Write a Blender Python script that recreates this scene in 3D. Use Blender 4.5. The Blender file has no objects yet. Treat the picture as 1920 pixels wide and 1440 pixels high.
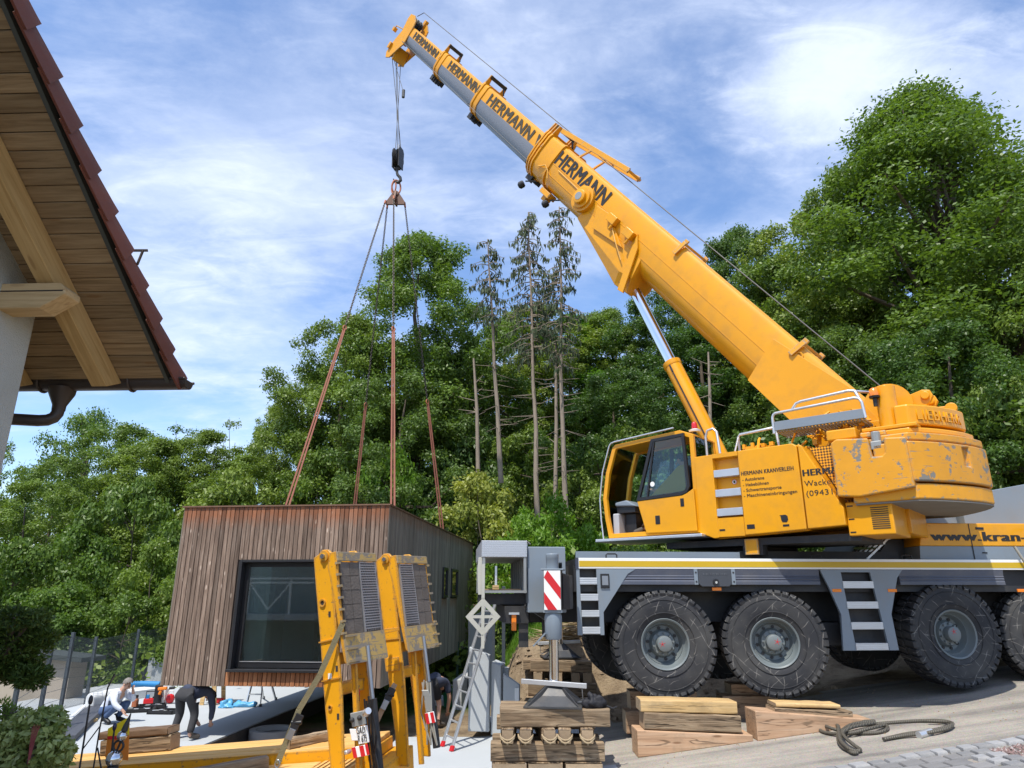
import bpy, bmesh, math, random
import numpy as np
from mathutils import Vector, Matrix, noise
random.seed(7); np.random.seed(7)
sc = bpy.context.scene
COL = sc.collection
R = math.radians

# ------------------------------------------------------------------ camera, sky, sun, exposure
cam = bpy.data.cameras.new('camera'); cam_o = bpy.data.objects.new('camera', cam); COL.objects.link(cam_o)
cam.sensor_width = 36; cam.lens = 24.0; cam.clip_start = 0.05; cam.clip_end = 3000
cam_o.location = (0, 0, 0); cam_o.rotation_euler = (R(90 + 17.03), 0, 0)
sc.camera = cam_o
TO_SUN = Vector((-0.23, -0.46, 1.0)).normalized()
sun = bpy.data.lights.new('sun', 'SUN'); sun.energy = 4.0; sun.angle = R(0.5); sun.color = (1.0, 0.95, 0.86)
sun_o = bpy.data.objects.new('sun', sun); COL.objects.link(sun_o)
sun_o.rotation_euler = TO_SUN.to_track_quat('Z', 'Y').to_euler()
W = bpy.data.worlds.new('World'); sc.world = W; W.use_nodes = True
def build_world():
    nt = W.node_tree; nt.nodes.clear(); N = nt.nodes.new; L = nt.links.new
    out = N('ShaderNodeOutputWorld'); bg = N('ShaderNodeBackground'); L(bg.outputs[0], out.inputs[0])
    sky = N('ShaderNodeTexSky'); sky.sky_type = 'NISHITA'; sky.sun_disc = False
    sky.sun_elevation = math.asin(TO_SUN.z); sky.sun_rotation = math.atan2(TO_SUN.x, TO_SUN.y)
    sky.air_density = 1.0; sky.dust_density = 0.6; sky.ozone_density = 2.0
    bg.inputs[1].default_value = 0.15
    tc = N('ShaderNodeTexCoord')
    sep = N('ShaderNodeSeparateXYZ'); L(tc.outputs['Generated'], sep.inputs[0])
    def m(op, a, b=None, clamp=False):
        n = N('ShaderNodeMath'); n.operation = op; n.use_clamp = clamp
        for i, v in enumerate((a, b)):
            if v is None: continue
            if isinstance(v, (int, float)): n.inputs[i].default_value = v
            else: L(v, n.inputs[i])
        return n.outputs[0]
    z = m('ADD', m('MAXIMUM', sep.outputs[2], 0.0), 0.16)
    u = m('DIVIDE', sep.outputs[0], z); v = m('DIVIDE', sep.outputs[1], z)
    comb = N('ShaderNodeCombineXYZ'); L(u, comb.inputs[0]); L(v, comb.inputs[1])
    def layer(rot, scale, sy, nscale, detail, dist, lo, hi, rough=0.6, loc=(0, 0, 0)):
        mp = N('ShaderNodeMapping'); mp.inputs['Rotation'].default_value = (0, 0, R(rot)); mp.inputs['Scale'].default_value = (scale, scale * sy, 1)
        mp.inputs['Location'].default_value = loc
        L(comb.outputs[0], mp.inputs[0])
        t = N('ShaderNodeTexNoise'); L(mp.outputs[0], t.inputs[0])
        t.inputs['Scale'].default_value = nscale; t.inputs['Detail'].default_value = detail; t.inputs['Distortion'].default_value = dist; t.inputs['Roughness'].default_value = rough
        r = N('ShaderNodeMapRange'); r.interpolation_type = 'SMOOTHSTEP'; L(t.outputs[0], r.inputs[0])
        r.inputs[1].default_value = lo; r.inputs[2].default_value = hi
        return r.outputs[0]
    a = layer(-34, 1.0, 1.9, 1.5, 10, 0.5, 0.36, 0.76, 0.64)          # long wisps
    b = layer(20, 1.0, 1.2, 1.0, 11, 0.4, 0.44, 0.66, 0.6, (3.1, 1.7, 0))      # soft banks
    c = layer(-30, 1.0, 2.0, 5.5, 6, 1.2, 0.40, 0.75, 0.6)         # fine texture
    soft = layer(10, 1.0, 1.1, 2.2, 12, 0.2, -0.02, 1.02, 0.66, (1.3, 0.4, 0))
    cov = m('ADD', m('MULTIPLY', a, 0.50), m('MULTIPLY', b, 0.50))
    cov = m('MULTIPLY', cov, m('ADD', m('MULTIPLY', c, 0.35), 0.75), True)
    # one brighter bank of cloud low over the slope and a few soft banks, shaped by noise
    for (cu, cv, ru, rv, amt) in ((0.53, 0.92, 0.22, 0.20, 0.80), (0.80, 0.92, 0.18, 0.16, 0.55), (-0.46, 1.18, 0.45, 0.40, 0.3), (-0.74, 1.75, 0.45, 0.40, 0.2), (0.10, 1.25, 0.22, 0.30, 0.45)):
        du = m('DIVIDE', m('SUBTRACT', u, cu), ru); dv = m('DIVIDE', m('SUBTRACT', v, cv), rv)
        d2 = m('ADD', m('MULTIPLY', du, du), m('MULTIPLY', dv, dv))
        raw = m('SUBTRACT', m('ADD', m('ADD', m('MULTIPLY', soft, 1.5), m('MULTIPLY', c, 0.22)), -0.12), m('MULTIPLY', d2, 0.55))
        sm = N('ShaderNodeMapRange'); sm.interpolation_type = 'SMOOTHSTEP'; L(raw, sm.inputs[0]); sm.inputs[1].default_value = -0.1; sm.inputs[2].default_value = 1.0
        cov = m('ADD', cov, m('MULTIPLY', m('MULTIPLY', sm.outputs[0], amt), m('SUBTRACT', 1.0, cov)), True)
    mix = N('ShaderNodeMix'); mix.data_type = 'RGBA'
    L(cov, mix.inputs[0]); 
    hs = N('ShaderNodeHueSaturation'); L(sky.outputs[0], hs.inputs['Color']); hs.inputs['Saturation'].default_value = 1.0; hs.inputs['Value'].default_value = 1.0
    tint = N('ShaderNodeMix'); tint.data_type = 'RGBA'; tint.blend_type = 'MULTIPLY'; tint.inputs[0].default_value = 1.0
    L(hs.outputs[0], tint.inputs[6]); tint.inputs[7].default_value = SKY_TINT
    L(tint.outputs[2], mix.inputs[6]); mix.inputs[7].default_value = CLOUD
    L(mix.outputs[2], bg.inputs[0])
SKY_TINT = (1.02, 1.11, 1.24, 1)
CLOUD = (5.15, 5.65, 6.75, 1)
build_world()
sc.view_settings.view_transform = 'Standard'; sc.view_settings.look = 'None'
sc.view_settings.exposure = 0.45; sc.view_settings.gamma = 1.0; sc.view_settings.use_curve_mapping = False
sc.cycles.max_bounces = 6; sc.cycles.transparent_max_bounces = 12
sc.cycles.use_denoising = True

# ------------------------------------------------------------------ measuring helpers (points read off the photograph at a given distance)
CS, SN = math.cos(R(17.03)), math.sin(R(17.03))
def ray(px, py):
    x = (px - 960) / 1280; y = (720 - py) / 1280
    return Vector((x, CS - y * SN, SN + y * CS))
def at(px, py, Y):
    d = ray(px, py); return d * (Y / d.y)
def on_z(px, py, z):
    d = ray(px, py); return d * (z / d.z)
def road_z(x):
    return -2.03 + 0.125 * (x - 1.7)
def on_road(px, py, dz=0.0):
    d = ray(px, py); k = (road_z(0) + dz) / (d.z - 0.125 * d.x); return d * k
def sstep(a, b, x):
    t = min(1, max(0, (x - a) / (b - a))); return t * t * (3 - 2 * t)

# ------------------------------------------------------------------ naming helpers
def tag(o, label=None, cat=None, group=None, kind=None):
    if label: o['label'] = label
    if cat: o['category'] = cat
    if group: o['group'] = group
    if kind: o['kind'] = kind
    return o
def thing(name, label, cat, loc=(0, 0, 0), rotz=0, group=None):
    o = bpy.data.objects.new(name, None); COL.objects.link(o)
    o.empty_display_size = 0.1
    o.location = loc; o.rotation_euler = (0, 0, rotz)
    return tag(o, label, cat, group)
def holder(name, parent, matrix=None):
    o = bpy.data.objects.new(name, None); COL.objects.link(o); o.parent = parent
    o.empty_display_size = 0.1
    if matrix is not None: o.matrix_local = matrix
    return o
def kids(o): return [c for c in bpy.data.objects if c.parent == o]
def copy_tree(o, parent=None):
    c = o.copy(); COL.objects.link(c); c.parent = parent
    for ch in kids(o): copy_tree(ch, c)
    return c

# ------------------------------------------------------------------ mesh builder
class MB:
    def __init__(s): s.v = []; s.f = []; s.m = []
    def add(s, vs, fs, mi=0):
        n = len(s.v); s.v += [tuple(p) for p in vs]
        for f in fs: s.f.append(tuple(i + n for i in f)); s.m.append(mi)
        return s
    def box(s, x0, x1, y0, y1, z0, z1, mi=0):
        v = [(x, y, z) for x in (x0, x1) for y in (y0, y1) for z in (z0, z1)]
        return s.add(v, [(0, 1, 3, 2), (4, 6, 7, 5), (0, 4, 5, 1), (2, 3, 7, 6), (0, 2, 6, 4), (1, 5, 7, 3)], mi)
    def beam(s, p0, p1, w, h, up=(0, 0, 1), mi=0, w1=None, h1=None):
        p0, p1 = Vector(p0), Vector(p1); d = (p1 - p0).normalized(); up = Vector(up)
        sd = d.cross(up)
        if sd.length < 1e-4: sd = d.cross(Vector((0, 1, 0)))
        sd.normalize(); u = sd.cross(d)
        w1 = w if w1 is None else w1; h1 = h if h1 is None else h1
        v = [p + sd * a * ww / 2 + u * b * hh / 2 for p, ww, hh in ((p0, w, h), (p1, w1, h1)) for a, b in ((-1, -1), (1, -1), (1, 1), (-1, 1))]
        return s.add(v, [(3, 2, 1, 0), (4, 5, 6, 7), (0, 1, 5, 4), (1, 2, 6, 5), (2, 3, 7, 6), (3, 0, 4, 7)], mi)
    def tube(s, pts, r, n=8, mi=0, closed=False):
        pts = [Vector(p) for p in pts]; k = len(pts); rs = r if isinstance(r, (list, tuple)) else [r] * k
        rings = []; prev = None
        for i, p in enumerate(pts):
            if closed: d = pts[(i + 1) % k] - pts[i - 1]
            else: d = pts[min(i + 1, k - 1)] - pts[max(i - 1, 0)]
            d.normalize()
            if prev is None:
                a = d.orthogonal().normalized()
            else:
                a = (prev - d * prev.dot(d))
                a = a.normalized() if a.length > 1e-6 else d.orthogonal().normalized()
            prev = a; b = d.cross(a)
            rings.append([p + (a * math.cos(2 * math.pi * j / n) + b * math.sin(2 * math.pi * j / n)) * rs[i] for j in range(n)])
        vs = [v for ring in rings for v in ring]; fs = []
        for i in range(k if closed else k - 1):
            o = ((i + 1) % k) * n
            for j in range(n): fs.append((i * n + j, i * n + (j + 1) % n, o + (j + 1) % n, o + j))
        if not closed:
            fs.append(tuple(reversed(range(n)))); fs.append(tuple(range((k - 1) * n, k * n)))
        return s.add(vs, fs, mi)
    def cyl(s, p0, p1, r0, r1=None, n=16, mi=0):
        return s.tube([p0, p1], [r0, r0 if r1 is None else r1], n, mi)
    def lathe(s, prof, o=(0, 0, 0), axis=(0, 0, 1), n=24, mi=0, caps=True):
        o = Vector(o); ax = Vector(axis).normalized(); a = ax.orthogonal().normalized(); b = ax.cross(a)
        vs = []; fs = []
        for r, h in prof:
            for j in range(n):
                t = 2 * math.pi * j / n; vs.append(o + ax * h + (a * math.cos(t) + b * math.sin(t)) * r)
        for i in range(len(prof) - 1):
            for j in range(n): fs.append((i * n + j, i * n + (j + 1) % n, (i + 1) * n + (j + 1) % n, (i + 1) * n + j))
        if caps:
            fs.append(tuple(reversed(range(n)))); fs.append(tuple(range((len(prof) - 1) * n, len(prof) * n)))
        return s.add(vs, fs, mi)
    def prism(s, poly, o, ux, uy, dv, mi=0):
        o, ux, uy, dv = Vector(o), Vector(ux), Vector(uy), Vector(dv); n = len(poly)
        a = [o + ux * p[0] + uy * p[1] for p in poly]; b = [p + dv for p in a]
        fs = [tuple(reversed(range(n))), tuple(range(n, 2 * n))] + [(i, (i + 1) % n, n + (i + 1) % n, n + i) for i in range(n)]
        return s.add(a + b, fs, mi)
    def loft(s, rings, mi=0, caps=True, closed=True):
        n = len(rings[0]); vs = [p for r in rings for p in r]; fs = []
        for i in range(len(rings) - 1):
            for j in range(n if closed else n - 1):
                fs.append((i * n + j, i * n + (j + 1) % n, (i + 1) * n + (j + 1) % n, (i + 1) * n + j))
        if caps: fs += [tuple(reversed(range(n))), tuple(range((len(rings) - 1) * n, len(rings) * n))]
        return s.add(vs, fs, mi)
    def sphere(s, c, r, nu=16, nv=10, mi=0):
        rr = r if isinstance(r, (tuple, list)) else (r, r, r); vs = []; fs = []
        for i in range(nv + 1):
            th = math.pi * i / nv
            for j in range(nu):
                ph = 2 * math.pi * j / nu
                vs.append((c[0] + rr[0] * math.sin(th) * math.cos(ph), c[1] + rr[1] * math.sin(th) * math.sin(ph), c[2] + rr[2] * math.cos(th)))
        for i in range(nv):
            for j in range(nu): fs.append((i * nu + j, (i + 1) * nu + j, (i + 1) * nu + (j + 1) % nu, i * nu + (j + 1) % nu))
        return s.add(vs, fs, mi)
    def mesh(s, name, mats=None, smooth=None):
        me = bpy.data.meshes.new(name); me.from_pydata(s.v, [], s.f)
        bm = bmesh.new(); bm.from_mesh(me); bmesh.ops.recalc_face_normals(bm, faces=bm.faces); bm.to_mesh(me); bm.free()
        for mt in (mats if isinstance(mats, (list, tuple)) else [mats]):
            if mt: me.materials.append(mt)
        if any(s.m): me.polygons.foreach_set('material_index', s.m)
        if smooth:
            me.polygons.foreach_set('use_smooth', [True] * len(me.polygons)); me.set_sharp_from_angle(angle=R(smooth))
        return me
    def build(s, name, mats=None, parent=None, smooth=None, bevel=0, seg=2, matrix=None, loc=None):
        o = bpy.data.objects.new(name, s.mesh(name, mats, smooth)); COL.objects.link(o); o.parent = parent
        if matrix is not None: o.matrix_local = matrix
        if loc is not None: o.location = loc
        if bevel:
            b = o.modifiers.new('bevel', 'BEVEL'); b.width = bevel; b.segments = seg; b.limit_method = 'ANGLE'; b.angle_limit = R(35); b.harden_normals = False
        return o
def copy_part(o, parent, loc=None, matrix=None):
    c = o.copy(); COL.objects.link(c); c.parent = parent
    if matrix is not None: c.matrix_local = matrix
    elif loc is not None: c.location = loc
    return c
def local(root, *pts):
    i = root.matrix_basis.inverted(); return [i @ Vector(p) for p in pts]

# ------------------------------------------------------------------ materials
def new_mat(name):
    m = bpy.data.materials.new(name); m.use_nodes = True; nt = m.node_tree
    return m, nt, nt.nodes['Principled BSDF'], nt.nodes.new, nt.links.new
def pm(name, col, rough=0.5, metal=0.0, var=0.12, scale=4.0, bump=0.0, bscale=40.0, coat=0.0, dirt=None, dirt_amt=0.35, dirt_scale=2.5, rnd=0.0, stretch=(1, 1, 1), spec=0.5):
    m, nt, P, N, L = new_mat(name)
    tc = N('ShaderNodeTexCoord'); mp = N('ShaderNodeMapping'); mp.inputs['Scale'].default_value = stretch; L(tc.outputs['Object'], mp.inputs[0])
    t = N('ShaderNodeTexNoise'); t.inputs['Scale'].default_value = scale; t.inputs['Detail'].default_value = 6; L(mp.outputs[0], t.inputs[0])
    mx = N('ShaderNodeMix'); mx.data_type = 'RGBA'; L(t.outputs[0], mx.inputs[0])
    mx.inputs[6].default_value = (*[c * (1 - var) for c in col], 1); mx.inputs[7].default_value = (*[min(1, c * (1 + var)) for c in col], 1)
    cur = mx.outputs[2]
    if dirt:
        t2 = N('ShaderNodeTexNoise'); t2.inputs['Scale'].default_value = dirt_scale; t2.inputs['Detail'].default_value = 9; t2.inputs['Roughness'].default_value = 0.68; L(mp.outputs[0], t2.inputs[0])
        r = N('ShaderNodeMapRange'); L(t2.outputs[0], r.inputs[0]); r.inputs[1].default_value = 0.46; r.inputs[2].default_value = 0.72; r.inputs[4].default_value = dirt_amt * 2
        r.clamp = True
        m2 = N('ShaderNodeMix'); m2.data_type = 'RGBA'; L(r.outputs[0], m2.inputs[0]); L(cur, m2.inputs[6]); m2.inputs[7].default_value = (*dirt, 1); cur = m2.outputs[2]
    if rnd:
        oi = N('ShaderNodeObjectInfo'); mr = N('ShaderNodeMapRange'); L(oi.outputs['Random'], mr.inputs[0]); mr.inputs[3].default_value = 1 - rnd; mr.inputs[4].default_value = 1 + rnd
        hv = N('ShaderNodeHueSaturation'); L(cur, hv.inputs['Color']); L(mr.outputs[0], hv.inputs['Value']); cur = hv.outputs[0]
    L(cur, P.inputs['Base Color'])
    rr = N('ShaderNodeMapRange'); L(t.outputs[0], rr.inputs[0]); rr.inputs[3].default_value = max(0.02, rough - 0.08); rr.inputs[4].default_value = min(1, rough + 0.1); L(rr.outputs[0], P.inputs['Roughness'])
    P.inputs['Metallic'].default_value = metal; P.inputs['Coat Weight'].default_value = coat; P.inputs['Coat Roughness'].default_value = 0.08
    P.inputs['Specular IOR Level'].default_value = spec
    if bump:
        tb = N('ShaderNodeTexNoise'); tb.inputs['Scale'].default_value = bscale; tb.inputs['Detail'].default_value = 5; L(mp.outputs[0], tb.inputs[0])
        b = N('ShaderNodeBump'); b.inputs['Strength'].default_value = bump; b.inputs['Distance'].default_value = 0.02; L(tb.outputs[0], b.inputs['Height']); L(b.outputs[0], P.inputs['Normal'])
    return m
def wood(name, cols, axis='x', rough=0.75, grain=1.0, rnd=0.25, knots=0.0, knot_col=(0.5, 0.42, 0.33), bump=0.35, stain=None, cracks=0.0, mud=0.0):
    m, nt, P, N, L = new_mat(name)
    tc = N('ShaderNodeTexCoord'); oi = N('ShaderNodeObjectInfo')
    add = N('ShaderNodeVectorMath'); add.operation = 'ADD'; L(tc.outputs['Object'], add.inputs[0])
    sc_ = N('ShaderNodeVectorMath'); sc_.operation = 'SCALE'; sc_.inputs[0].default_value = (37.0, 19.0, 53.0); L(oi.outputs['Random'], sc_.inputs['Scale']); L(sc_.outputs[0], add.inputs[1])
    mp = N('ShaderNodeMapping'); L(add.outputs[0], mp.inputs[0])
    st = {'x': (0.5, 9, 9), 'y': (9, 0.5, 9), 'z': (9, 9, 0.5)}[axis]
    mp.inputs['Scale'].default_value = tuple(v * grain for v in st)
    t = N('ShaderNodeTexNoise'); t.inputs['Scale'].default_value = 2.2; t.inputs['Detail'].default_value = 8; t.inputs['Roughness'].default_value = 0.62; t.inputs['Distortion'].default_value = 0.6; L(mp.outputs[0], t.inputs[0])
    cr = N('ShaderNodeValToRGB'); L(t.outputs[0], cr.inputs[0]); e = cr.color_ramp.elements
    e[0].position = 0.28; e[0].color = (*cols[0], 1); e[1].position = 0.74; e[1].color = (*cols[-1], 1)
    if len(cols) == 3: n = e.new(0.5); n.color = (*cols[1], 1)
    cur = cr.outputs[0]
    if knots:
        mk = N('ShaderNodeMapping'); L(add.outputs[0], mk.inputs[0]); mk.inputs['Scale'].default_value = {'x': (1.2, 5, 5), 'y': (5, 1.2, 5), 'z': (6, 6, 2.0)}[axis]
        vo = N('ShaderNodeTexVoronoi'); vo.inputs['Scale'].default_value = 1.6; L(mk.outputs[0], vo.inputs[0])
        kr = N('ShaderNodeMapRange'); L(vo.outputs['Distance'], kr.inputs[0]); kr.inputs[1].default_value = 0.10; kr.inputs[2].default_value = 0.16; kr.inputs[3].default_value = knots; kr.inputs[4].default_value = 0
        mk2 = N('ShaderNodeMix'); mk2.data_type = 'RGBA'; L(kr.outputs[0], mk2.inputs[0]); L(cur, mk2.inputs[6]); mk2.inputs[7].default_value = (*knot_col, 1); cur = mk2.outputs[2]
    if cracks:
        mc = N('ShaderNodeMapping'); L(add.outputs[0], mc.inputs[0]); mc.inputs['Scale'].default_value = {'x': (0.35, 6, 6), 'y': (6, 0.35, 6), 'z': (6, 6, 0.35)}[axis]
        tn = N('ShaderNodeTexNoise'); tn.inputs['Scale'].default_value = 1.5; tn.inputs['Detail'].default_value = 4; tn.inputs['Distortion'].default_value = 0.8; L(mc.outputs[0], tn.inputs[0])
        ab = N('ShaderNodeMath'); ab.operation = 'SUBTRACT'; L(tn.outputs[0], ab.inputs[0]); ab.inputs[1].default_value = 0.5; a2 = N('ShaderNodeMath'); a2.operation = 'ABSOLUTE'; L(ab.outputs[0], a2.inputs[0])
        kr = N('ShaderNodeMapRange'); L(a2.outputs[0], kr.inputs[0]); kr.inputs[1].default_value = 0.004; kr.inputs[2].default_value = 0.016; kr.inputs[3].default_value = cracks; kr.inputs[4].default_value = 0
        mc2 = N('ShaderNodeMix'); mc2.data_type = 'RGBA'; L(kr.outputs[0], mc2.inputs[0]); L(cur, mc2.inputs[6]); mc2.inputs[7].default_value = (0.03, 0.02, 0.012, 1); cur = mc2.outputs[2]
    if mud:
        tn = N('ShaderNodeTexNoise'); tn.inputs['Scale'].default_value = 3.2; tn.inputs['Detail'].default_value = 9; tn.inputs['Roughness'].default_value = 0.7; L(add.outputs[0], tn.inputs[0])
        kr = N('ShaderNodeMapRange'); L(tn.outputs[0], kr.inputs[0]); kr.inputs[1].default_value = 0.5; kr.inputs[2].default_value = 0.68; kr.inputs[4].default_value = mud
        mc2 = N('ShaderNodeMix'); mc2.data_type = 'RGBA'; L(kr.outputs[0], mc2.inputs[0]); L(cur, mc2.inputs[6]); mc2.inputs[7].default_value = (0.20, 0.155, 0.105, 1); cur = mc2.outputs[2]
    if stain:      # a run-off stain below an edge, fixed to the board: (local z it starts at, z where it ends, colour)
        sp = N('ShaderNodeSeparateXYZ'); L(tc.outputs['Object'], sp.inputs[0])
        tn = N('ShaderNodeTexNoise'); tn.inputs['Scale'].default_value = 5; L(add.outputs[0], tn.inputs[0])
        ad = N('ShaderNodeMath'); ad.operation = 'MULTIPLY_ADD'; L(tn.outputs[0], ad.inputs[0]); ad.inputs[1].default_value = 0.34; L(sp.outputs[2], ad.inputs[2])
        sr = N('ShaderNodeMapRange'); L(ad.outputs[0], sr.inputs[0]); sr.inputs[1].default_value = stain[1]; sr.inputs[2].default_value = stain[0]; sr.inputs[4].default_value = 0.68
        ms = N('ShaderNodeMix'); ms.data_type = 'RGBA'; L(sr.outputs[0], ms.inputs[0]); L(cur, ms.inputs[6]); ms.inputs[7].default_value = (*stain[2], 1); cur = ms.outputs[2]
    mr = N('ShaderNodeMapRange'); L(oi.outputs['Random'], mr.inputs[0]); mr.inputs[3].default_value = 1 - rnd; mr.inputs[4].default_value = 1 + rnd
    hv = N('ShaderNodeHueSaturation'); L(cur, hv.inputs['Color']); L(mr.outputs[0], hv.inputs['Value'])
    L(hv.outputs[0], P.inputs['Base Color']); P.inputs['Roughness'].default_value = rough; P.inputs['Specular IOR Level'].default_value = 0.25
    b = N('ShaderNodeBump'); b.inputs['Strength'].default_value = bump; b.inputs['Distance'].default_value = 0.01; L(t.outputs[0], b.inputs['Height']); L(b.outputs[0], P.inputs['Normal'])
    return m
def worn_yellow(name, col, under, amount, scale=1.0):
    m, nt, P, N, L = new_mat(name)
    tc = N('ShaderNodeTexCoord')
    t = N('ShaderNodeTexNoise'); t.inputs['Scale'].default_value = 2.2 * scale; t.inputs['Detail'].default_value = 12; t.inputs['Roughness'].default_value = 0.66; L(tc.outputs['Object'], t.inputs[0])
    r = N('ShaderNodeMapRange'); L(t.outputs[0], r.inputs[0]); r.inputs[1].default_value = amount; r.inputs[2].default_value = amount + 0.03
    mp = N('ShaderNodeMapping'); mp.inputs['Scale'].default_value = (1.5, 1.5, 22); mp.inputs['Rotation'].default_value = (0.3, 0.2, 0); L(tc.outputs['Object'], mp.inputs[0])
    t2 = N('ShaderNodeTexNoise'); t2.inputs['Scale'].default_value = 1.8; t2.inputs['Detail'].default_value = 8; L(mp.outputs[0], t2.inputs[0])
    r2 = N('ShaderNodeMapRange'); L(t2.outputs[0], r2.inputs[0]); r2.inputs[1].default_value = amount + 0.07; r2.inputs[2].default_value = amount + 0.1
    mxx = N('ShaderNodeMath'); mxx.operation = 'MAXIMUM'; L(r.outputs[0], mxx.inputs[0]); L(r2.outputs[0], mxx.inputs[1])
    bv = N('ShaderNodeBevel'); bv.samples = 4; bv.inputs['Radius'].default_value = 0.045; ge = N('ShaderNodeNewGeometry'); dt = N('ShaderNodeVectorMath'); dt.operation = 'DOT_PRODUCT'; L(bv.outputs[0], dt.inputs[0]); L(ge.outputs['Normal'], dt.inputs[1])
    t4 = N('ShaderNodeTexNoise'); t4.inputs['Scale'].default_value = 9 * scale; t4.inputs['Detail'].default_value = 8; L(tc.outputs['Object'], t4.inputs[0])
    eg = N('ShaderNodeMath'); eg.operation = 'MULTIPLY_ADD'; L(dt.outputs['Value'], eg.inputs[0]); eg.inputs[1].default_value = -3.2; eg.inputs[2].default_value = 3.2; es = N('ShaderNodeMath'); es.operation = 'MULTIPLY_ADD'; L(t4.outputs[0], es.inputs[0]); es.inputs[1].default_value = 1.6; L(eg.outputs[0], es.inputs[2])
    er = N('ShaderNodeMapRange'); L(es.outputs[0], er.inputs[0]); er.inputs[1].default_value = 1.02; er.inputs[2].default_value = 1.12
    mx4 = N('ShaderNodeMath'); mx4.operation = 'MAXIMUM'; L(mxx.outputs[0], mx4.inputs[0]); L(er.outputs[0], mx4.inputs[1]); mxx = mx4
    t3 = N('ShaderNodeTexNoise'); t3.inputs['Scale'].default_value = 5; t3.inputs['Detail'].default_value = 6; L(tc.outputs['Object'], t3.inputs[0])
    a = N('ShaderNodeMix'); a.data_type = 'RGBA'; L(t3.outputs[0], a.inputs[0]); a.inputs[6].default_value = (*[c * 0.86 for c in col], 1); a.inputs[7].default_value = (*[min(1, c * 1.1) for c in col], 1)
    b = N('ShaderNodeMix'); b.data_type = 'RGBA'; L(mxx.outputs[0], b.inputs[0]); L(a.outputs[2], b.inputs[6]); b.inputs[7].default_value = (*under, 1)
    L(b.outputs[2], P.inputs['Base Color']); P.inputs['Roughness'].default_value = 0.5
    bp = N('ShaderNodeBump'); bp.inputs['Strength'].default_value = 0.25; bp.inputs['Distance'].default_value = 0.01; bp.invert = True; L(mxx.outputs[0], bp.inputs['Height']); L(bp.outputs[0], P.inputs['Normal'])
    return m
def glass_mat(name, tint, refl=1.45, trans=0.75):
    m, nt, P, N, L = new_mat(name); nt.nodes.remove(P); out = nt.nodes['Material Output']
    tr = N('ShaderNodeBsdfTransparent'); tr.inputs[0].default_value = (*[c * trans for c in tint], 1)
    gl = N('ShaderNodeBsdfGlossy'); gl.inputs['Roughness'].default_value = 0.02; gl.inputs[0].default_value = (0.9, 0.95, 1, 1)
    fr = N('ShaderNodeFresnel'); fr.inputs[0].default_value = refl
    mx = N('ShaderNodeMixShader'); L(fr.outputs[0], mx.inputs[0]); L(tr.outputs[0], mx.inputs[1]); L(gl.outputs[0], mx.inputs[2]); L(mx.outputs[0], out.inputs[0])
    return m
def leaf_mat(name, dark, light, trans=0.35, rough=0.45):
    m, nt, P, N, L = new_mat(name); out = nt.nodes['Material Output']
    at_ = N('ShaderNodeAttribute'); at_.attribute_name = 'tint'
    oi = N('ShaderNodeObjectInfo')
    mx = N('ShaderNodeMix'); mx.data_type = 'RGBA'; L(at_.outputs['Fac'], mx.inputs[0]); mx.inputs[6].default_value = (*dark, 1); mx.inputs[7].default_value = (*light, 1)
    mr = N('ShaderNodeMapRange'); L(oi.outputs['Random'], mr.inputs[0]); mr.inputs[3].default_value = 0.82; mr.inputs[4].default_value = 1.2
    mh = N('ShaderNodeMapRange'); L(oi.outputs['Random'], mh.inputs[0]); mh.inputs[3].default_value = 0.515; mh.inputs[4].default_value = 0.485
    hv = N('ShaderNodeHueSaturation'); L(mx.outputs[2], hv.inputs['Color']); L(mr.outputs[0], hv.inputs['Value']); L(mh.outputs[0], hv.inputs['Hue'])
    L(hv.outputs[0], P.inputs['Base Color']); P.inputs['Roughness'].default_value = rough; P.inputs['Specular IOR Level'].default_value = 0.4
    tb = N('ShaderNodeBsdfTranslucent'); 
    ty = N('ShaderNodeMix'); ty.data_type = 'RGBA'; ty.blend_type = 'MULTIPLY'; ty.inputs[0].default_value = 1; L(hv.outputs[0], ty.inputs[6]); ty.inputs[7].default_value = (1.25, 1.3, 0.6, 1); L(ty.outputs[2], tb.inputs[0])
    ms = N('ShaderNodeMixShader'); ms.inputs[0].default_value = trans; L(P.outputs[0], ms.inputs[1]); L(tb.outputs[0], ms.inputs[2]); L(ms.outputs[0], out.inputs[0])
    return m

YEL = (0.72, 0.315, 0.004)
M_yel = pm('yellow_paint', YEL, 0.36, var=0.05, scale=1.5, coat=0.18, spec=0.35, dirt=(0.40, 0.20, 0.04), dirt_amt=0.20, dirt_scale=2.6)
M_yel_top = pm('yellow_paint_dusty', (0.78, 0.40, 0.05), 0.5, var=0.1, scale=3, dirt=(0.38, 0.27, 0.14), dirt_amt=0.3, dirt_scale=1.2, stretch=(0.4, 3, 3))
M_yel_worn = worn_yellow('yellow_paint_worn', (0.66, 0.29, 0.008), (0.20, 0.185, 0.155), 0.575, 1.6)
M_yel_chip = worn_yellow('yellow_paint_chipped', YEL, (0.30, 0.25, 0.16), 0.66, 2.0)
M_yel_ramp = worn_yellow('ramp_paint', (0.74, 0.34, 0.004), (0.30, 0.16, 0.05), 0.69, 3.0)
M_plate = worn_yellow('worn_tread_plate', (0.46, 0.31, 0.10), (0.22, 0.19, 0.15), 0.52, 4.0)
M_grey = pm('grey_paint', (0.19, 0.23, 0.27), 0.42, var=0.08, scale=2, coat=0.15, dirt=(0.22, 0.2, 0.17), dirt_amt=0.15)
M_fender = pm('dark_fender', (0.075, 0.085, 0.115), 0.45, var=0.1, dirt=(0.16, 0.15, 0.14), dirt_amt=0.2)
M_chassis = pm('chassis_black', (0.022, 0.023, 0.026), 0.6, var=0.3, scale=6, dirt=(0.08, 0.07, 0.055), dirt_amt=0.25)
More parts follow.
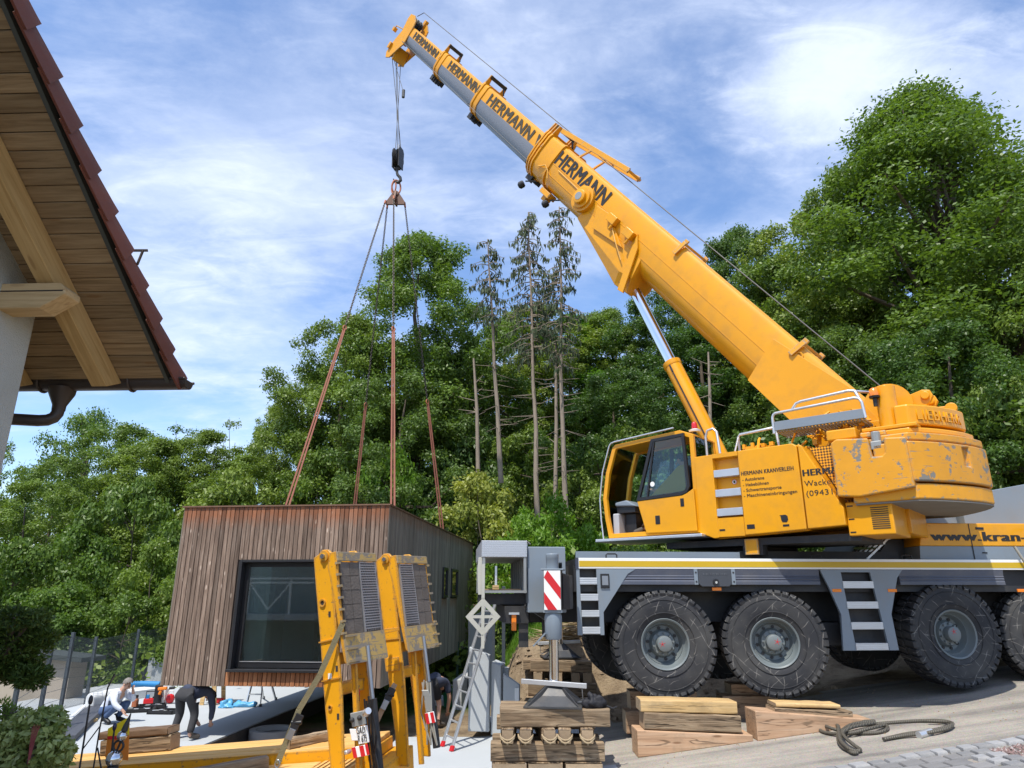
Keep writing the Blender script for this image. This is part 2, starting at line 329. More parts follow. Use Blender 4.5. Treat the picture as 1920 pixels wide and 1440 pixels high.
M_black = pm('black_plastic', (0.012, 0.012, 0.014), 0.45, var=0.2)
M_rubber = pm('tyre_rubber', (0.050, 0.051, 0.055), 0.78, var=0.2, scale=3, bump=0.15, bscale=60, dirt=(0.15, 0.14, 0.125), dirt_amt=0.28, dirt_scale=4)
M_hub = pm('hub_grey', (0.145, 0.17, 0.175), 0.42, var=0.08, dirt=(0.2, 0.17, 0.13), dirt_amt=0.15)
M_steel = pm('steel', (0.34, 0.35, 0.37), 0.38, metal=0.9, var=0.15, scale=5)
M_boomsteel = pm('boom_steel', (0.20, 0.21, 0.225), 0.42, metal=0.25, var=0.12, scale=2, stretch=(0.3, 4, 4))
M_chrome = pm('chrome', (0.75, 0.76, 0.78), 0.10, metal=1.0, var=0.03)
M_alu = pm('aluminium', (0.62, 0.63, 0.64), 0.4, metal=0.75, var=0.08, scale=6)
M_alu_dull = pm('aluminium_dull', (0.31, 0.32, 0.31), 0.5, metal=0.45, var=0.1, scale=5)
M_white = pm('white_paint', (0.78, 0.78, 0.76), 0.45, var=0.04)
M_tape_y = pm('yellow_tape', (0.56, 0.36, 0.01), 0.4, var=0.06)
M_red = pm('red_paint', (0.55, 0.012, 0.018), 0.4, var=0.08)
M_orange = pm('orange_lens', (0.85, 0.22, 0.01), 0.2, var=0.1, coat=0.5)
M_redlens = pm('red_lens', (0.55, 0.01, 0.01), 0.18, var=0.1, coat=0.5)
M_letter = pm('black_lettering', (0.018, 0.016, 0.014), 0.5, var=0.1)
M_letter_faded = pm('faded_lettering', (0.055, 0.042, 0.02), 0.6, var=0.35, scale=12)
M_glass = glass_mat('cab_glass', (0.84, 0.93, 0.91), trans=0.94)
M_winglass = glass_mat('window_glass', (0.82, 0.90, 0.87), refl=2.3, trans=0.85)
M_rope = pm('wire_rope', (0.13, 0.115, 0.09), 0.6, metal=0.4, var=0.3, scale=60)
M_cable = pm('hoist_cable', (0.085, 0.085, 0.085), 0.6, metal=0.2, var=0.2)
M_chain = pm('chain_steel', (0.05, 0.042, 0.035), 0.5, metal=0.5, var=0.3)
M_sling = pm('red_sling_webbing', (0.235, 0.080, 0.050), 0.8, var=0.2, scale=9, bump=0.2, bscale=80)
M_rust = pm('rusty_orange_steel', (0.38, 0.12, 0.05), 0.6, var=0.35, scale=10)
M_conc = pm('concrete', (0.43, 0.44, 0.44), 0.85, var=0.1, scale=2.5, bump=0.12, bscale=30, dirt=(0.30, 0.29, 0.27), dirt_amt=0.22, dirt_scale=1.1)
M_conc_new = pm('new_concrete', (0.41, 0.435, 0.45), 0.8, var=0.07, scale=1.8, bump=0.06, bscale=30, dirt=(0.40, 0.42, 0.43), dirt_amt=0.22, stretch=(1, 1, 0.4))
M_slabedge = pm('bitumen_edge', (0.06, 0.055, 0.05), 0.8, var=0.3, bump=0.2, dirt=(0.2, 0.18, 0.16), dirt_amt=0.15)
M_timber = wood('weathered_timber', [(0.085, 0.055, 0.035), (0.27, 0.19, 0.115), (0.47, 0.36, 0.235)], 'x', grain=1.5, rnd=0.22, knots=0.75, knot_col=(0.13, 0.075, 0.04), bump=0.8, cracks=0.85, mud=0.6)
M_timber_end = pm('timber_end_grain', (0.33, 0.24, 0.15), 0.85, var=0.35, scale=7, bump=0.3, bscale=25, dirt=(0.14, 0.10, 0.07), dirt_amt=0.35, rnd=0.2)
M_timber_new = wood('pale_timber', [(0.42, 0.26, 0.10), (0.54, 0.36, 0.16), (0.62, 0.45, 0.24)], 'x', grain=1.2, rnd=0.12, knots=0.6, knot_col=(0.28, 0.15, 0.06), cracks=0.5, mud=0.35)
M_timber_pink = wood('larch_timber', [(0.36, 0.21, 0.12), (0.44, 0.28, 0.17), (0.52, 0.36, 0.24)], 'x', grain=1.2, rnd=0.12, knots=0.8, knot_col=(0.18, 0.09, 0.045), cracks=0.6, mud=0.45)
M_plank_o = wood('orange_plank', [(0.52, 0.27, 0.07), (0.64, 0.37, 0.12), (0.72, 0.47, 0.20)], 'x', grain=0.8, rnd=0.08)
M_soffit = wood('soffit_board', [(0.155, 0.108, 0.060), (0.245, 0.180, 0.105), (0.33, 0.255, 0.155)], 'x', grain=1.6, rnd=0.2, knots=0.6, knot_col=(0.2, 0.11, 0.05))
M_rafter = wood('rafter_timber', [(0.33, 0.215, 0.085), (0.45, 0.31, 0.135), (0.54, 0.39, 0.19)], 'y', grain=1.2, rnd=0.05, knots=0.5, knot_col=(0.25, 0.14, 0.06))
M_purlin = wood('purlin_timber', [(0.40, 0.28, 0.13), (0.52, 0.38, 0.20), (0.60, 0.46, 0.26)], 'x', grain=1.2, rnd=0.05, knots=0.4, knot_col=(0.3, 0.18, 0.08))
M_clad = wood('larch_cladding', [(0.090, 0.060, 0.044), (0.190, 0.133, 0.098), (0.32, 0.243, 0.190)], 'z', grain=1.5, rnd=0.33, knots=0.85, knot_col=(0.42, 0.33, 0.26), bump=0.3, stain=(0.05, -0.22, (0.26, 0.085, 0.030)))
M_clad_side = wood('grey_cladding', [(0.120, 0.100, 0.078), (0.215, 0.185, 0.148), (0.31, 0.275, 0.228)], 'z', grain=1.3, rnd=0.22, bump=0.3, stain=(0.05, -0.1, (0.20, 0.11, 0.06)))
M_clad_red = wood('fresh_cladding', [(0.20, 0.075, 0.030), (0.30, 0.125, 0.055), (0.40, 0.19, 0.09)], 'z', grain=1.3, rnd=0.25, bump=0.3)
M_batten = pm('dark_backing', (0.035, 0.03, 0.028), 0.9, var=0.2)
M_frame = pm('window_frame_black', (0.018, 0.018, 0.02), 0.4, var=0.1)
M_plaster = pm('pale_plaster', (0.46, 0.48, 0.445), 0.9, var=0.07, scale=3, bump=0.6, bscale=90, dirt=(0.33, 0.34, 0.30), dirt_amt=0.22, dirt_scale=1.3)
M_tile = pm('roof_tile', (0.155, 0.046, 0.028), 0.65, var=0.25, scale=6, bump=0.15, bscale=40, rnd=0.15, dirt=(0.10, 0.06, 0.045), dirt_amt=0.3)
M_gutter = pm('brown_gutter', (0.062, 0.050, 0.045), 0.45, metal=0.3, var=0.2, scale=4)
M_barge = pm('barge_grey', (0.055, 0.065, 0.062), 0.6, var=0.2)
M_fence = pm('fence_anthracite', (0.050, 0.062, 0.075), 0.45, var=0.1)
M_fence_g = pm('fence_green', (0.03, 0.07, 0.04), 0.5, var=0.1)
M_bark = pm('bark', (0.11, 0.085, 0.06), 0.9, var=0.35, scale=6, bump=0.5, bscale=14, stretch=(1, 1, 0.25))
M_bark_pale = pm('spruce_bark', (0.25, 0.20, 0.15), 0.9, var=0.35, scale=7, bump=0.4, bscale=16, stretch=(1, 1, 0.3))
M_tarp = pm('blue_plastic', (0.10, 0.36, 0.62), 0.35, var=0.2, scale=12, bump=0.4, bscale=25)
M_blue = pm('blue_foam', (0.02, 0.20, 0.46), 0.6, var=0.1)
M_green = pm('green_plastic', (0.01, 0.12, 0.06), 0.4, var=0.1)
M_cloth_dark = pm('dark_workwear', (0.035, 0.035, 0.038), 0.9, var=0.25, scale=9, bump=0.3, bscale=30)
M_cloth_navy = pm('navy_shirt', (0.045, 0.055, 0.09), 0.9, var=0.2, scale=9, bump=0.3, bscale=25)
M_cloth_white = pm('pale_blue_shirt', (0.62, 0.66, 0.76), 0.85, var=0.06, scale=7, bump=0.3, bscale=18)
M_jeans = pm('jeans', (0.06, 0.10, 0.20), 0.9, var=0.2, scale=14, bump=0.2, bscale=30)
M_skin = pm('skin', (0.52, 0.30, 0.21), 0.55, var=0.08, scale=10)
M_hair = pm('grey_hair', (0.20, 0.18, 0.16), 0.7, var=0.4, scale=40, bump=0.4, bscale=60)
M_hair_dark = pm('dark_hair', (0.03, 0.024, 0.02), 0.7, var=0.4, scale=40)
M_boot = pm('work_boot', (0.10, 0.085, 0.07), 0.8, var=0.4, scale=12, bump=0.3)
M_webbing = pm('olive_webbing', (0.20, 0.17, 0.09), 0.8, var=0.2, scale=20, bump=0.3, bscale=90)
M_ball = pm('polished_ball', (0.55, 0.57, 0.60), 0.04, metal=1.0, var=0.02)
M_hose = pm('grey_hose', (0.30, 0.29, 0.25), 0.5, var=0.15)
M_mat = pm('rubber_mat', (0.125, 0.105, 0.088), 0.85, var=0.3, scale=10, bump=0.4, bscale=50, rnd=0.12)
# ------------------------------------------------------------------ ground
def nz(x, y, s, z=0.0): return noise.noise((x * s, y * s, z))
def g(x, y):
    z = road_z(x)
    if x > 9: z = road_z(9) + 0.06 * (x - 9)
    if x < 1.2: z = -2.42 + (road_z(1.2) + 2.42) * sstep(-0.7, 1.2, x)
    pit = sstep(-2.0, -2.6, x) * sstep(10.8, 11.6, y)
    z -= 0.24 * pit
    if x < -9: z -= 0.12 * (-9 - x) * sstep(60, 9, -x)
    bank = sstep(-0.65, 0.25, x) * (sstep(13.5, 15.4, y + 0.5 * nz(x, y, 0.9)) * 1.25 + 0.12 * nz(x, y, 2.3) * sstep(12.8, 13.6, y) * sstep(17, 15, y))
    if x > 4: bank *= 1 - 0.30 * sstep(4, 9, x)
    z += bank
    hh = 4.2 + 6.3 * sstep(-17, -5, x)
    z += hh * sstep(19.5, 46, y + 1.2 * nz(x, y, 0.12)) + 0.35 * nz(x, y, 0.25, 5) * sstep(22, 30, y)
    if y < 7.5: z -= 0.25 * sstep(7.5, 4, y) * sstep(3, 0, x)
    return z
def axis_steps(lo, hi, d, out_lo, out_hi):
    a = [lo + i * d for i in range(int((hi - lo) / d) + 1)]
    v = d; x = hi; up = []
    while x < out_hi: v *= 1.25; x += v; up.append(x)
    v = d; x = lo; dn = []
    while x > out_lo: v *= 1.25; x -= v; dn.append(x)
    return dn[::-1] + a + up
def drape(name, xs, ys, dz, mat, rough=0.0, inside=None, smooth=True):
    vs = []; ids = {}; fs = []
    for j, y in enumerate(ys):
        for i, x in enumerate(xs):
            vs.append((x, y, g(x, y) + dz + (rough * nz(x, y, 3.1, 2) if rough else 0)))
    nx = len(xs)
    for j in range(len(ys) - 1):
        for i in range(nx - 1):
            if inside and not inside((xs[i] + xs[i + 1]) / 2, (ys[j] + ys[j + 1]) / 2): continue
            fs.append((j * nx + i, j * nx + i + 1, (j + 1) * nx + i + 1, (j + 1) * nx + i))
    me = bpy.data.meshes.new(name); me.from_pydata(vs, [], fs); me.materials.append(mat)
    if smooth: me.polygons.foreach_set('use_smooth', [True] * len(fs))
    o = bpy.data.objects.new(name, me); COL.objects.link(o); o['kind'] = 'structure'
    return o
def ground_mat():
    m, nt, P, N, L = new_mat('earth_and_forest_floor')
    ge = N('ShaderNodeNewGeometry'); sp = N('ShaderNodeSeparateXYZ'); L(ge.outputs['Position'], sp.inputs[0])
    t = N('ShaderNodeTexNoise'); t.inputs['Scale'].default_value = 2.2; t.inputs['Detail'].default_value = 10; t.inputs['Roughness'].default_value = 0.7; L(ge.outputs['Position'], t.inputs[0])
    cr = N('ShaderNodeValToRGB'); L(t.outputs[0], cr.inputs[0]); e = cr.color_ramp.elements
    e[0].position = 0.3; e[0].color = (0.12, 0.085, 0.055, 1); e[1].position = 0.7; e[1].color = (0.40, 0.31, 0.20, 1)
    n = e.new(0.5); n.color = (0.28, 0.21, 0.135, 1)
    cg = N('ShaderNodeValToRGB'); L(t.outputs[0], cg.inputs[0]); e = cg.color_ramp.elements
    e[0].position = 0.3; e[0].color = (0.02, 0.045, 0.010, 1); e[1].position = 0.75; e[1].color = (0.09, 0.15, 0.03, 1)
    ad = N('ShaderNodeMath'); ad.operation = 'MULTIPLY_ADD'; L(t.outputs[0], ad.inputs[0]); ad.inputs[1].default_value = 2.4; L(sp.outputs[1], ad.inputs[2])
    mr = N('ShaderNodeMapRange'); L(ad.outputs[0], mr.inputs[0]); mr.inputs[1].default_value = 16.6; mr.inputs[2].default_value = 17.6
    mx = N('ShaderNodeMix'); mx.data_type = 'RGBA'; L(mr.outputs[0], mx.inputs[0]); L(cr.outputs[0], mx.inputs[6]); L(cg.outputs[0], mx.inputs[7]); L(mx.outputs[2], P.inputs['Base Color'])
    P.inputs['Roughness'].default_value = 0.95; P.inputs['Specular IOR Level'].default_value = 0.15
    t2 = N('ShaderNodeTexNoise'); t2.inputs['Scale'].default_value = 9; t2.inputs['Detail'].default_value = 10; t2.inputs['Roughness'].default_value = 0.7; L(ge.outputs['Position'], t2.inputs[0])
    b = N('ShaderNodeBump'); b.inputs['Strength'].default_value = 0.9; b.inputs['Distance'].default_value = 0.12; L(t2.outputs[0], b.inputs['Height']); L(b.outputs[0], P.inputs['Normal'])
    return m
M_ground = ground_mat()
def asphalt_mat():
    m, nt, P, N, L = new_mat('dusty_asphalt')
    ge = N('ShaderNodeNewGeometry')
    mp = N('ShaderNodeMapping'); mp.inputs['Scale'].default_value = (0.12, 2.6, 1); mp.inputs['Rotation'].default_value = (0, 0, R(-2)); L(ge.outputs['Position'], mp.inputs[0])
    t = N('ShaderNodeTexNoise'); t.inputs['Scale'].default_value = 1.3; t.inputs['Detail'].default_value = 8; t.inputs['Roughness'].default_value = 0.6; L(mp.outputs[0], t.inputs[0])
    t1 = N('ShaderNodeTexNoise'); t1.inputs['Scale'].default_value = 1.1; t1.inputs['Detail'].default_value = 9; t1.inputs['Roughness'].default_value = 0.7; L(ge.outputs['Position'], t1.inputs[0])
    ad = N('ShaderNodeMath'); ad.operation = 'MULTIPLY_ADD'; L(t1.outputs[0], ad.inputs[0]); ad.inputs[1].default_value = 0.55; L(t.outputs[0], ad.inputs[2])
    cr = N('ShaderNodeValToRGB'); L(ad.outputs[0], cr.inputs[0]); e = cr.color_ramp.elements
    e[0].position = 0.58; e[0].color = (0.185, 0.168, 0.145, 1); e[1].position = 0.92; e[1].color = (0.37, 0.325, 0.26, 1)
    n = e.new(0.74); n.color = (0.285, 0.255, 0.21, 1)
    vo = N('ShaderNodeTexVoronoi'); vo.inputs['Scale'].default_value = 70; L(ge.outputs['Position'], vo.inputs[0])
    mx = N('ShaderNodeMix'); mx.data_type = 'RGBA'; mx.blend_type = 'MULTIPLY'; mx.inputs[0].default_value = 0.3; L(cr.outputs[0], mx.inputs[6]); L(vo.outputs['Color'], mx.inputs[7])
    hs = N('ShaderNodeHueSaturation'); hs.inputs['Saturation'].default_value = 0.8; hs.inputs['Value'].default_value = 1.1; L(mx.outputs[2], hs.inputs['Color'])
    L(hs.outputs[0], P.inputs['Base Color']); P.inputs['Roughness'].default_value = 0.9; P.inputs['Specular IOR Level'].default_value = 0.2
    b = N('ShaderNodeBump'); b.inputs['Strength'].default_value = 0.5; b.inputs['Distance'].default_value = 0.01; L(vo.outputs['Distance'], b.inputs['Height']); L(b.outputs[0], P.inputs['Normal'])
    return m
M_asph = asphalt_mat()
drape('ground', axis_steps(-14, 17, 0.25, -450, 450), axis_steps(3, 30, 0.25, -300, 900), 0, M_ground)
rx = [1.15 + 0.25 * i for i in range(90)]; ry = [5 + 0.25 * i for i in range(32)]
drape('road', rx, ry, 0.012, M_asph, inside=lambda x, y: y < 12.4 + 0.3 * nz(x, y, 0.8) and x > 1.2)
drape('concrete_apron', [-2.3 + 0.15 * i for i in range(29)], [8.2 + 0.2 * i for i in range(26)], 0.02, M_conc_new, inside=lambda x, y: y < 13.2 and x < 1.25 - 0.04 * (y - 9) and (x > -2.0 or y < 11))
# left building slab: top 2.36 m below the eye, thick edge sealed black
ml = R(5.3); MX = Vector((math.cos(ml), -math.sin(ml), 0)); MY = Vector((math.sin(ml), math.cos(ml), 0))
A = Vector((-5.02, 12.4, 0)); sl = MB()
def slab_pt(p, q): v = A + MX * p + MY * q; return (v.x, v.y)
poly = [slab_pt(0, -3.6), slab_pt(0, 14), slab_pt(-6.6, 14), slab_pt(-6.6, -3.6)]
sl.prism(poly, (0, 0, -2.66), (1, 0, 0), (0, 1, 0), (0, 0, 0.30)); sl.build('concrete_slab', M_conc_new)['kind'] = 'structure'
e = MB(); q = [slab_pt(0.004, -3.6), slab_pt(0.03, -3.6), slab_pt(0.03, 14), slab_pt(0.004, 14)]
e.prism(q, (0, 0, -2.70), (1, 0, 0), (0, 1, 0), (0, 0, 0.325)); e.build('slab_edge', M_slabedge)['kind'] = 'structure'
# foundation wall below the right side of the module
fw = thing('foundation_wall', 'long low grey concrete foundation wall in the shade beneath the timber module', 'wall', (-1.2, 16.2, -2.6), -ml)
for i in range(3): MB().box(-0.10, 0.10, 0.02 + i * 2.0, 1.99 + i * 2.0, 0, 0.78).build('wall_panel', M_conc, fw, bevel=0.008)

# ------------------------------------------------------------------ the house on the left
hs_ = R(2); hx = Vector((math.cos(hs_), -math.sin(hs_), 0)); 
house = thing('house', 'pale plastered house corner with wide timber eaves and red roof tiles', 'house', (-3.24, 6.2, 1.93), -hs_)
PI_ = R(34.5); TP = math.tan(PI_); SD = Vector((0, -math.cos(PI_), math.sin(PI_))); SU = Vector((0, math.sin(PI_), math.cos(PI_)))
wl = MB(); wl.prism([(-0.72, -4.6), (-0.72, 0.72 * TP + 0.10), (-7, 7 * TP + 0.10), (-7, -4.6)], (-0.88, 0, 0), (0, 1, 0), (0, 0, 1), (-9, 0, 0))
wl.build('wall', M_plaster, house, bevel=0.012)
M44 = Matrix.Identity(4)
bd = MB(); bd.box(-2.75, -0.055, 0.003, 0.133, 0, 0.022)
proto = None
rotm = Matrix(((1, 0, 0, 0), (0, SD.y, SU.y, 0), (0, SD.z, SU.z, 0), (0, 0, 0, 1)))
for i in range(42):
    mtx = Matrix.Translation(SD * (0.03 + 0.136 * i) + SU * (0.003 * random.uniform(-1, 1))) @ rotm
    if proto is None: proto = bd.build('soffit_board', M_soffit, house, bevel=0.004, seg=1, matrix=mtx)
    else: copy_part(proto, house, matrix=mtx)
rf = MB(); rf.box(-0.075, 0.075, -0.02, 5.6, -0.20, -0.004)
for p in range(len(rf.v)):
    x, y, z = rf.v[p]
    if y < 0 and z < -0.1: rf.v[p] = (x, 0.10, z)
o = rf.build('rafter', M_rafter, house, bevel=0.006, seg=1, matrix=Matrix.Translation((-0.56, 0, 0)) @ rotm)
copy_part(o, house, matrix=Matrix.Translation((-1.42, 0, 0)) @ rotm)
MB().box(-0.05, -0.015, -0.04, 5.8, -0.015, 0.10).build('barge_board', M_barge, house, matrix=rotm)
MB().box(-6, -0.02, -0.1, 6, 0.024, 0.075).build('roof_deck', M_barge, house, matrix=rotm)
pu = MB(); pu.prism([(-1.4, -0.11), (-0.53, -0.11), (-0.34, 0.01), (-0.34, 0.06), (-0.40, 0.11), (-1.4, 0.11)], (0, -0.095, 0), (1, 0, 0), (0, 0, 1), (0, 0.19, 0))
pu.build('purlin', M_purlin, house, bevel=0.006, seg=1, loc=(0, -1.05, 1.05 * TP - 0.345))
MB().box(-1.4, -0.36, -0.099, 0.099, -0.006, 0.004).build('purlin_crack', M_batten, house, loc=(0, -1.05, 1.05 * TP - 0.305))
# balcony on the far side of the house: out of the frame, it shows mirrored in the module's window
bl = MB(); bl.box(-6.4, -2.6, -0.68, 0.45, -2.62, -2.47); balc = bl.build('balcony', M_conc, house)
br_ = MB()
for x_ in (-6.35, -5.1, -3.9, -2.65): br_.beam((x_, 0.40, -2.47), (x_, 0.40, -1.55), 0.05, 0.05)
for z_ in (-1.55, -1.66): br_.beam((-6.4, 0.40, z_), (-2.6, 0.40, z_), 0.045, 0.045)
for x_ in (-5.1, -3.9): br_.beam((x_, 0.40, -1.66), (x_ - 0.6, 0.40, -2.35), 0.035, 0.035); br_.beam((x_ - 1.2, 0.40, -1.66), (x_ - 0.6, 0.40, -2.35), 0.035, 0.035)
br_.build('railing', M_white, balc)
# verge tiles: rounded flange and top, each one lapping over the tile below
tl = MB()
prof = [(-0.02, 0.155), (-0.02, 0.135), (0.015, 0.125), (0.045, 0.085), (0.05, 0.02), (0.05, -0.055), (0.068, -0.055), (0.070, 0.02), (0.066, 0.095), (0.03, 0.145)]
tl.loft([[(x * k + 0.0, y, z * k + dz) for x, z in prof] for y, k, dz in ((-0.055, 1.20, 0.020), (0.0, 1.16, 0.014), (0.40, 0.88, -0.010))])
proto = None
for i in range(17):
    mtx = Matrix.Translation(SD * (-0.02 + 0.345 * i)) @ rotm @ Matrix.Rotation(R(random.uniform(-0.5, 0.5)), 4, 'Z')
    if proto is None: proto = tl.build('verge_tile', M_tile, house, smooth=40, matrix=mtx)
    else: copy_part(proto, house, matrix=mtx)
rt = MB()
rt.loft([[(x, y, z + 0.09 + dz) for x, z in ((-0.30, 0.0), (-0.24, 0.03), (-0.16, 0.05), (-0.08, 0.03), (0, 0.0), (0, -0.02), (-0.30, -0.02))] for y, dz in ((-0.05, 0.03), (0.40, 0.0))])
proto = None
for j in range(3):
    for i in range(16):
        mtx = Matrix.Translation(SD * (-0.02 + 0.345 * i)) @ rotm @ Matrix.Translation((-0.03 - 0.3 * j, 0, 0))
        if proto is None: proto = rt.build('roof_tile', M_tile, house, smooth=40, matrix=mtx)
        else: copy_part(proto, house, matrix=mtx)
sg = MB(); sg.beam((0.02, -0.95, 0.95 * TP + 0.22), (0.13, -0.9, 0.95 * TP + 0.245), 0.03, 0.012); sg.beam((0.07, -0.92, 0.95 * TP + 0.1), (0.10, -0.92, 0.95 * TP + 0.24), 0.02, 0.012)
sg.build('snow_guard', M_gutter, house)
gt = MB(); n = 14; ring = [(0.085 * math.cos(math.pi * (1 + k / n)), 0.085 * math.sin(math.pi * (1 + k / n))) for k in range(n + 1)] + [(0.072 * math.cos(math.pi * (2 - k / n)), 0.072 * math.sin(math.pi * (2 - k / n))) for k in range(n + 1)]
gt.loft([[(x, 0.075 + a, 0.02 + b) for a, b in ring] for x in (-5.0, 0.13)])
gt.tube([(-5, -0.015, 0.022), (0.135, -0.015, 0.022)], 0.012, 8); gt.tube([(-5, 0.165, 0.022), (0.135, 0.165, 0.022)], 0.014, 8)
gt.loft([[(x, 0.075 + 0.083 * math.cos(math.pi * (1 + k / 14)), 0.02 + 0.083 * math.sin(math.pi * (1 + k / 14))) for k in range(15)] for x in (0.118, 0.132)])
gu = gt.build('gutter', M_gutter, house, smooth=40)
br = MB(); br.tube([(0, 0.075 + 0.094 * math.cos(math.pi * (1 + k / 10)), 0.02 + 0.094 * math.sin(math.pi * (1 + k / 10))) for k in range(11)], 0.012, 6)
o = br.build('gutter_bracket', M_gutter, gu, loc=(-0.42, 0, 0)); copy_part(o, gu, loc=(-1.30, 0, 0))
dp = MB(); dp.lathe([(0.12, 0), (0.115, -0.05), (0.06, -0.17), (0.058, -0.22)], (-1.10, 0.075, -0.04), n=18)
dp.tube([(-1.10, 0.075, -0.24), (-1.102, 0.072, -0.29), (-1.12, 0.06, -0.335), (-1.16, 0.035, -0.365), (-1.22, 0.0, -0.378), (-1.69, -0.25, -0.40), (-2.1, -0.42, -0.42)], 0.055, 16)
dp.build('downpipe', M_gutter, house, smooth=50)

# ------------------------------------------------------------------ the timber module hanging in the slings
MZ = -1.53; MW = 1.945; ML = 10.3; MH = 3.05
mod = thing('timber_module', 'small flat-roofed building module clad in brown vertical timber boards hanging in red slings', 'building module', (-4.145, 12.6, MZ), -ml)
WX0, WX1, WZ0, WZ1 = -0.74, 1.15, 0.27, 2.10
sh = MB()
sh.box(-MW + 0.03, -MW + 0.17, 0.032, 2.6, 0.02, MH - 0.06); sh.box(-MW + 0.03, -MW + 0.17, 6.3, ML - 0.03, 0.02, MH - 0.06); sh.box(-MW + 0.03, -MW + 0.17, 2.601, 6.299, 0.02, 0.2); sh.box(MW - 0.17, MW - 0.032, 0.032, ML - 0.03, 0.02, MH - 0.06)  # unseen gap added midway in the left wall to let daylight inside
sh.box(-MW + 0.171, MW - 0.171, ML - 0.17, ML - 0.031, 0.02, MH - 0.06)
sh.box(-MW + 0.171, WX0 - 0.003, 0.032, 0.17, 0.02, MH - 0.06); sh.box(WX1 + 0.003, MW - 0.171, 0.032, 0.17, 0.02, MH - 0.06)
sh.box(WX0 - 0.003, WX1 + 0.003, 0.032, 0.17, WZ1 + 0.003, MH - 0.06); sh.box(WX0 - 0.003, WX1 + 0.003, 0.032, 0.17, 0.02, WZ0 - 0.003)
sh.build('wall', M_batten, mod)
M_int = pm('interior_wall', (0.55, 0.56, 0.54), 0.8, var=0.03)
it = MB(); it.box(-MW + 0.175, -MW + 0.2, 0.18, 2.59, 0.14, MH - 0.26); it.box(-MW + 0.175, -MW + 0.2, 6.31, 7, 0.14, MH - 0.26); it.box(MW - 0.2, MW - 0.175, 0.18, 7, 0.14, MH - 0.26); it.box(-MW + 0.21, MW - 0.21, 7.0, 7.05, 0.14, MH - 0.26)
it.box(-MW + 0.21, -0.55, 3.4, 3.5, 0.14, MH - 0.26); it.build('interior_wall', M_int, mod)
MB().box(-MW + 0.172, MW - 0.172, 0.172, ML - 0.172, 0.03, 0.13).build('floor', pm('interior_floor', (0.16, 0.12, 0.08), 0.4, var=0.2), mod)
MB().box(-MW + 0.172, MW - 0.172, 0.172, ML - 0.172, MH - 0.25, MH - 0.08).build('ceiling', M_int, mod)
MB().box(-MW + 0.01, MW - 0.01, 0.012, ML - 0.012, MH - 0.055, MH + 0.005).build('roof', M_barge, mod, bevel=0.005)
cap = MB(); cap.box(-MW - 0.022, MW + 0.022, -0.022, 0.05, MH - 0.004, MH + 0.022); cap.box(MW - 0.05, MW + 0.022, 0.0505, ML, MH - 0.004, MH + 0.022); cap.box(-MW - 0.022, -MW + 0.05, 0.0505, ML, MH - 0.004, MH + 0.022)
cap.build('roof_edge', pm('rusty_edge', (0.16, 0.085, 0.05), 0.6, var=0.3, scale=8), mod)
# front boards, hung from the top edge
NB = 47; pit = 2 * MW / NB
def board(h, mat, z1=0.0):
    b = MB(); w = pit - 0.011; b.box(-w / 2, w / 2, 0, 0.024, -h, z1); return b
protos = {}
def put_board(key, h, mat, mtx, name='cladding_board'):
    if key not in protos:
        protos[key] = board(h, mat).build(name, mat, mod, bevel=0.003, seg=1, matrix=mtx)
    else: copy_part(protos[key], mod, matrix=mtx)
for i in range(NB):
    x = -MW + pit * (i + 0.5); dy = 0.006 + 0.003 * random.uniform(-1, 1)
    mt = Matrix.Translation((x, dy, MH - 0.006)) @ Matrix.Rotation(R(random.uniform(-0.06, 0.06)), 4, 'Y')
    if WX0 - 0.03 < x < WX1 + 0.03:
        put_board('top', MH - WZ1 - 0.01, M_clad, mt)
        put_board('low', WZ0 - 0.04, M_clad_red, Matrix.Translation((x, dy, WZ0 - 0.03)), 'cladding_board_fresh')
    else: put_board('full', MH - 0.01, M_clad, mt)
RZ90 = Matrix.Rotation(R(90), 4, 'Z')
NS = int(ML / pit); py_ = ML / NS
for i in range(NS):
    y = py_ * (i + 0.5)
    mt = Matrix.Translation((MW - 0.004 + 0.003 * random.uniform(-1, 1), y, MH - 0.006)) @ RZ90
    win = 5.24 < y < 5.86 or 6.38 < y < 7.42
    if win:
        put_board('stop', MH - 2.16, M_clad_side, mt); put_board('slow', 1.40, M_clad_side, Matrix.Translation((MW - 0.004, y, 1.40)) @ RZ90)
    else: put_board('sfull', MH - 0.01, M_clad_side, mt)
for i in range(NS):
    y = py_ * (i + 0.5)
    mt = Matrix.Translation((-MW + 0.004, y, MH - 0.006)) @ Matrix.Rotation(R(-90), 4, 'Z')
    if not 2.55 < y < 6.35: put_board('sfull', MH - 0.01, M_clad_side, mt)
# front window: deep black reveal, frame, pane, sill
wn = MB()
for x0, x1, z0, z1 in ((WX0, WX0 + 0.05, WZ0, WZ1), (WX1 - 0.05, WX1, WZ0, WZ1), (WX0 + 0.0505, WX1 - 0.0505, WZ1 - 0.04, WZ1)): wn.box(x0, x1, -0.03, 0.20, z0, z1)
for x0, x1, z0, z1 in ((WX0 + 0.051, WX0 + 0.13, WZ0 + 0.02, WZ1 - 0.041), (WX1 - 0.13, WX1 - 0.051, WZ0 + 0.02, WZ1 - 0.041), (WX0 + 0.131, WX1 - 0.131, WZ1 - 0.12, WZ1 - 0.041), (WX0 + 0.131, WX1 - 0.131, WZ0 + 0.02, WZ0 + 0.13)): wn.box(x0, x1, 0.12, 0.19, z0, z1)
win = wn.build('window', M_frame, mod, bevel=0.004, seg=1)
MB().box(WX0 + 0.125, WX1 - 0.125, 0.150, 0.158, WZ0 + 0.125, WZ1 - 0.115).build('pane', M_winglass, win)
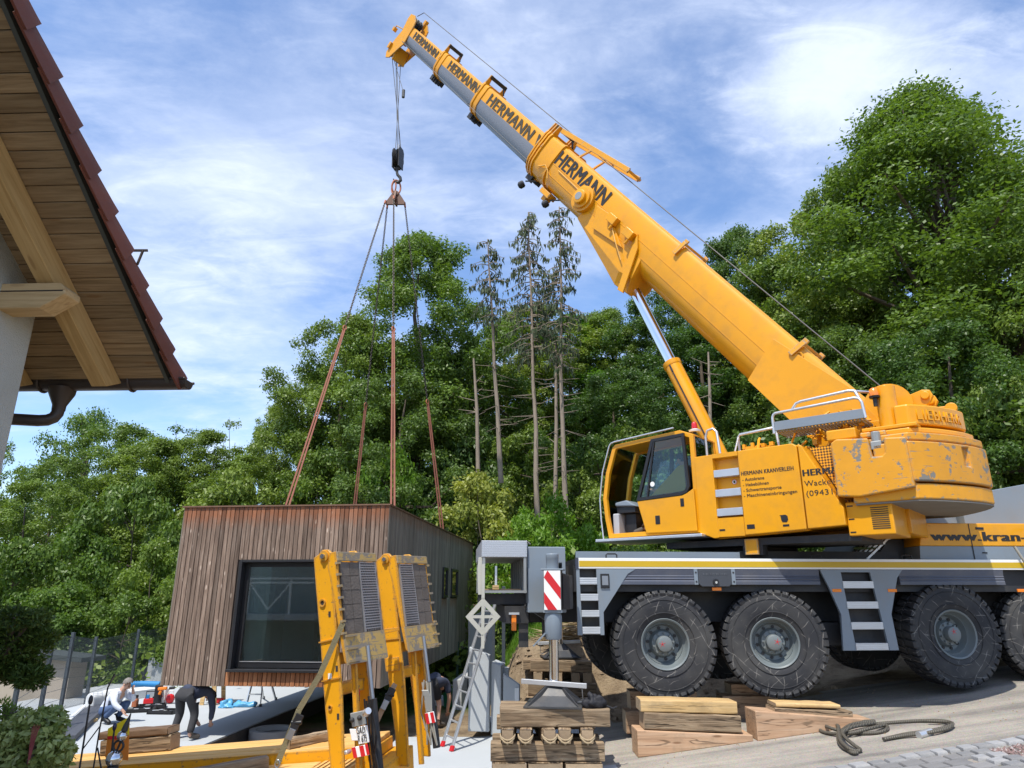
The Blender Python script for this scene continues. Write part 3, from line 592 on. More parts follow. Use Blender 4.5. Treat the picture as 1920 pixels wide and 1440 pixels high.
MB().box(WX0 + 0.132, WX1 - 0.132, 0.108, 0.1195, WZ0 + 0.118, WZ0 + 0.126).build('glazing_bead', M_alu, win)
MB().box(WX0 - 0.02, WX1 + 0.02, -0.075, 0.11, WZ0 - 0.032, WZ0 + 0.012).build('sill', M_frame, win, bevel=0.006)
def curtain_mat():
    m, nt, P, N, L = new_mat('pale_curtain'); P.inputs['Base Color'].default_value = (0.62, 0.68, 0.66, 1); P.inputs['Roughness'].default_value = 0.9
    t = N('ShaderNodeBsdfTranslucent'); t.inputs[0].default_value = (0.62, 0.70, 0.68, 1); mx = N('ShaderNodeMixShader'); mx.inputs[0].default_value = 0.4; L(P.outputs[0], mx.inputs[1]); L(t.outputs[0], mx.inputs[2]); L(mx.outputs[0], nt.nodes['Material Output'].inputs[0]); return m
M_curt = curtain_mat()
def curtain(x0, x1, y):
    c = MB(); nn = 24; pts = [(x0 + (x1 - x0) * k / nn, y + 0.018 * math.sin(k * 1.9)) for k in range(nn + 1)]
    c.loft([[(p[0], p[1], z) for p in pts] + [(p[0], p[1] + 0.01, z) for p in reversed(pts)] for z in (0.16, 2.65)])
    return c.build('curtain', M_curt, mod, smooth=60)
curtain(-0.92, -0.66, 0.34); curtain(-0.45, -0.22, 0.9); curtain(0.36, 0.62, 1.3)
cs_ = MB(); pts = [(-MW + 0.26 + 0.03 * math.sin(k * 1.7), 2.45 + 0.05 * k) for k in range(80)]
cs_.loft([[(p[0], p[1], z) for p in pts] + [(p[0] + 0.008, p[1], z) for p in reversed(pts)] for z in (0.15, MH - 0.27)]); cs_.build('curtain', M_curt, mod, smooth=60)
def small_window(y0, y1):
    w = MB()
    for a0, a1, z0, z1 in ((y0, y0 + 0.05, 1.42, 2.15), (y1 - 0.05, y1, 1.42, 2.15), (y0 + 0.0505, y1 - 0.0505, 2.09, 2.15), (y0 + 0.0505, y1 - 0.0505, 1.42, 1.48)): w.box(MW - 0.03, MW + 0.035, a0, a1, z0, z1)
    o = w.build('window', M_frame, mod)
    MB().box(MW - 0.02, MW + 0.0, y0 + 0.045, y1 - 0.045, 1.475, 2.095).build('pane', pm('dark_glass', (0.01, 0.012, 0.012), 0.05, var=0.05), o)
small_window(5.25, 5.85); small_window(6.40, 7.40)
# ------------------------------------------------------------------ the mobile crane
crane = thing('mobile_crane', 'big yellow telescopic mobile crane with grey carrier lifting the timber module', 'crane', (4.1, 11.9, -1.75))
CRI = Matrix.Translation((-4.1, -11.9, 1.75))
PH, PS, EL = R(40), R(5), R(52.5)
def frame(o, x, y, z): return Matrix(((x[0], y[0], z[0], o[0]), (x[1], y[1], z[1], o[1]), (x[2], y[2], z[2], o[2]), (0, 0, 0, 1)))
SSW = frame((4.1, 11.9, 0), (-math.cos(PH), math.sin(PH), 0), (-math.sin(PH), -math.cos(PH), 0), (0, 0, 1))
CCW = frame((2.21, 10.4, 0), (math.cos(PS), math.sin(PS), 0), (-math.sin(PS), math.cos(PS), 0), (0, 0, 1))
BOW = SSW @ frame((-2.1, -0.02, 2.1), (math.cos(EL), 0, math.sin(EL)), (0, 1, 0), (-math.sin(EL), 0, math.cos(EL)))
def flat_text(body, h, sx=1.0, bold=0.0, ext=0.002, space=1.0):
    cu = bpy.data.curves.new('lettering', 'FONT'); cu.body = body; cu.size = h / 0.70; cu.extrude = ext; cu.offset = bold; cu.space_character = space; cu.resolution_u = 3
    o = bpy.data.objects.new('tmp', cu); COL.objects.link(o)
    bpy.context.view_layer.update()
    me = bpy.data.meshes.new_from_object(o.evaluated_get(bpy.context.evaluated_depsgraph_get()))
    bpy.data.objects.remove(o); bpy.data.curves.remove(cu)
    if sx != 1.0:
        for v in me.vertices: v.co.x *= sx
    return me
def lettering(body, h, mat, parent, matrix, sx=1.0, bold=0.0, ext=0.002, space=1.06, width=None):
    me = flat_text(body, h, 1.0, 0.0, ext, space)
    if bold:            # heavier strokes: the same glyphs laid twice more, a hair to each side
        bm = bmesh.new(); bm.from_mesh(me)
        for k, s in enumerate((-1, 1)):
            d = bmesh.ops.duplicate(bm, geom=bm.verts[:] + bm.edges[:] + bm.faces[:]) if k == 0 else d
            if k == 0: new = [v for v in d['geom'] if isinstance(v, bmesh.types.BMVert)]
            for v in (new if k == 0 else [v for v in bm.verts if v not in set(new)]): v.co.x += s * bold * 1.1; v.co.z += 0.0006 * (k == 0)
        bm.to_mesh(me); bm.free()
    xs = [v.co.x for v in me.vertices]; w = max(xs) - min(xs); k = (width / w) if width else sx
    x0 = min(xs)
    for v in me.vertices: v.co.x = (v.co.x - x0) * k
    me.materials.clear(); me.materials.append(mat)
    o = bpy.data.objects.new('lettering', me); COL.objects.link(o); o.parent = parent; o.matrix_local = matrix
    return o
def cut(o, mb):
    c = mb.build('tmp_cut', None, o.parent); c.matrix_basis = o.matrix_basis; c.matrix_parent_inverse = o.matrix_parent_inverse
    m = o.modifiers.new('b', 'BOOLEAN'); m.operation = 'DIFFERENCE'; m.object = c; m.solver = 'EXACT'; o.modifiers.move(len(o.modifiers) - 1, 0)
    bpy.context.view_layer.update()
    me = bpy.data.meshes.new_from_object(o.evaluated_get(bpy.context.evaluated_depsgraph_get()))
    o.modifiers.clear(); o.data = me; bpy.data.objects.remove(c)

# ---- carrier (along p, inwards q, up z)
car = holder('carrier', crane, CRI @ CCW)
ch = MB(); ch.box(-1.9, 12.2, 0.62, 2.1, -0.42, 0.40); ch.box(-1.3, 12.2, 0.10, 0.6, 0.02, 0.40); ch.box(-1.3, 12.2, 2.12, 2.66, 0.02, 0.40)
for p in (-0.0, 1.66, 4.41, 6.06): ch.cyl((p, 0.35, -0.62), (p, 2.4, -0.62), 0.17, n=12); ch.box(p - 0.25, p + 0.25, 0.9, 1.8, -0.85, -0.43)
ch.box(2.3, 3.6, 0.35, 2.4, -0.75, -0.43)
ch.build('chassis', M_chassis, car)
MB().box(-1.29, 12.0, 0.03, 2.70, 0.401, 0.478).build('deck', M_chassis, car)
st = MB(); st.box(-1.245, 12.0, -0.004, 0.028, 0.342, 0.492); st.build('side_rail', M_white, car, bevel=0.004, seg=1)
MB().box(-1.235, 12.0, -0.008, -0.0045, 0.368, 0.452).build('yellow_stripe', M_tape_y, car)
MB().box(-1.29, -1.246, -0.01, 0.03, 0.335, 0.496).build('rail_end', pm('dark_blue_end', (0.04, 0.045, 0.07), 0.5), car)
MB().box(-1.24, 1.3, 0.24, 0.26, 0.479, 0.60).build('deck_panel', M_grey, car)
MB().box(1.31, 3.9, 0.30, 0.32, 0.479, 0.62).build('deck_panel', M_chassis, car)
hd = MB(); hd.tube([(-0.82, 0.05, 0.49), (-0.82, 0.05, 0.54), (-0.8, 0.05, 0.555), (-0.68, 0.05, 0.555), (-0.66, 0.05, 0.54), (-0.66, 0.05, 0.49)], 0.01, 6)
o = hd.build('grab_handle', M_black, car)
for d in (3.15, 4.6): copy_part(o, car, loc=(d, 0, 0))
tr = MB(); tr.lathe([(0.78, 0), (0.78, 0.16), (0.70, 0.17), (0.70, 0.34)], (2.02, 1.35, 0.48), n=40); tr.box(1.2, 2.9, 0.5, 2.2, 0.478, 0.55)
tr.build('slewing_ring', M_chassis, car, smooth=40)
# fenders with ribs
def fender(p0, p1):
    f = MB(); f.loft([[(p, 0.0, 0.338), (p, 0.012, 0.25), (p, 0.004, 0.235), (p, 0.014, 0.225), (p, 0.002, 0.20), (p, 0.012, 0.185), (p, 0.0, 0.165), (p, 0.0, 0.12), (p, 0.55, 0.118), (p, 0.55, 0.338)] for p in (p0, p1)])
    return f.build('fender', M_fender, car, smooth=30)
fender(-0.66, 0.47); fender(1.0, 2.40); fender(3.66, 5.35); fender(5.9, 7.2)
for p0, p1 in ((0.472, 0.53), (1.04, 1.10)):
    b = MB(); b.box(p0, p1, -0.008, 0.03, 0.116, 0.338); b.build('fender_bracket', M_grey, car, bevel=0.004, seg=1)
    bb = MB(); [bb.cyl(((p0 + p1) / 2, -0.012, z), ((p0 + p1) / 2, -0.0085, z), 0.014, n=8) for z in (0.16, 0.29)]; bb.build('bolt', M_chassis, car)
hc = MB(); hc.prism([(0.535, 0.336), (1.035, 0.336), (1.035, 0.13), (0.99, 0.09), (0.58, 0.09), (0.535, 0.13)], (0, -0.012, 0), (1, 0, 0), (0, 0, 1), (0, 0.05, 0))
hatch = hc.build('hatch', pm('hatch_black', (0.05, 0.055, 0.065), 0.5, var=0.1), car, bevel=0.008)
lk = MB(); lk.cyl((0.79, -0.03, 0.155), (0.79, -0.0125, 0.155), 0.045, n=16); lk.build('lock', M_black, hatch); MB().cyl((0.79, -0.036, 0.15), (0.79, -0.0305, 0.15), 0.018, n=10).build('lock_face', M_chrome, hatch)
lettering('LIEBHERR', 0.028, pm('grey_emblem', (0.10, 0.105, 0.115), 0.4), hatch, frame((0.61, -0.0135, 0.255), (1, 0, 0), (0, 0, 1), (0, -1, 0)), width=0.36)
# access ladders
def ladder_panel(poly, holes, steps, recess=0.10):
    f = MB(); f.prism(poly, (0, -0.002, 0), (1, 0, 0), (0, 0, 1), (0, 0.04, 0)); o = f.build('access_ladder', M_grey, car)
    c = MB(); c.prism(holes, (0, -0.05, 0), (1, 0, 0), (0, 0, 1), (0, 0.2, 0)); cut(o, c)
    for p0, p1, z0, z1 in steps:
        s = MB(); s.box(p0, p1, -0.012, 0.16, z0, z1)
        for k in range(3): s.box(p0, p1, -0.016, -0.0125, z0 + 0.012 + k * 0.03, z0 + 0.022 + k * 0.03)
        s.build('ladder_step', M_alu, car, bevel=0.003, seg=1)
    b = MB(); xs = [p[0] for p in holes]; zs = [p[1] for p in holes]; b.box(min(xs) - 0.02, max(xs) + 0.02, 0.18, 0.20, min(zs), max(zs)); b.build('ladder_backing', M_chassis, car)
ladder_panel([(-1.28, 0.336), (-0.40, 0.336), (-0.52, 0.27), (-0.90, -0.26), (-0.90, -0.57), (-1.28, -0.57)], [(-1.235, 0.335), (-0.985, 0.335), (-0.955, -0.575), (-1.215, -0.575)],
    [(-1.235, -0.98, 0.12, 0.215), (-1.23, -0.97, -0.105, -0.01), (-1.22, -0.963, -0.325, -0.235), (-1.215, -0.957, -0.555, -0.46)])
ladder_panel([(2.42, 0.336), (3.72, 0.336), (3.62, 0.22), (3.44, -0.30), (3.47, -0.80), (2.62, -0.80), (2.66, -0.30), (2.52, 0.10)], [(2.74, 0.30), (3.20, 0.30), (3.33, -0.795), (2.82, -0.795)],
    [(2.745, 3.225, 0.07, 0.17), (2.765, 3.25, -0.22, -0.12), (2.79, 3.28, -0.51, -0.41), (2.815, 3.31, -0.795, -0.70)])
lp = MB(); lp.box(-0.93, -0.80, -0.022, -0.0025, 0.07, 0.27); lamp = lp.build('side_lamp', M_black, car, bevel=0.006); MB().box(-0.91, -0.82, -0.027, -0.0225, 0.11, 0.24).build('lamp_lens', M_steel, lamp)
mk = MB(); mk.box(0.74, 0.88, 0.02, 0.04, 0.035, 0.08); o = mk.build('side_marker', M_orange, car, bevel=0.004)
for p, z in ((1.83, -0.02), (2.70, -0.02), (4.78, -0.02)): copy_part(o, car, loc=(p, -0.03, z))
# rear outrigger housing and the aluminium crate behind it
ob = MB(); ob.box(-1.98, -1.42, 0.10, 2.4, -0.27, 0.655); o = ob.build('outrigger_housing', M_grey, car, bevel=0.012)
c = MB(); c.box(-1.60, -1.47, -0.1, 0.35, 0.02, 0.42); cut(o, c)
MB().box(-1.99, -1.975, 0.12, 2.3, 0.35, 0.70).build('housing_edge', M_grey, car)
hp = MB(); [hp.tube([(-2.02, 0.15 + 0.03 * k, 0.58), (-2.06, 0.15 + 0.03 * k, 0.68), (-1.99, 0.15 + 0.03 * k, 0.74), (-1.93, 0.2, 0.70)], 0.012, 6) for k in range(4)]; hp.build('hydraulic_hose', M_hose, car)
cr = MB()
for p in (-2.645, -2.045): 
    for q in (0.06, 2.2): cr.beam((p + 0.02, q, 0.0), (p + 0.02, q, 0.5), 0.04, 0.04)
for q in (0.06, 2.2): cr.beam((-2.645, q, 0.02), (-2.0, q, 0.02), 0.035, 0.035)
for p in (-2.625, -2.025): cr.beam((p, 0.08, 0.02), (p, 2.2, 0.02), 0.035, 0.035)
for k in range(6): cr.beam((-2.02, 0.2 + k * 0.34, 0.02), (-2.02, 0.2 + k * 0.34, 0.5), 0.012, 0.14)
for k in range(5): cr.beam((-2.63, 0.35 + k * 0.4, 0.02), (-2.63, 0.35 + k * 0.4, 0.5), 0.012, 0.16)
crt = cr.build('storage_crate', M_alu_dull, car)
def tread_mat():
    m, nt, P, N, L = new_mat('chequer_plate'); tc = N('ShaderNodeTexCoord')
    P.inputs['Base Color'].default_value = (0.52, 0.53, 0.55, 1); P.inputs['Metallic'].default_value = 0.7; P.inputs['Roughness'].default_value = 0.42
    ck = N('ShaderNodeTexChecker'); ck.inputs['Scale'].default_value = 42; mp = N('ShaderNodeMapping'); mp.inputs['Rotation'].default_value = (0, R(45), 0); L(tc.outputs['Object'], mp.inputs[0]); L(mp.outputs[0], ck.inputs[0])
    b = N('ShaderNodeBump'); b.inputs['Strength'].default_value = 0.7; b.inputs['Distance'].default_value = 0.008; L(ck.outputs['Fac'], b.inputs['Height']); L(b.outputs[0], P.inputs['Normal']); return m
M_cheq = tread_mat()
MB().box(-2.66, -1.995, 0.03, 2.22, 0.50, 0.735).build('crate_lid', M_cheq, crt, bevel=0.006)
MB().box(-2.6, -2.06, 0.3, 2.1, 0.04, 0.06).build('crate_floor', M_timber, crt)
jk = MB(); jk.beam((-2.44, 0.16, 0.10), (-2.44, 0.16, 0.38), 0.03, 0.03); jk.build('tool_handle', M_alu, crt); MB().box(-2.49, -2.40, 0.1, 0.2, 0.05, 0.11).build('wood_block', M_timber_new, crt)
tb = MB(); tb.box(-2.62, -1.95, 0.4, 2.3, -0.16, -0.01); tb.box(-2.3, -1.95, 0.3, 2.2, -0.42, -0.18); tb.cyl((-1.95, 0.45, -0.12), (-1.95, 0.5, -0.12), 0.11, n=16); tb.beam((-2.0, 0.25, -0.16), (-1.45, 0.45, -0.5), 0.05, 0.06); tb.beam((-2.02, 0.35, -0.2), (-2.02, 0.35, -0.75), 0.14, 0.03); tb.beam((-1.6, 0.5, -0.27), (-1.6, 0.5, -0.62), 0.25, 0.06)
tb.build('rear_underrun', M_chassis, car)
MB().box(-2.20, -2.13, 0.27, 0.33, -0.52, -0.30).build('rear_lamp', M_orange, car, bevel=0.008); MB().box(-2.24, -2.09, 0.25, 0.34, -0.30, -0.27).build('lamp_guard', M_alu, car)
# engine cover with web address, grating, exhaust, driver's cab
ec = MB(); ec.prism([(4.13, 0.70), (4.20, 0.98), (4.26, 1.05), (7.5, 1.06), (7.5, 0.70)], (0, 0.08, 0), (1, 0, 0), (0, 0, 1), (0, 2.3, 0)); cov = ec.build('engine_cover', M_yel, car, bevel=0.015)
e2 = MB(); e2.prism([(4.10, 0.479), (4.13, 0.697), (7.5, 0.697), (7.5, 0.479)], (0, 0.085, 0), (1, 0, 0), (0, 0, 1), (0, 2.28, 0)); e2.build('cover_base', M_grey, car)
MB().box(4.985, 4.998, 0.074, 0.082, 0.48, 1.045).build('panel_gap', M_black, cov)
MB().box(5.10, 5.23, 0.070, 0.082, 0.955, 0.99).build('vent_slot', M_black, cov); MB().box(5.14, 5.22, 0.078, 0.0845, 0.59, 0.61).build('vent_slot', M_black, cov)
lettering('www.kran-hermann.de', 0.142, M_letter, cov, frame((4.32, 0.0765, 0.782), (1, 0, 0), (0, 0, 1), (0, -1, 0)), bold=0.009, width=3.35)
ds = MB(); ds.prism([(3.55, 0.479), (4.05, 0.479), (4.12, 0.95), (3.98, 0.98)], (0, 0.4, 0), (1, 0, 0), (0, 0, 1), (0, 1.9, 0)); ds.build('cover_end', M_black, car)
gr = MB()
for k in range(6): gr.beam((3.38 + 0.5 * k / 5, 0.28, 0.52 + 0.40 * k / 5 * 0.95), (3.38 + 0.5 * k / 5, 0.95, 0.56 + 0.40 * k / 5 * 0.95), 0.035, 0.03)
for k in range(5): gr.beam((3.36, 0.30 + 0.15 * k, 0.50), (3.90, 0.30 + 0.15 * k, 0.93), 0.03, 0.03)
gr.build('step_grating', M_alu, car)
ex = MB(); ex.cyl((4.78, 0.9, 1.0), (4.78, 0.9, 1.5), 0.13, n=20); ex.box(4.2, 4.25, 0.5, 0.55, 1.0, 1.35); ex.build('exhaust', M_steel, car, smooth=40)
dc = MB(); dc.prism([(4.35, 1.065), (4.35, 1.25), (5.3, 1.42), (5.35, 1.065)], (0, 0.75, 0), (1, 0, 0), (0, 0, 1), (0, 1.5, 0)); dc.build('rear_cowl', M_grey, car, bevel=0.01)
d2 = MB(); d2.prism([(5.37, 1.065), (5.37, 1.50), (5.62, 1.60), (7.6, 1.95), (7.6, 1.065)], (0, 0.62, 0), (1, 0, 0), (0, 0, 1), (0, 1.9, 0)); d2.build('driver_cab', M_grey, car, bevel=0.01)
th = MB(); th.tube([(5.98, -0.03, 0.96), (5.90, -0.05, 0.99), (5.82, -0.06, 0.93), (5.79, -0.06, 0.80), (5.83, -0.06, 0.62), (5.93, -0.06, 0.45), (6.1, -0.05, 0.36)], 0.022, 8); th.tube([(5.60, -0.03, 0.69), (5.64, -0.06, 0.55), (5.74, -0.07, 0.34), (5.88, -0.07, 0.18), (6.1, -0.05, 0.06)], 0.020, 8); th.tube([(5.88, -0.06, 0.52), (5.84, -0.07, 0.30)], 0.008, 6)
th.build('fuel_hose', M_hose, car, smooth=50)
MB().lathe([(0.055, 0), (0.06, 0.02), (0.03, 0.04)], (6.02, 0.06, 0.66), (0, -1, 0), 16).build('filler_cap', M_rust, car)

# ---- wheels
def tyre_mesh():
    b = MB(); prof = [(0.335, -0.165), (0.36, -0.185), (0.44, -0.205), (0.55, -0.212), (0.64, -0.205), (0.695, -0.19), (0.712, -0.16), (0.716, -0.05), (0.716, 0.05), (0.712, 0.16), (0.695, 0.19), (0.64, 0.205), (0.55, 0.212), (0.44, 0.205), (0.36, 0.185), (0.335, 0.165)]
    b.lathe(prof, axis=(0, 1, 0), n=64, caps=False)
    nl = 40
    for i in range(nl):
        for sgn in (-1, 1):
            t = 2 * math.pi * (i + (0.5 if sgn > 0 else 0)) / nl; w = 2 * math.pi / nl * 0.36
            def pt(r, y, tt): return (r * math.cos(tt), y, r * math.sin(tt))
            v = []
            for tt in (t - w, t + w):
                sk = 0.05 * sgn
                v += [pt(0.66, 0.200 * sgn, tt), pt(0.700, 0.214 * sgn, tt), pt(0.740, 0.196 * sgn, tt), pt(0.742, 0.02 * sgn, tt + sk), pt(0.70, 0.02 * sgn, tt + sk)]
            b.add(v, [(0, 1, 2, 3, 4), (9, 8, 7, 6, 5)] + [(k, (k + 1) % 5 + 0, (k + 1) % 5 + 5, k + 5) for k in range(5)])
    for y0 in (-0.2135, ):      # sidewall rings and raised lettering blocks
        for r in (0.42, 0.60): b.lathe([(r, y0 + 0.008), (r + 0.004, y0 - 0.002), (r + 0.012, y0 - 0.002), (r + 0.016, y0 + 0.008)], axis=(0, 1, 0), n=64, caps=False)
    return b
def tyre_mat():
    m, nt, P, N, L = new_mat('scuffed_tyre'); tc = N('ShaderNodeTexCoord')
    t = N('ShaderNodeTexNoise'); t.inputs['Scale'].default_value = 2.4; t.inputs['Detail'].default_value = 8; L(tc.outputs['Object'], t.inputs[0])
    cr = N('ShaderNodeValToRGB'); L(t.outputs[0], cr.inputs[0]); e = cr.color_ramp.elements; e[0].position = 0.35; e[0].color = (0.022, 0.023, 0.027, 1); e[1].position = 0.75; e[1].color = (0.068, 0.066, 0.062, 1)
    oi = N('ShaderNodeObjectInfo'); cur = cr.outputs[0]
    for k, (rot, s) in enumerate(((0.5, 5), (1.9, 6.5), (2.7, 4.2))):       # pale scuff lines
        mp = N('ShaderNodeMapping'); mp.inputs['Rotation'].default_value = (0, rot, 0); L(tc.outputs['Object'], mp.inputs[0])
        mp.inputs['Location'].default_value = (k * 3.1, 0, k)
        w = N('ShaderNodeTexWave'); w.inputs['Scale'].default_value = s * 0.42; w.inputs['Distortion'].default_value = 5; w.inputs['Detail'].default_value = 3; w.inputs['Detail Scale'].default_value = 0.8; L(mp.outputs[0], w.inputs[0])
        n2 = N('ShaderNodeTexNoise'); n2.inputs['Scale'].default_value = 5; L(mp.outputs[0], n2.inputs[0])
        r = N('ShaderNodeMapRange'); L(w.outputs['Fac'], r.inputs[0]); r.inputs[1].default_value = 0.985; r.inputs[2].default_value = 1.0
        r2 = N('ShaderNodeMapRange'); L(n2.outputs[0], r2.inputs[0]); r2.inputs[1].default_value = 0.50; r2.inputs[2].default_value = 0.62; r2.inputs[4].default_value = 0.55
        mu = N('ShaderNodeMath'); mu.operation = 'MULTIPLY'; L(r.outputs[0], mu.inputs[0]); L(r2.outputs[0], mu.inputs[1])
        mx = N('ShaderNodeMix'); mx.data_type = 'RGBA'; L(mu.outputs[0], mx.inputs[0]); L(cur, mx.inputs[6]); mx.inputs[7].default_value = (0.33, 0.31, 0.28, 1); cur = mx.outputs[2]
    L(cur, P.inputs['Base Color']); P.inputs['Roughness'].default_value = 0.72; P.inputs['Specular IOR Level'].default_value = 0.35
    return m
M_tyre = tyre_mat()
def make_wheel():
    w = holder('wheel', crane)
    tyre_mesh().build('tyre', M_tyre, w, smooth=35)
    rm = MB(); rm.lathe([(0.335, 0.16), (0.335, -0.10), (0.335, -0.17), (0.352, -0.188), (0.345, -0.196), (0.325, -0.185), (0.315, -0.15), (0.30, -0.09), (0.285, -0.07), (0.275, -0.075), (0.255, 0.0), (0.245, 0.02), (0.12, 0.03)], axis=(0, 1, 0), n=48, caps=False)
    rm.build('rim', M_hub, w, smooth=40)
    hb = MB(); hb.lathe([(0.0, -0.175), (0.085, -0.175), (0.105, -0.165), (0.112, -0.14), (0.112, -0.06), (0.165, -0.05), (0.175, -0.02), (0.20, 0.03)], axis=(0, 1, 0), n=40, caps=False)
    hub = hb.build('hub', M_hub, w, smooth=35)
    nb = MB()
    for k in range(10):
        t = 2 * math.pi * k / 10 + 0.2; nb.cyl((0.145 * math.cos(t), -0.085, 0.145 * math.sin(t)), (0.145 * math.cos(t), -0.05, 0.145 * math.sin(t)), 0.017, n=6)
    nb.build('wheel_nuts', M_hub, w)['kind'] = 'stuff'
    hl = MB()
    for k in range(10):
        t = 2 * math.pi * k / 10 + 0.5; hl.cyl((0.215 * math.cos(t), 0.008, 0.215 * math.sin(t)), (0.215 * math.cos(t), 0.03, 0.215 * math.sin(t)), 0.024, n=10)
    hl.build('vent_holes', M_black, w)['kind'] = 'stuff'
    sp = MB()
    for k in range(5): 
        a = k * 1.25 + 0.4; sp.beam((-0.04, -0.1762, 0.0), (-0.04 + 0.045 * math.cos(a), -0.1762, 0.045 * math.sin(a)), 0.009, 0.002, up=(0, 1, 0), w1=0.003)
    sp.build('red_paint_mark', M_red, w)
    return w
wh = make_wheel(); first = True
for p, z, st_ in ((0, -0.70, 4), (1.66, -0.69, 14), (4.41, -0.585, -3), (6.06, -0.60, 16)):
    for side in (0, 1):
        o = wh if first else copy_tree(wh, crane)
        first = False
        mt = CCW @ Matrix.Translation((p, 0.215 if side == 0 else 2.5, z)) @ Matrix.Rotation(R(-st_), 4, 'Z') @ Matrix.Rotation(p * 1.7, 4, 'Y')
        if side: mt = mt @ Matrix.Rotation(math.pi, 4, 'Z')
        o.matrix_local = CRI @ mt

# ---- outriggers
def make_outrigger():
    o = holder('outrigger', crane)
    bm_ = MB(); bm_.box(-0.14, 0.12, 0.16, 2.2, -0.20, 0.27); bm_.build('outrigger_beam', M_chassis, o, bevel=0.01)
    sb = MB(); sb.prism([(0.135, 0.02), (0.215, 0.16), (0.235, 0.6), (0.135, 0.6)], (0, 0, -0.21), (1, 0, 0), (0, 1, 0), (0, 0, 0.45)); sb.build('beam_guard', M_chassis, o, bevel=0.01)
    wp = MB(); wp.box(-0.105, 0.115, -0.135, -0.123, -0.21, 0.29); pl = wp.build('warning_plate', M_white, o)
    st_ = MB()
    for poly in ([(-0.055, 0.289), (-0.104, 0.20), (0.114, -0.08), (0.114, 0.07)], [(-0.104, 0.016), (-0.104, -0.124), (-0.055, -0.209), (0.065, -0.209)]):
        st_.prism(poly, (0, -0.1375, 0), (1, 0, 0), (0, 0, 1), (0, 0.002, 0))
    st_.build('red_stripe', M_red, pl)
    tu = MB(); tu.lathe([(0.10, -0.58), (0.11, -0.56), (0.115, -0.30), (0.095, -0.22)], n=24); c_ = MB(); c_.lathe([(0.085, 0.313), (0.085, 0.44), (0.088, 0.445), (0.088, 0.50), (0.08, 0.51)], n=24); c_.build('jack_cap', M_grey, o, smooth=35); c_ = MB(); c_.box(-0.15, 0.16, -0.14, 0.155, 0.292, 0.312); c_.build('top_flange', M_grey, o, bevel=0.004); tu.box(-0.12, 0.13, -0.12, 0.14, -0.245, -0.212); tu.build('jack_tube', M_grey, o, smooth=35)
    ib = MB(); ib.box(-0.11, 0.125, -0.12, 0.15, -0.211, 0.291); ib.build('jack_housing', M_chassis, o)
    MB().beam((-0.10, -0.05, -0.50), (-0.26, -0.05, -0.66), 0.09, 0.02).build('catch_lever', M_grey, o)
    rd = MB(); rd.cyl((0, 0, -1.12), (0, 0, -0.57), 0.062, n=24); rd.build('jack_rod', M_chrome, o, smooth=35)
    pd = MB()
    pd.prism([(-0.36, -0.36), (0.36, -0.36), (0.36, 0.36), (-0.36, 0.36)], (0, 0, -1.36), (1, 0, 0), (0, 1, 0), (0, 0, 0.02))
    pd.loft([[(sx * s, sy * s, z) for sx, sy in ((-1, -1), (1, -1), (1, 1), (-1, 1))] for s, z in ((0.30, -1.34), (0.16, -1.24), (0.085, -1.15), (0.07, -1.12))])
    for k in range(4):
        a = math.pi / 4 + k * math.pi / 2; pd.prism([(0.05, -1.13), (0.09, -1.10), (0.44, -1.325), (0.46, -1.34), (0.05, -1.34)], (0, 0, 0), (math.cos(a), math.sin(a), 0), (0, 0, 1), (-0.012 * math.sin(a), 0.012 * math.cos(a), 0))
    pd.build('foot_plate', pm('foot_steel', (0.05, 0.052, 0.056), 0.5, metal=0.3, var=0.25, dirt=(0.2, 0.17, 0.13), dirt_amt=0.2), o)
    bar = MB(); bar.beam((-0.42, -0.05, -1.085), (0.42, -0.13, -1.12), 0.045, 0.06); bar.build('carry_bar', M_alu, o, bevel=0.005)
    MB().tube([(0.36, -0.13, -1.15), (0.37, -0.13, -1.30), (0.30, -0.13, -1.31)], 0.006, 5).build('wire_loop', M_steel, o)
    return o
og = make_outrigger(); og.matrix_local = CRI @ CCW @ Matrix.Translation((-1.735, -0.72, 0)) @ Matrix.Rotation(R(-13), 4, 'Z')
o2 = copy_tree(og, crane); o2.matrix_local = CRI @ CCW @ Matrix.Translation((-0.93, 4.0, 0.17)) @ Matrix.Rotation(math.pi, 4, 'Z')

# ---- superstructure (a to the boom side, l to the cab side, z)
sup = holder('superstructure', crane, CRI @ SSW)
eh = MB(); eh.prism([(0.32, 0.91), (0.07, 0.81), (-1.33, 0.87), (-1.33, 2.14), (0.30, 2.13)], (0, 0.45, 0), (1, 0, 0), (0, 0, 1), (0, 0.79, 0)); eh.build('engine_house', M_yel, sup, bevel=0.02)
RZ0, RZ1, RA0, RA1 = 1.12, 2.07, -0.42, 0.0
s1 = MB(); s1.prism([(0.315, 0.912), (0.075, 0.815), (RA1, 0.822), (RA1, 2.135), (0.305, 2.13)], (0, 1.243, 0), (1, 0, 0), (0, 0, 1), (0, 0.127, 0)); s1.build('side_panel', M_yel, sup, bevel=0.010)
s1 = MB(); s1.prism([(RA0, 0.840), (-1.328, 0.878), (-1.328, 2.10), (-1.27, 2.145), (RA0, 2.14)], (0, 1.243, 0), (1, 0, 0), (0, 0, 1), (0, 0.127, 0)); s1.build('side_panel', M_yel, sup, bevel=0.014)
s1 = MB(); s1.box(RA0 + 0.001, RA1 - 0.001, 1.243, 1.369, RZ1, 2.138); s1.build('side_panel', M_yel, sup); s1 = MB(); s1.box(RA0 + 0.001, RA1 - 0.001, 1.243, 1.369, 0.835, RZ0); s1.build('side_panel', M_yel, sup)
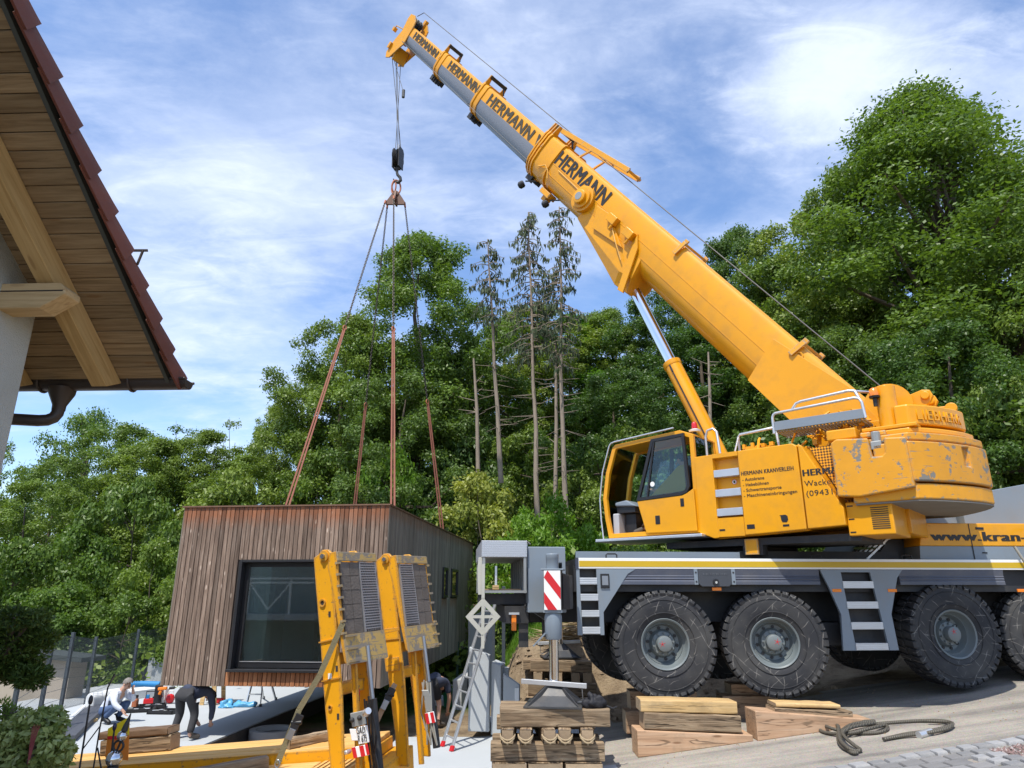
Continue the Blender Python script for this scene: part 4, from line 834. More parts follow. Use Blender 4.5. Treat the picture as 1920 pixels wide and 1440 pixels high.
s1 = MB(); s1.prism([(-1.345, 0.885), (-1.345, 2.13), (-1.40, 2.09), (-1.86, 1.15), (-1.86, 0.905)], (0, 0.62, 0), (1, 0, 0), (0, 0, 1), (0, 0.745, 0)); s1.build('rear_panel', M_yel, sup, bevel=0.012)
for k, z in enumerate((1.76, 1.45, 1.15)): 
    s = MB(); s.box(RA0 + 0.004, RA1 - 0.004, 1.26, 1.373, z, z + 0.115); s.build('house_step', M_alu, sup, bevel=0.004)
rb = MB(); rb.box(-2.45, -1.865, 0.35, 1.28, 0.76, 1.22); rbo = rb.build('rear_box', M_yel, sup, bevel=0.015)
for k in range(11): MB().box(-2.40, -2.18, 1.2795, 1.286, 0.84 + 0.028 * k, 0.852 + 0.028 * k).build('louver', M_batten, rbo) if k == 0 else copy_part(kids(rbo)[0], rbo, loc=(0, 0, 0.028 * k))
for z in (0.80, 0.98, 1.16): MB().box(-1.96, -1.885, 1.2795, 1.284, z, z + 0.018).build('latch', M_black, rbo)
pf = MB(); pf.prism([(-1.42, 2.10), (-2.0, 2.10), (-2.0, 1.2), (-1.86, 1.2)], (0, 1.05, 0), (1, 0, 0), (0, 0, 1), (0, 0.01, 0))
def perf_mat():
    m, nt, P, N, L = new_mat('perforated_yellow'); tc = N('ShaderNodeTexCoord'); mp = N('ShaderNodeMapping'); mp.inputs['Rotation'].default_value = (0, R(45), 0); L(tc.outputs['Object'], mp.inputs[0])
    ck = N('ShaderNodeTexChecker'); ck.inputs['Scale'].default_value = 34; L(mp.outputs[0], ck.inputs[0]); ck.inputs[1].default_value = (0.78, 0.36, 0.01, 1); ck.inputs[2].default_value = (0.10, 0.05, 0.01, 1); L(ck.outputs[0], P.inputs['Base Color']); P.inputs['Roughness'].default_value = 0.5; return m
pf.build('perforated_sheet', perf_mat(), sup)
cf = MB(); cf.box(-2.5, 1.2, -0.75, 0.44, 0.82, 1.35); cf.box(-2.4, 0.9, -1.35, -0.76, 0.9, 2.0); cf.box(-2.5, -1.4, 0.42, 0.52, 1.36, 2.5); cf.box(-2.5, -1.4, -0.60, -0.50, 1.36, 2.5); cf.box(-0.2, 0.4, -0.3, 0.3, 1.352, 1.5)
cf.build('turntable_frame', M_yel, sup, bevel=0.01)
bp = MB(); bp.box(-2.0, 1.0, 0.0, 1.2, 0.70, 0.80); bp.box(-0.6, -0.3, 1.0, 1.2, 0.55, 0.70); bp.build('belly_plate', M_chassis, sup); MB().box(-0.55, -0.35, 1.205, 1.25, 0.56, 0.79).build('belly_bracket', M_yel_chip, sup)  # plate coloured black to carry the shadow under the house; bracket stays yellow
kb = MB(); kb.prism([(-0.5, 0.0), (0.5, 0.0), (0.5, 0.2), (-0.5, 0.2)], (0, 0, 0), (1, 0, 0), (0, 1, 0), (0, 0, 0.02))
MB().box(-2.25, -0.97, 1.12, 1.16, 2.42, 2.56).build('kick_board', M_grey, sup, bevel=0.004)
gtb = MB(); [gtb.box(-2.25 + 0.05 * k, -2.225 + 0.05 * k, 0.65, 1.115, 2.40, 2.425) for k in range(26)]; gtb.box(-2.25, -0.97, 0.63, 0.645, 2.39, 2.43); gtb.build('walkway_grating', M_alu_dull, sup)
rl = MB()
rl.tube([(-0.95, 1.14, 2.38), (-0.95, 1.14, 2.64), (-0.97, 1.14, 2.68), (-1.0, 1.14, 2.70), (-2.15, 1.14, 2.74), (-2.22, 1.14, 2.72), (-2.25, 1.14, 2.66), (-2.27, 1.14, 2.42)], 0.022, 10)
rl.tube([(-1.25, 1.14, 2.70), (-1.33, 1.14, 2.80), (-1.40, 1.14, 2.82), (-2.1, 1.14, 2.86), (-2.18, 1.14, 2.84), (-2.22, 1.14, 2.73)], 0.022, 10); rl.tube([(-2.1, 1.14, 2.86), (-2.35, 0.9, 2.84), (-2.5, 0.5, 2.84)], 0.02, 8)
rl.build('handrail', M_alu, sup, smooth=60)
r2 = MB(); r2.tube([(-0.28, 0.9, 2.14), (-0.28, 0.9, 2.46), (-0.31, 0.9, 2.50), (-0.86, 0.9, 2.53), (-0.90, 0.9, 2.48), (-0.93, 0.9, 2.14)], 0.022, 10); r2.tube([(-0.28, 0.9, 2.46), (-0.34, 1.25, 2.16)], 0.016, 8); r2.box(-0.95, -0.24, 0.72, 0.95, 2.14, 2.19); r2.build('handrail', M_alu, sup, smooth=50)
r3 = MB(); r3.tube([(0.20, 1.1, 2.10), (0.20, 1.1, 2.50), (0.16, 1.1, 2.60), (0.06, 1.1, 2.62), (0.0, 1.1, 2.56), (-0.03, 1.1, 2.13)], 0.022, 10); r3.build('handrail', M_alu, sup, smooth=60)
random.seed(5)
for nm, a0, a1, l0, l1, z0, z1, k in (('hydraulic_pipework', -2.2, -1.2, 0.40, 0.9, 2.15, 2.66, 60), ('valve_block', -0.85, -0.35, 0.75, 1.1, 2.19, 2.28, 12)):
    v = MB()
    for _ in range(k):
        c = Vector((random.uniform(a0, a1), random.uniform(l0, l1), random.uniform(z0, z1)))
        if random.random() < 0.45: s = [random.uniform(0.02, 0.06) for _ in range(3)]; v.box(c.x - s[0], c.x + s[0], c.y - s[1], c.y + s[1], c.z - s[2], c.z + s[2])
        else:
            d = Vector((random.uniform(-1, 1), random.uniform(-0.6, 0.6), random.uniform(-0.8, 0.8))) * 0.2; v.tube([c - d, c - d * 0.3 + Vector((0, 0, 0.04)), c + d * 0.4, c + d + Vector((0, 0, -0.05))], random.uniform(0.012, 0.025), 6)
    v.build(nm, M_yel, sup, smooth=30)['kind'] = 'stuff'
wd = MB(); wd.cyl((-2.45, -0.45, 2.72), (-2.45, 0.40, 2.72), 0.26, n=24); wd.lathe([(0.34, 0), (0.34, 0.03)], (-2.45, 0.40, 2.72), (0, 1, 0), 24); wd.lathe([(0.34, 0), (0.34, 0.03)], (-2.45, -0.48, 2.72), (0, 1, 0), 24); wd.build('winch_drum', M_yel, sup, smooth=40)
def side(a, z, l=1.3715): return frame((a, l, z), (-1, 0, 0), (0, 0, 1), (0, 1, 0))
lettering('HERMANN KRANVERLEIH', 0.062, M_letter, sup, side(-0.45, 1.745), bold=0.0022, width=0.80)
for i, s in enumerate(('- Autokrane', '- Hebebühnen', '- Schwertransporte', '- Maschineneinbringungen')):
    lettering(s, 0.050, M_letter, sup, side(-0.46, 1.655 - 0.083 * i), bold=0.001, width=(0.34, 0.40, 0.58, 0.80)[i])
lettering('HERMANN', 0.094, M_letter, sup, side(-1.365, 1.64, 1.367), bold=0.006, width=0.72)
lettering('Wackersdorf', 0.080, M_letter, sup, side(-1.375, 1.49, 1.367), width=0.70)
lettering('(09431) 501', 0.080, M_letter, sup, side(-1.385, 1.345, 1.367), width=0.66)
wl_ = MB(); wl_.prism([(-0.98, 1.09), (-0.965, 1.10), (-1.05, 1.105), (-1.08, 1.085), (-1.085, 1.03), (-1.06, 0.995), (-1.0, 1.0), (-0.985, 1.03)], (0, 1.366, 0), (1, 0, 0), (0, 0, 1), (0, 0.009, 0)); wl_.build('panel_handle', M_black, sup)
for a0, a1, z0, z1 in ((-0.02, -0.11, 0.925, 0.95), (-0.46, -0.58, 0.93, 0.995), (-1.0, -1.09, 0.935, 0.965)): MB().box(min(a0, a1), max(a0, a1), 1.362, 1.374, z0, z1).build('panel_latch', M_black, sup)
sg_ = MB(); sg_.cyl((-0.28, 1.240, 1.68), (-0.28, 1.247, 1.68), 0.04, n=20); so = sg_.build('warning_sticker', M_white, sup); MB().lathe([(0.034, 0), (0.034, 0.002), (0.041, 0.002), (0.041, 0)], (-0.28, 1.2475, 1.68), (0, 1, 0), 20, caps=False).build('red_ring', M_red, so); MB().box(-0.295, -0.265, 1.2472, 1.2495, 1.66, 1.70).build('hand_symbol', M_letter, so)

# ---- counterweight
cw = holder('counterweight', crane, CRI @ SSW)
def tail(s=1.0, a_front=-1.95, dl=0.0):
    half = [(-2.80, 1.40), (-2.93, 1.265), (-3.055, 1.10), (-3.17, 0.92), (-3.27, 0.735), (-3.36, 0.55), (-3.43, 0.37), (-3.48, 0.19), (-3.51, 0.05), (-3.515, 0.02), (-3.515, 0.0)]
    half = [(-2.8 + (a + 2.8) * s, l * s) for a, l in half]
    return [(a_front, half[0][1])] + half + [(a, -l) for a, l in half[-2::-1]] + [(a_front, -half[0][1])]
def slab(name, poly, z0, z1, mat, bev=0.02):
    b = MB(); b.prism(poly, (0, 0, z0), (1, 0, 0), (0, 1, 0), (0, 0, z1 - z0)); return b.build(name, mat, cw, bevel=bev)
slab('ballast_slab', tail(0.97, -2.0), 1.19, 1.40, M_yel_chip); slab('ballast_underside', tail(0.955, -2.02), 1.165, 1.188, pm('underside_shade_grey', (0.20, 0.185, 0.16), 0.9, var=0.25, scale=3), 0.005)  # thin grey underside sheet, darkened so its colour holds the shade below
mid = slab('ballast_slab', tail(1.0, -2.35), 1.425, 1.97, M_yel_worn); c = MB(); c.box(-3.6, -3.30, 0.52, 0.86, 1.66, 1.93); cut(mid, c)
slab('ballast_slab', tail(0.96, -2.45), 1.985, 2.10, M_yel_worn)
slab('ballast_slab', tail(0.84, -2.2), 2.115, 2.20, M_yel)
sbk = MB(); sbk.prism([(-1.82, 1.30), (-1.82, 2.06), (-1.90, 2.11), (-2.78, 2.02), (-2.79, 1.34), (-2.10, 1.27)], (0, 0.9, 0), (1, 0, 0), (0, 0, 1), (0, 0.53, 0)); sbo = sbk.build('side_ballast', M_yel_worn, cw, bevel=0.02)
c = MB(); c.prism([(-2.30, 2.2), (-2.52, 2.2), (-2.50, 1.84), (-2.46, 1.80), (-2.34, 1.80)], (0, 1.33, 0), (1, 0, 0), (0, 0, 1), (0, 0.3, 0)); cut(sbo, c)
lg = MB(); lg.box(-2.47, -2.33, 1.30, 1.40, 1.90, 2.02); lg.cyl((-2.40, 1.33, 1.98), (-2.40, 1.33, 2.16), 0.06, n=12); lg.build('lifting_lug', M_alu_dull, cw, bevel=0.012)
cov2 = MB(); cov2.box(-2.15, -1.75, 1.0, 1.32, 2.115, 2.27); cov2.build('yellow_cover', M_yel, cw, bevel=0.02)
cov3 = MB(); cov3.box(-2.9, -2.2, 0.88, 1.18, 2.205, 2.26); cov3.build('top_plate', M_yel, cw, bevel=0.012)
for a in (-2.25, -2.45): MB().box(a - 0.07, a + 0.07, 1.15, 1.25, 2.11, 2.19).build('locking_tab', M_yel_chip, cw, bevel=0.02)
nm = tail(0.74, -2.62)
nb = slab('name_ballast', nm, 2.262, 2.56, M_yel, 0.025)
pts = [Vector((a, l)) for a, l in nm[1:11]]
seg = [(pts[i + 1] - pts[i]).length for i in range(len(pts) - 1)]; tot = sum(seg)
def along(d):
    for i, s in enumerate(seg):
        if d <= s or i == len(seg) - 1: t = (pts[i + 1] - pts[i]).normalized(); return pts[i] + t * d, t
        d -= s
adv = [0.62, 0.34, 0.66, 0.72, 0.78, 0.66, 0.74, 0.74]; ks_ = (tot - 0.24) / sum(adv)
for i, chx in enumerate('LIEBHERR'):
    p, t = along(0.12 + ks_ * sum(adv[:i]))
    n_ = Vector((t.y, -t.x)) * (1 if True else -1)
    if n_.dot(p - Vector((-2.4, 0))) < 0: n_ = -n_
    lettering(chx, 0.15, M_yel, nb, frame((p.x + n_.x * 0.002, p.y + n_.y * 0.002, 2.335), (t.x, t.y, 0), (0, 0, 1), (n_.x, n_.y, 0)), bold=0.004, ext=0.012, width=ks_ * (adv[i] - 0.14))
MB().cyl((-2.52, 0.86, 2.20), (-2.52, 0.86, 2.90), 0.135, n=24).build('hydraulic_column', M_yel, cw, smooth=40, bevel=0.008)
for l0 in (0.15, -0.25):
    p = MB(); p.prism([(-2.35, 2.56), (-2.45, 2.80), (-2.9, 2.93), (-3.0, 2.91), (-3.03, 2.82), (-2.98, 2.73), (-2.8, 2.56)], (0, l0, 0), (1, 0, 0), (0, 0, 1), (0, 0.09, 0)); p.cyl((-2.93, l0 - 0.02, 2.83), (-2.93, l0 + 0.13, 2.83), 0.06, n=16); p.build('tail_bracket', M_yel, cw, bevel=0.01)
p = MB(); p.prism([(-2.8, 2.56), (-3.0, 2.66), (-3.25, 2.64), (-3.28, 2.57)], (0, -0.35, 0), (1, 0, 0), (0, 0, 1), (0, 0.5, 0)); p.cyl((-3.22, 0.13, 2.60), (-3.22, 0.20, 2.60), 0.08, n=16); p.build('tail_bracket', M_yel, cw, bevel=0.01)

# ---- beacons
def beacon(a, l, z, mat, r=0.075):
    b = MB(); b.cyl((a, l, z - 0.12), (a, l, z), 0.03, n=10); b.lathe([(r * 0.9, 0), (r, 0.03)], (a, l, z), n=20); o = b.build('beacon', M_black, sup)
    MB().lathe([(r * 0.85, 0.03), (r * 0.9, 0.06), (r * 0.8, 0.13), (r * 0.4, 0.155)], (a, l, z), n=20).build('beacon_lens', mat, o, smooth=50)
beacon(-2.40, 1.0, 2.72, M_orange)
beacon(0.36, 1.15, 2.62, M_redlens, 0.055)
MB().lathe([(0.09, 0), (0.10, 0.03), (0.05, 0.05)], (0.36, 1.15, 2.60), n=16).build('lamp_base', M_white, sup)

# ---- operator's cab
cab = holder('cab', crane, CRI @ SSW)
OUT = [(0.30, 0.92), (2.01, 0.91), (2.07, 1.25), (2.10, 1.60), (2.02, 2.05), (1.86, 2.50), (1.80, 2.54), (0.54, 2.62), (0.30, 2.52)]
def inset(poly, d):
    n = len(poly); out = []
    cx = sum(p[0] for p in poly) / n; cz = sum(p[1] for p in poly) / n
    for i in range(n):
        p0, p1, p2 = Vector(poly[i - 1]), Vector(poly[i]), Vector(poly[(i + 1) % n])
        def nrm(a, b):
            t = (b - a).normalized(); m = Vector((-t.y, t.x)); return m if m.dot(Vector((cx, cz)) - a) > 0 else -m
        n1, n2 = nrm(p0, p1), nrm(p1, p2); m = (n1 + n2); m = m / max(0.4, m.dot(n1)); out.append(tuple(p1 + m * d))
    return out
def ring_prism(mb, outer, inner, l0, dl):
    n = len(outer); V = [(p[0], l0, p[1]) for p in outer] + [(p[0], l0, p[1]) for p in inner] + [(p[0], l0 + dl, p[1]) for p in outer] + [(p[0], l0 + dl, p[1]) for p in inner]; F = []
    for i in range(n):
        j = (i + 1) % n
        F += [(i, j, n + j, n + i), (2 * n + i, 3 * n + i, 3 * n + j, 2 * n + j), (i, 2 * n + i, 2 * n + j, j), (n + i, n + j, 3 * n + j, 3 * n + i)]
    mb.add(V, F)
f = MB(); ring_prism(f, OUT, inset(OUT, 0.075), 1.29, 0.07); ring_prism(f, OUT, inset(OUT, 0.06), 0.50, 0.06); f.box(0.30, 1.98, 0.562, 1.288, 0.92, 0.96)
f.build('cab_frame', M_yel, cab, bevel=0.008)
rf_ = MB(); rf_.loft([[(p[0], l, p[1]) for p in ((1.84, 2.515), (1.80, 2.545), (0.54, 2.625), (0.30, 2.525), (0.30, 2.50), (0.54, 2.59), (1.79, 2.51))] for l in (0.565, 1.285)]); rf_.build('cab_roof', M_yel, cab)
MB().box(0.30, 0.34, 0.565, 1.285, 0.965, 1.6).build('cab_back', M_yel, cab)
gl = MB(); gl.box(0.31, 0.318, 0.57, 1.28, 1.61, 2.49); gl.build('rear_pane', M_glass, cab)
gl = MB(); gl.loft([[(p[0] - 0.02, l, p[1]) for p in OUT[1:6]] + [(p[0] - 0.028, l, p[1]) for p in reversed(OUT[1:6])] for l in (0.57, 1.28)]); gl.build('windscreen', M_glass, cab)
gi = inset(OUT, 0.062); gl = MB(); gl.prism(gi, (0, 0.525, 0), (1, 0, 0), (0, 0, 1), (0, 0.006, 0)); gl.build('side_pane', M_glass, cab)
MB().box(0.36, 0.43, 0.50, 0.56, 0.98, 2.45).build('cab_post', M_black, cab); MB().beam((1.22, 0.53, 0.98), (1.12, 0.53, 2.5), 0.06, 0.05, up=(0, 1, 0)).build('cab_post', M_black, cab)
fl = MB(); fl.box(0.22, 2.2, 0.48, 1.50, 0.845, 0.895); fl.build('cab_step', M_alu, cab, bevel=0.01)
rr = MB(); rr.tube([(2.08, 1.42, 0.90), (2.12, 1.41, 1.25), (2.135, 1.40, 1.60), (2.06, 1.40, 2.07), (1.90, 1.40, 2.52), (1.86, 1.40, 2.57), (1.79, 1.40, 2.585), (0.62, 1.40, 2.665)], 0.014, 8); rr.build('guard_rail', M_alu, cab, smooth=60)
# sliding door
do = MB(); do.prism([(0.33, 0.945), (1.24, 0.955), (1.385, 1.495), (0.55, 1.525), (0.45, 1.56), (0.34, 1.62)], (0, 1.372, 0), (1, 0, 0), (0, 0, 1), (0, 0.045, 0)); door = do.build('door', M_yel, cab, bevel=0.010)
po = [(1.392, 1.50), (0.55, 1.53), (0.455, 1.565), (0.40, 1.66), (0.44, 2.55), (1.05, 2.525)]
wf = MB(); ring_prism(wf, po, inset(po, 0.05), 1.374, 0.05); wf.beam((1.19, 1.40, 1.53), (1.00, 1.40, 2.50), 0.03, 0.035, up=(0, 1, 0)); wf.build('door_window_frame', M_black, door)
gp = MB(); gp.prism(inset(po, 0.045), (0, 1.395, 0), (1, 0, 0), (0, 0, 1), (0, 0.006, 0)); gp.build('door_pane', M_glass, door)
yp = MB(); yp.prism([(1.13, 1.575), (0.54, 1.60), (0.49, 1.64), (0.50, 2.03), (0.60, 2.02)], (0, 1.360, 0), (1, 0, 0), (0, 0, 1), (0, 0.01, 0)); yp.build('inner_panel', pm('inner_panel_yellow', (0.58, 0.38, 0.05), 0.6, var=0.05), door)
for a0, z0, w, h in ((0.97, 1.09, 0.085, 0.14), (0.52, 1.345, 0.065, 0.13)):
    q = MB(); q.box(a0, a0 + w, 1.4165, 1.424, z0, z0 + h); q.build('door_handle', M_black, door, bevel=0.006)
stk = MB(); stk.cyl((1.08, 1.4015, 1.76), (1.08, 1.404, 1.76), 0.042, n=18); stk.build('sticker', M_white, door)
# inside
ins = MB(); ins.box(1.55, 1.92, 0.62, 1.2, 1.34, 1.46); ins.box(1.6, 1.82, 0.72, 1.1, 0.965, 1.34); ins.tube([(1.60, 0.75, 1.46), (1.52, 0.75, 1.74)], 0.03, 8); ins.box(1.47, 1.56, 0.72, 0.80, 1.72, 1.86); ins.build('console', M_black, cab, bevel=0.02)
cp = MB(); cp.prism([(1.50, 1.44), (1.93, 1.47), (1.93, 1.53), (1.70, 1.56)], (0, 0.62, 0), (1, 0, 0), (0, 0, 1), (0, 0.62, 0)); cp.build('console_top', M_grey, cab, bevel=0.02)
MB().box(1.86, 1.98, 0.95, 1.25, 0.965, 1.34).build('footwell_panel', pm('light_grey_plastic', (0.42, 0.43, 0.45), 0.5), cab, bevel=0.02)
se = MB(); se.box(0.55, 1.02, 0.70, 1.2, 1.22, 1.36); se.prism([(0.55, 1.36), (0.72, 1.36), (0.62, 2.05), (0.46, 2.05)], (0, 0.72, 0), (1, 0, 0), (0, 0, 1), (0, 0.46, 0)); se.box(0.66, 0.95, 0.8, 1.1, 0.965, 1.22); se.build('seat', M_black, cab, bevel=0.03)

# ---- boom
boom = holder('boom', crane, CRI @ BOW)
def bprof(w, h, t):
    y = [(-0.40, 0.5), (0.40, 0.5), (0.47, 0.47), (0.5, 0.40), (0.515, 0.04), (0.49, -0.20), (0.44, -0.30), (0.35, -0.40), (0.22, -0.47), (0.08, -0.5), (-0.08, -0.5), (-0.22, -0.47), (-0.35, -0.40), (-0.44, -0.30), (-0.49, -0.20), (-0.515, 0.04), (-0.5, 0.40), (-0.47, 0.47)]
    return [(t, a * w, b * h) for a, b in y]
def bsection(w, h, t0, t1, mats):
    b = MB(); n = 18; b.loft([bprof(w, h, t) for t in (t0, t1)])
    if len(mats) > 1:
        for i, fc in enumerate(b.f):
            if len(fc) == 4:
                zc = sum(b.v[k][2] for k in fc) / 4
                if len(mats) == 2: b.m[i] = 1 if zc < -0.0 * h else 0
                if zc > 0.47 * h: b.m[i] = len(mats) if False else b.m[i]
    return b.build('boom_section', mats, boom, smooth=28)
W2, H2, W3, H3, W4, H4 = 0.72, 0.86, 0.61, 0.73, 0.51, 0.62
bsection(0.86, 1.04, -0.3, 10.35, [M_yel])
bsection(W2, H2, 8.0, 13.9, [M_yel, M_boomsteel]); bsection(W3, H3, 12.0, 16.65, [M_yel, M_boomsteel]); bsection(W4, H4, 14.5, 19.4, [M_yel, M_boomsteel])
def weld(w, h, t0, t1, y, z):
    b = MB(); b.tube([(t0, y * w, z * h), (t1, y * w, z * h)], 0.006, 5); b.build('weld_seam', M_yel, boom)
weld(0.86, 1.04, 0.8, 9.8, 0.516, 0.04); weld(0.86, 1.04, 0.3, 9.8, 0.49, -0.20)
ft = MB(); ft.prism([(-0.4, -0.35), (0.9, -0.50), (2.2, -0.50), (2.4, 0.3), (0.9, 0.50), (-0.3, 0.35)], (0, 0.442, 0), (1, 0, 0), (0, 0, 1), (0, 0.016, 0)); ft.build('foot_plate', M_yel, boom, bevel=0.004)
rgm = MB(); rgm.lathe([(0.05, 0), (0.05, 0.012), (0.075, 0.012), (0.075, 0)], (1.85, 0.445, 0.36), (0, 1, 0), 18, caps=False); rgm.build('lifting_eye', M_yel, boom)
tp = MB(); tp.box(0.6, 9.6, -0.33, 0.33, 0.5205, 0.526); tp.build('top_plate', M_yel_top, boom)
for w, h, t0, t1 in ((W2, H2, 10.5, 13.4), (W3, H3, 14.0, 16.2), (W4, H4, 16.8, 19.0)): MB().box(t0, t1, -0.38 * w, 0.38 * w, 0.5 * h + 0.0005, 0.5 * h + 0.004).build('top_plate', M_yel_top, boom)
def collar(w, h, t, big=False):
    b = MB()
    for t0, t1, k in ((t - 0.30, t - 0.26, 1.06), (t - 0.26, t - 0.08, 1.035), (t - 0.08, t, 1.10)) if not big else ((t - 0.75, t - 0.70, 1.08), (t - 0.70, t - 0.15, 1.03), (t - 0.15, t - 0.10, 1.11), (t - 0.05, t + 0.0, 1.13), (t + 0.05, t + 0.09, 1.12)):
        b.loft([bprof(w * k, h * k, t0), bprof(w * k, h * k, t1)])
    co = b.build('boom_collar', M_yel, boom, smooth=28)
    for sg_ in (1, -1):
        for dt in ((-0.04,) if not big else (-0.13, -0.02, 0.07)):
            p = MB(); p.prism([(sg_ * 0.50 * w, 0.1 * h), (sg_ * 0.58 * w, 0.14 * h), (sg_ * 0.52 * w, 0.50 * h), (sg_ * 0.46 * w, 0.5 * h + 0.27), (sg_ * 0.36 * w, 0.5 * h + 0.28), (sg_ * 0.30 * w, 0.5 * h + 0.03), (sg_ * 0.44 * w, 0.48 * h)], (t + dt, 0, 0), (0, 1, 0), (0, 0, 1), (0.03, 0, 0)); p.build('guide_bracket', M_yel_chip, co)
    p = MB(); p.beam((t - 0.05, -0.44 * w, 0.5 * h + 0.22), (t - 0.05, 0.44 * w, 0.5 * h + 0.22), 0.03, 0.10); p.beam((t - 0.25, -0.3 * w, 0.5 * h + 0.05), (t - 0.05, -0.3 * w, 0.5 * h + 0.2), 0.03, 0.03); p.build('rope_guide', M_chassis, co)
    u = MB()
    for k in range(5): u.box(t - 0.12 + random.uniform(-0.1, 0.1), t + 0.02, -0.2 + 0.09 * k, -0.16 + 0.09 * k, -0.5 * h - 0.14 - 0.05 * random.random(), -0.5 * h)
    u.tube([(t, 0.47 * w, -0.30 * h), (t + 0.10, 0.50 * w, -0.32 * h), (t + 0.10, 0.45 * w, -0.38 * h), (t, 0.42 * w, -0.36 * h)], 0.012, 5, closed=True); u.build('cable_fittings', M_chassis, co)
    return co
collar(0.86, 1.04, 10.4, True); collar(W2, H2, 13.95); collar(W3, H3, 16.7)
def btext(s, t_start, t_end, w, h, zc, cap):
    lettering(s, cap, M_letter if w > 0.8 else M_letter_faded, boom, frame((t_start, 0.5 * w + 0.012, zc - cap / 2), (-1, 0, 0), (0, 0.035, 1), (0, 1, 0)), bold=0.016, ext=0.002, width=t_start - t_end)
btext('HERMANN', 9.62, 7.5, 0.86, 1.04, 0.24, 0.36)
btext('HERMANN Wa', 13.35, 10.0, W2, H2, 0.20, 0.31); btext('HERMANN 0943', 16.05, 13.1, W3, H3, 0.18, 0.265); btext('HERMANN Wack', 18.8, 15.9, W4, H4, 0.155, 0.23)
# rope frame on top of the base section
rfm = MB()
for sg_ in (1, -1): rfm.beam((10.2, sg_ * 0.33, 0.74), (7.75, sg_ * 0.22, 0.98), 0.05, 0.12); rfm.beam((9.2, sg_ * 0.3, 0.5), (9.0, sg_ * 0.28, 0.85), 0.04, 0.05)
rfm.beam((7.75, -0.26, 0.98), (7.75, 0.26, 0.98), 0.06, 0.06); rfm.beam((8.7, -0.27, 0.88), (8.7, 0.27, 0.88), 0.04, 0.04); rfm.build('rope_frame', M_yel_chip, boom, bevel=0.006)
for t, z in ((5.15, 0.53), (1.95, 0.53)):
    cb = MB(); cb.beam((t, -0.46, z + 0.03), (t, 0.46, z + 0.03), 0.05, 0.05); cb.beam((t, 0.46, z + 0.06), (t + 0.02, 0.49, z - 0.24), 0.09, 0.03, up=(0, 1, 0)); cb.beam((t, -0.46, z + 0.1), (t, -0.46, z - 0.05), 0.10, 0.05); cb.beam((t, 0.44, z + 0.12), (t, 0.44, z), 0.10, 0.04); cb.build('cross_bar', M_yel_chip, boom, bevel=0.005)
# side boss, lug box and small fittings
bo = MB(); bo.lathe([(0.30, 0), (0.30, 0.10), (0.26, 0.11)], (8.05, 0.43, -0.10), (0, 1, 0), 32); bo.lathe([(0.24, 0.11), (0.24, 0.16), (0.16, 0.165), (0.16, 0.24), (0.14, 0.25)], (8.05, 0.43, -0.10), (0, 1, 0), 28); bo.build('pivot_boss', M_yel, boom, smooth=35)
MB().cyl((8.05, 0.681, -0.10), (8.05, 0.686, -0.10), 0.09, n=20).build('boss_cap', M_alu_dull, boom)
lug = MB(); lug.loft([[(t, y * k, z) for t, z in poly] for y, k, poly in ((-0.40, 1, [(5.75, -0.22), (5.62, -0.62), (6.0, -0.70), (7.9, -0.52), (7.9, -0.22)]), (-0.27, 1, [(5.70, -0.22), (5.55, -0.93), (5.98, -0.98), (7.6, -0.60), (7.9, -0.22)]), (0.27, 1, [(5.70, -0.22), (5.55, -0.93), (5.98, -0.98), (7.6, -0.60), (7.9, -0.22)]), (0.42, 1, [(5.75, -0.20), (5.62, -0.62), (6.0, -0.70), (7.9, -0.50), (7.9, -0.20)]))])
lug.build('cylinder_lug', M_yel, boom, bevel=0.012)
fin = MB(); fin.prism([(5.50, -0.95), (5.66, -0.98), (6.05, -0.25), (6.2, 0.12), (5.95, -0.10)], (0, 0.44, 0), (1, 0, 0), (0, 0, 1), (0, 0.05, 0)); fin.prism([(6.3, -0.30), (7.3, -0.42), (7.6, 0.0), (7.2, 0.04)], (0, 0.42, 0), (1, 0, 0), (0, 0, 1), (0, 0.06, 0)); fin.build('gusset', M_yel, boom, bevel=0.006)
for t, z in ((6.95, 0.0), (6.35, 0.0)):
    q = MB(); q.box(t - 0.13, t + 0.13, 0.44, 0.58, z - 0.09, z + 0.09); q.cyl((t - 0.1, 0.54, z - 0.09), (t - 0.1, 0.54, z - 0.2), 0.03, n=8); q.build('bracket_block', M_yel, boom, bevel=0.015)
cbl = MB(); cbl.tube([(10.0, 0.44, -0.25), (9.75, 0.49, -0.10), (9.6, 0.47, -0.16), (9.45, 0.47, -0.3), (9.4, 0.43, -0.44)], 0.014, 6); cbl.tube([(9.3, 0.46, 0.0), (8.4, 0.46, -0.02)], 0.012, 6); cbl.tube([(6.9, 0.5, -0.1), (6.5, 0.52, -0.3), (6.1, 0.48, -0.5)], 0.014, 6); cbl.tube([(1.2, 0.447, 0.30), (0.9, 0.4475, 0.22), (0.4, 0.447, 0.28)], 0.01, 5); cbl.build('cable', M_yel_top, boom)
wlm = MB(); wlm.lathe([(0.07, 0), (0.09, 0.03), (0.09, 0.12), (0.05, 0.16)], (10.2, 0.30, -0.78), (0.3, 0.3, -1), 14); wlm.beam((10.0, 0.2, -0.55), (10.2, 0.3, -0.72), 0.03, 0.03); o = wlm.build('work_lamp', M_black, boom); copy_part(o, boom, loc=(-1.0, -0.1, 0.06))
wlb = MB(); wlb.box(9.2, 9.6, 0.05, 0.3, -0.66, -0.53); wlb.box(9.35, 9.5, 0.0, 0.2, -0.78, -0.66); wlb.build('under_fittings', M_yel_chip, boom, bevel=0.01)
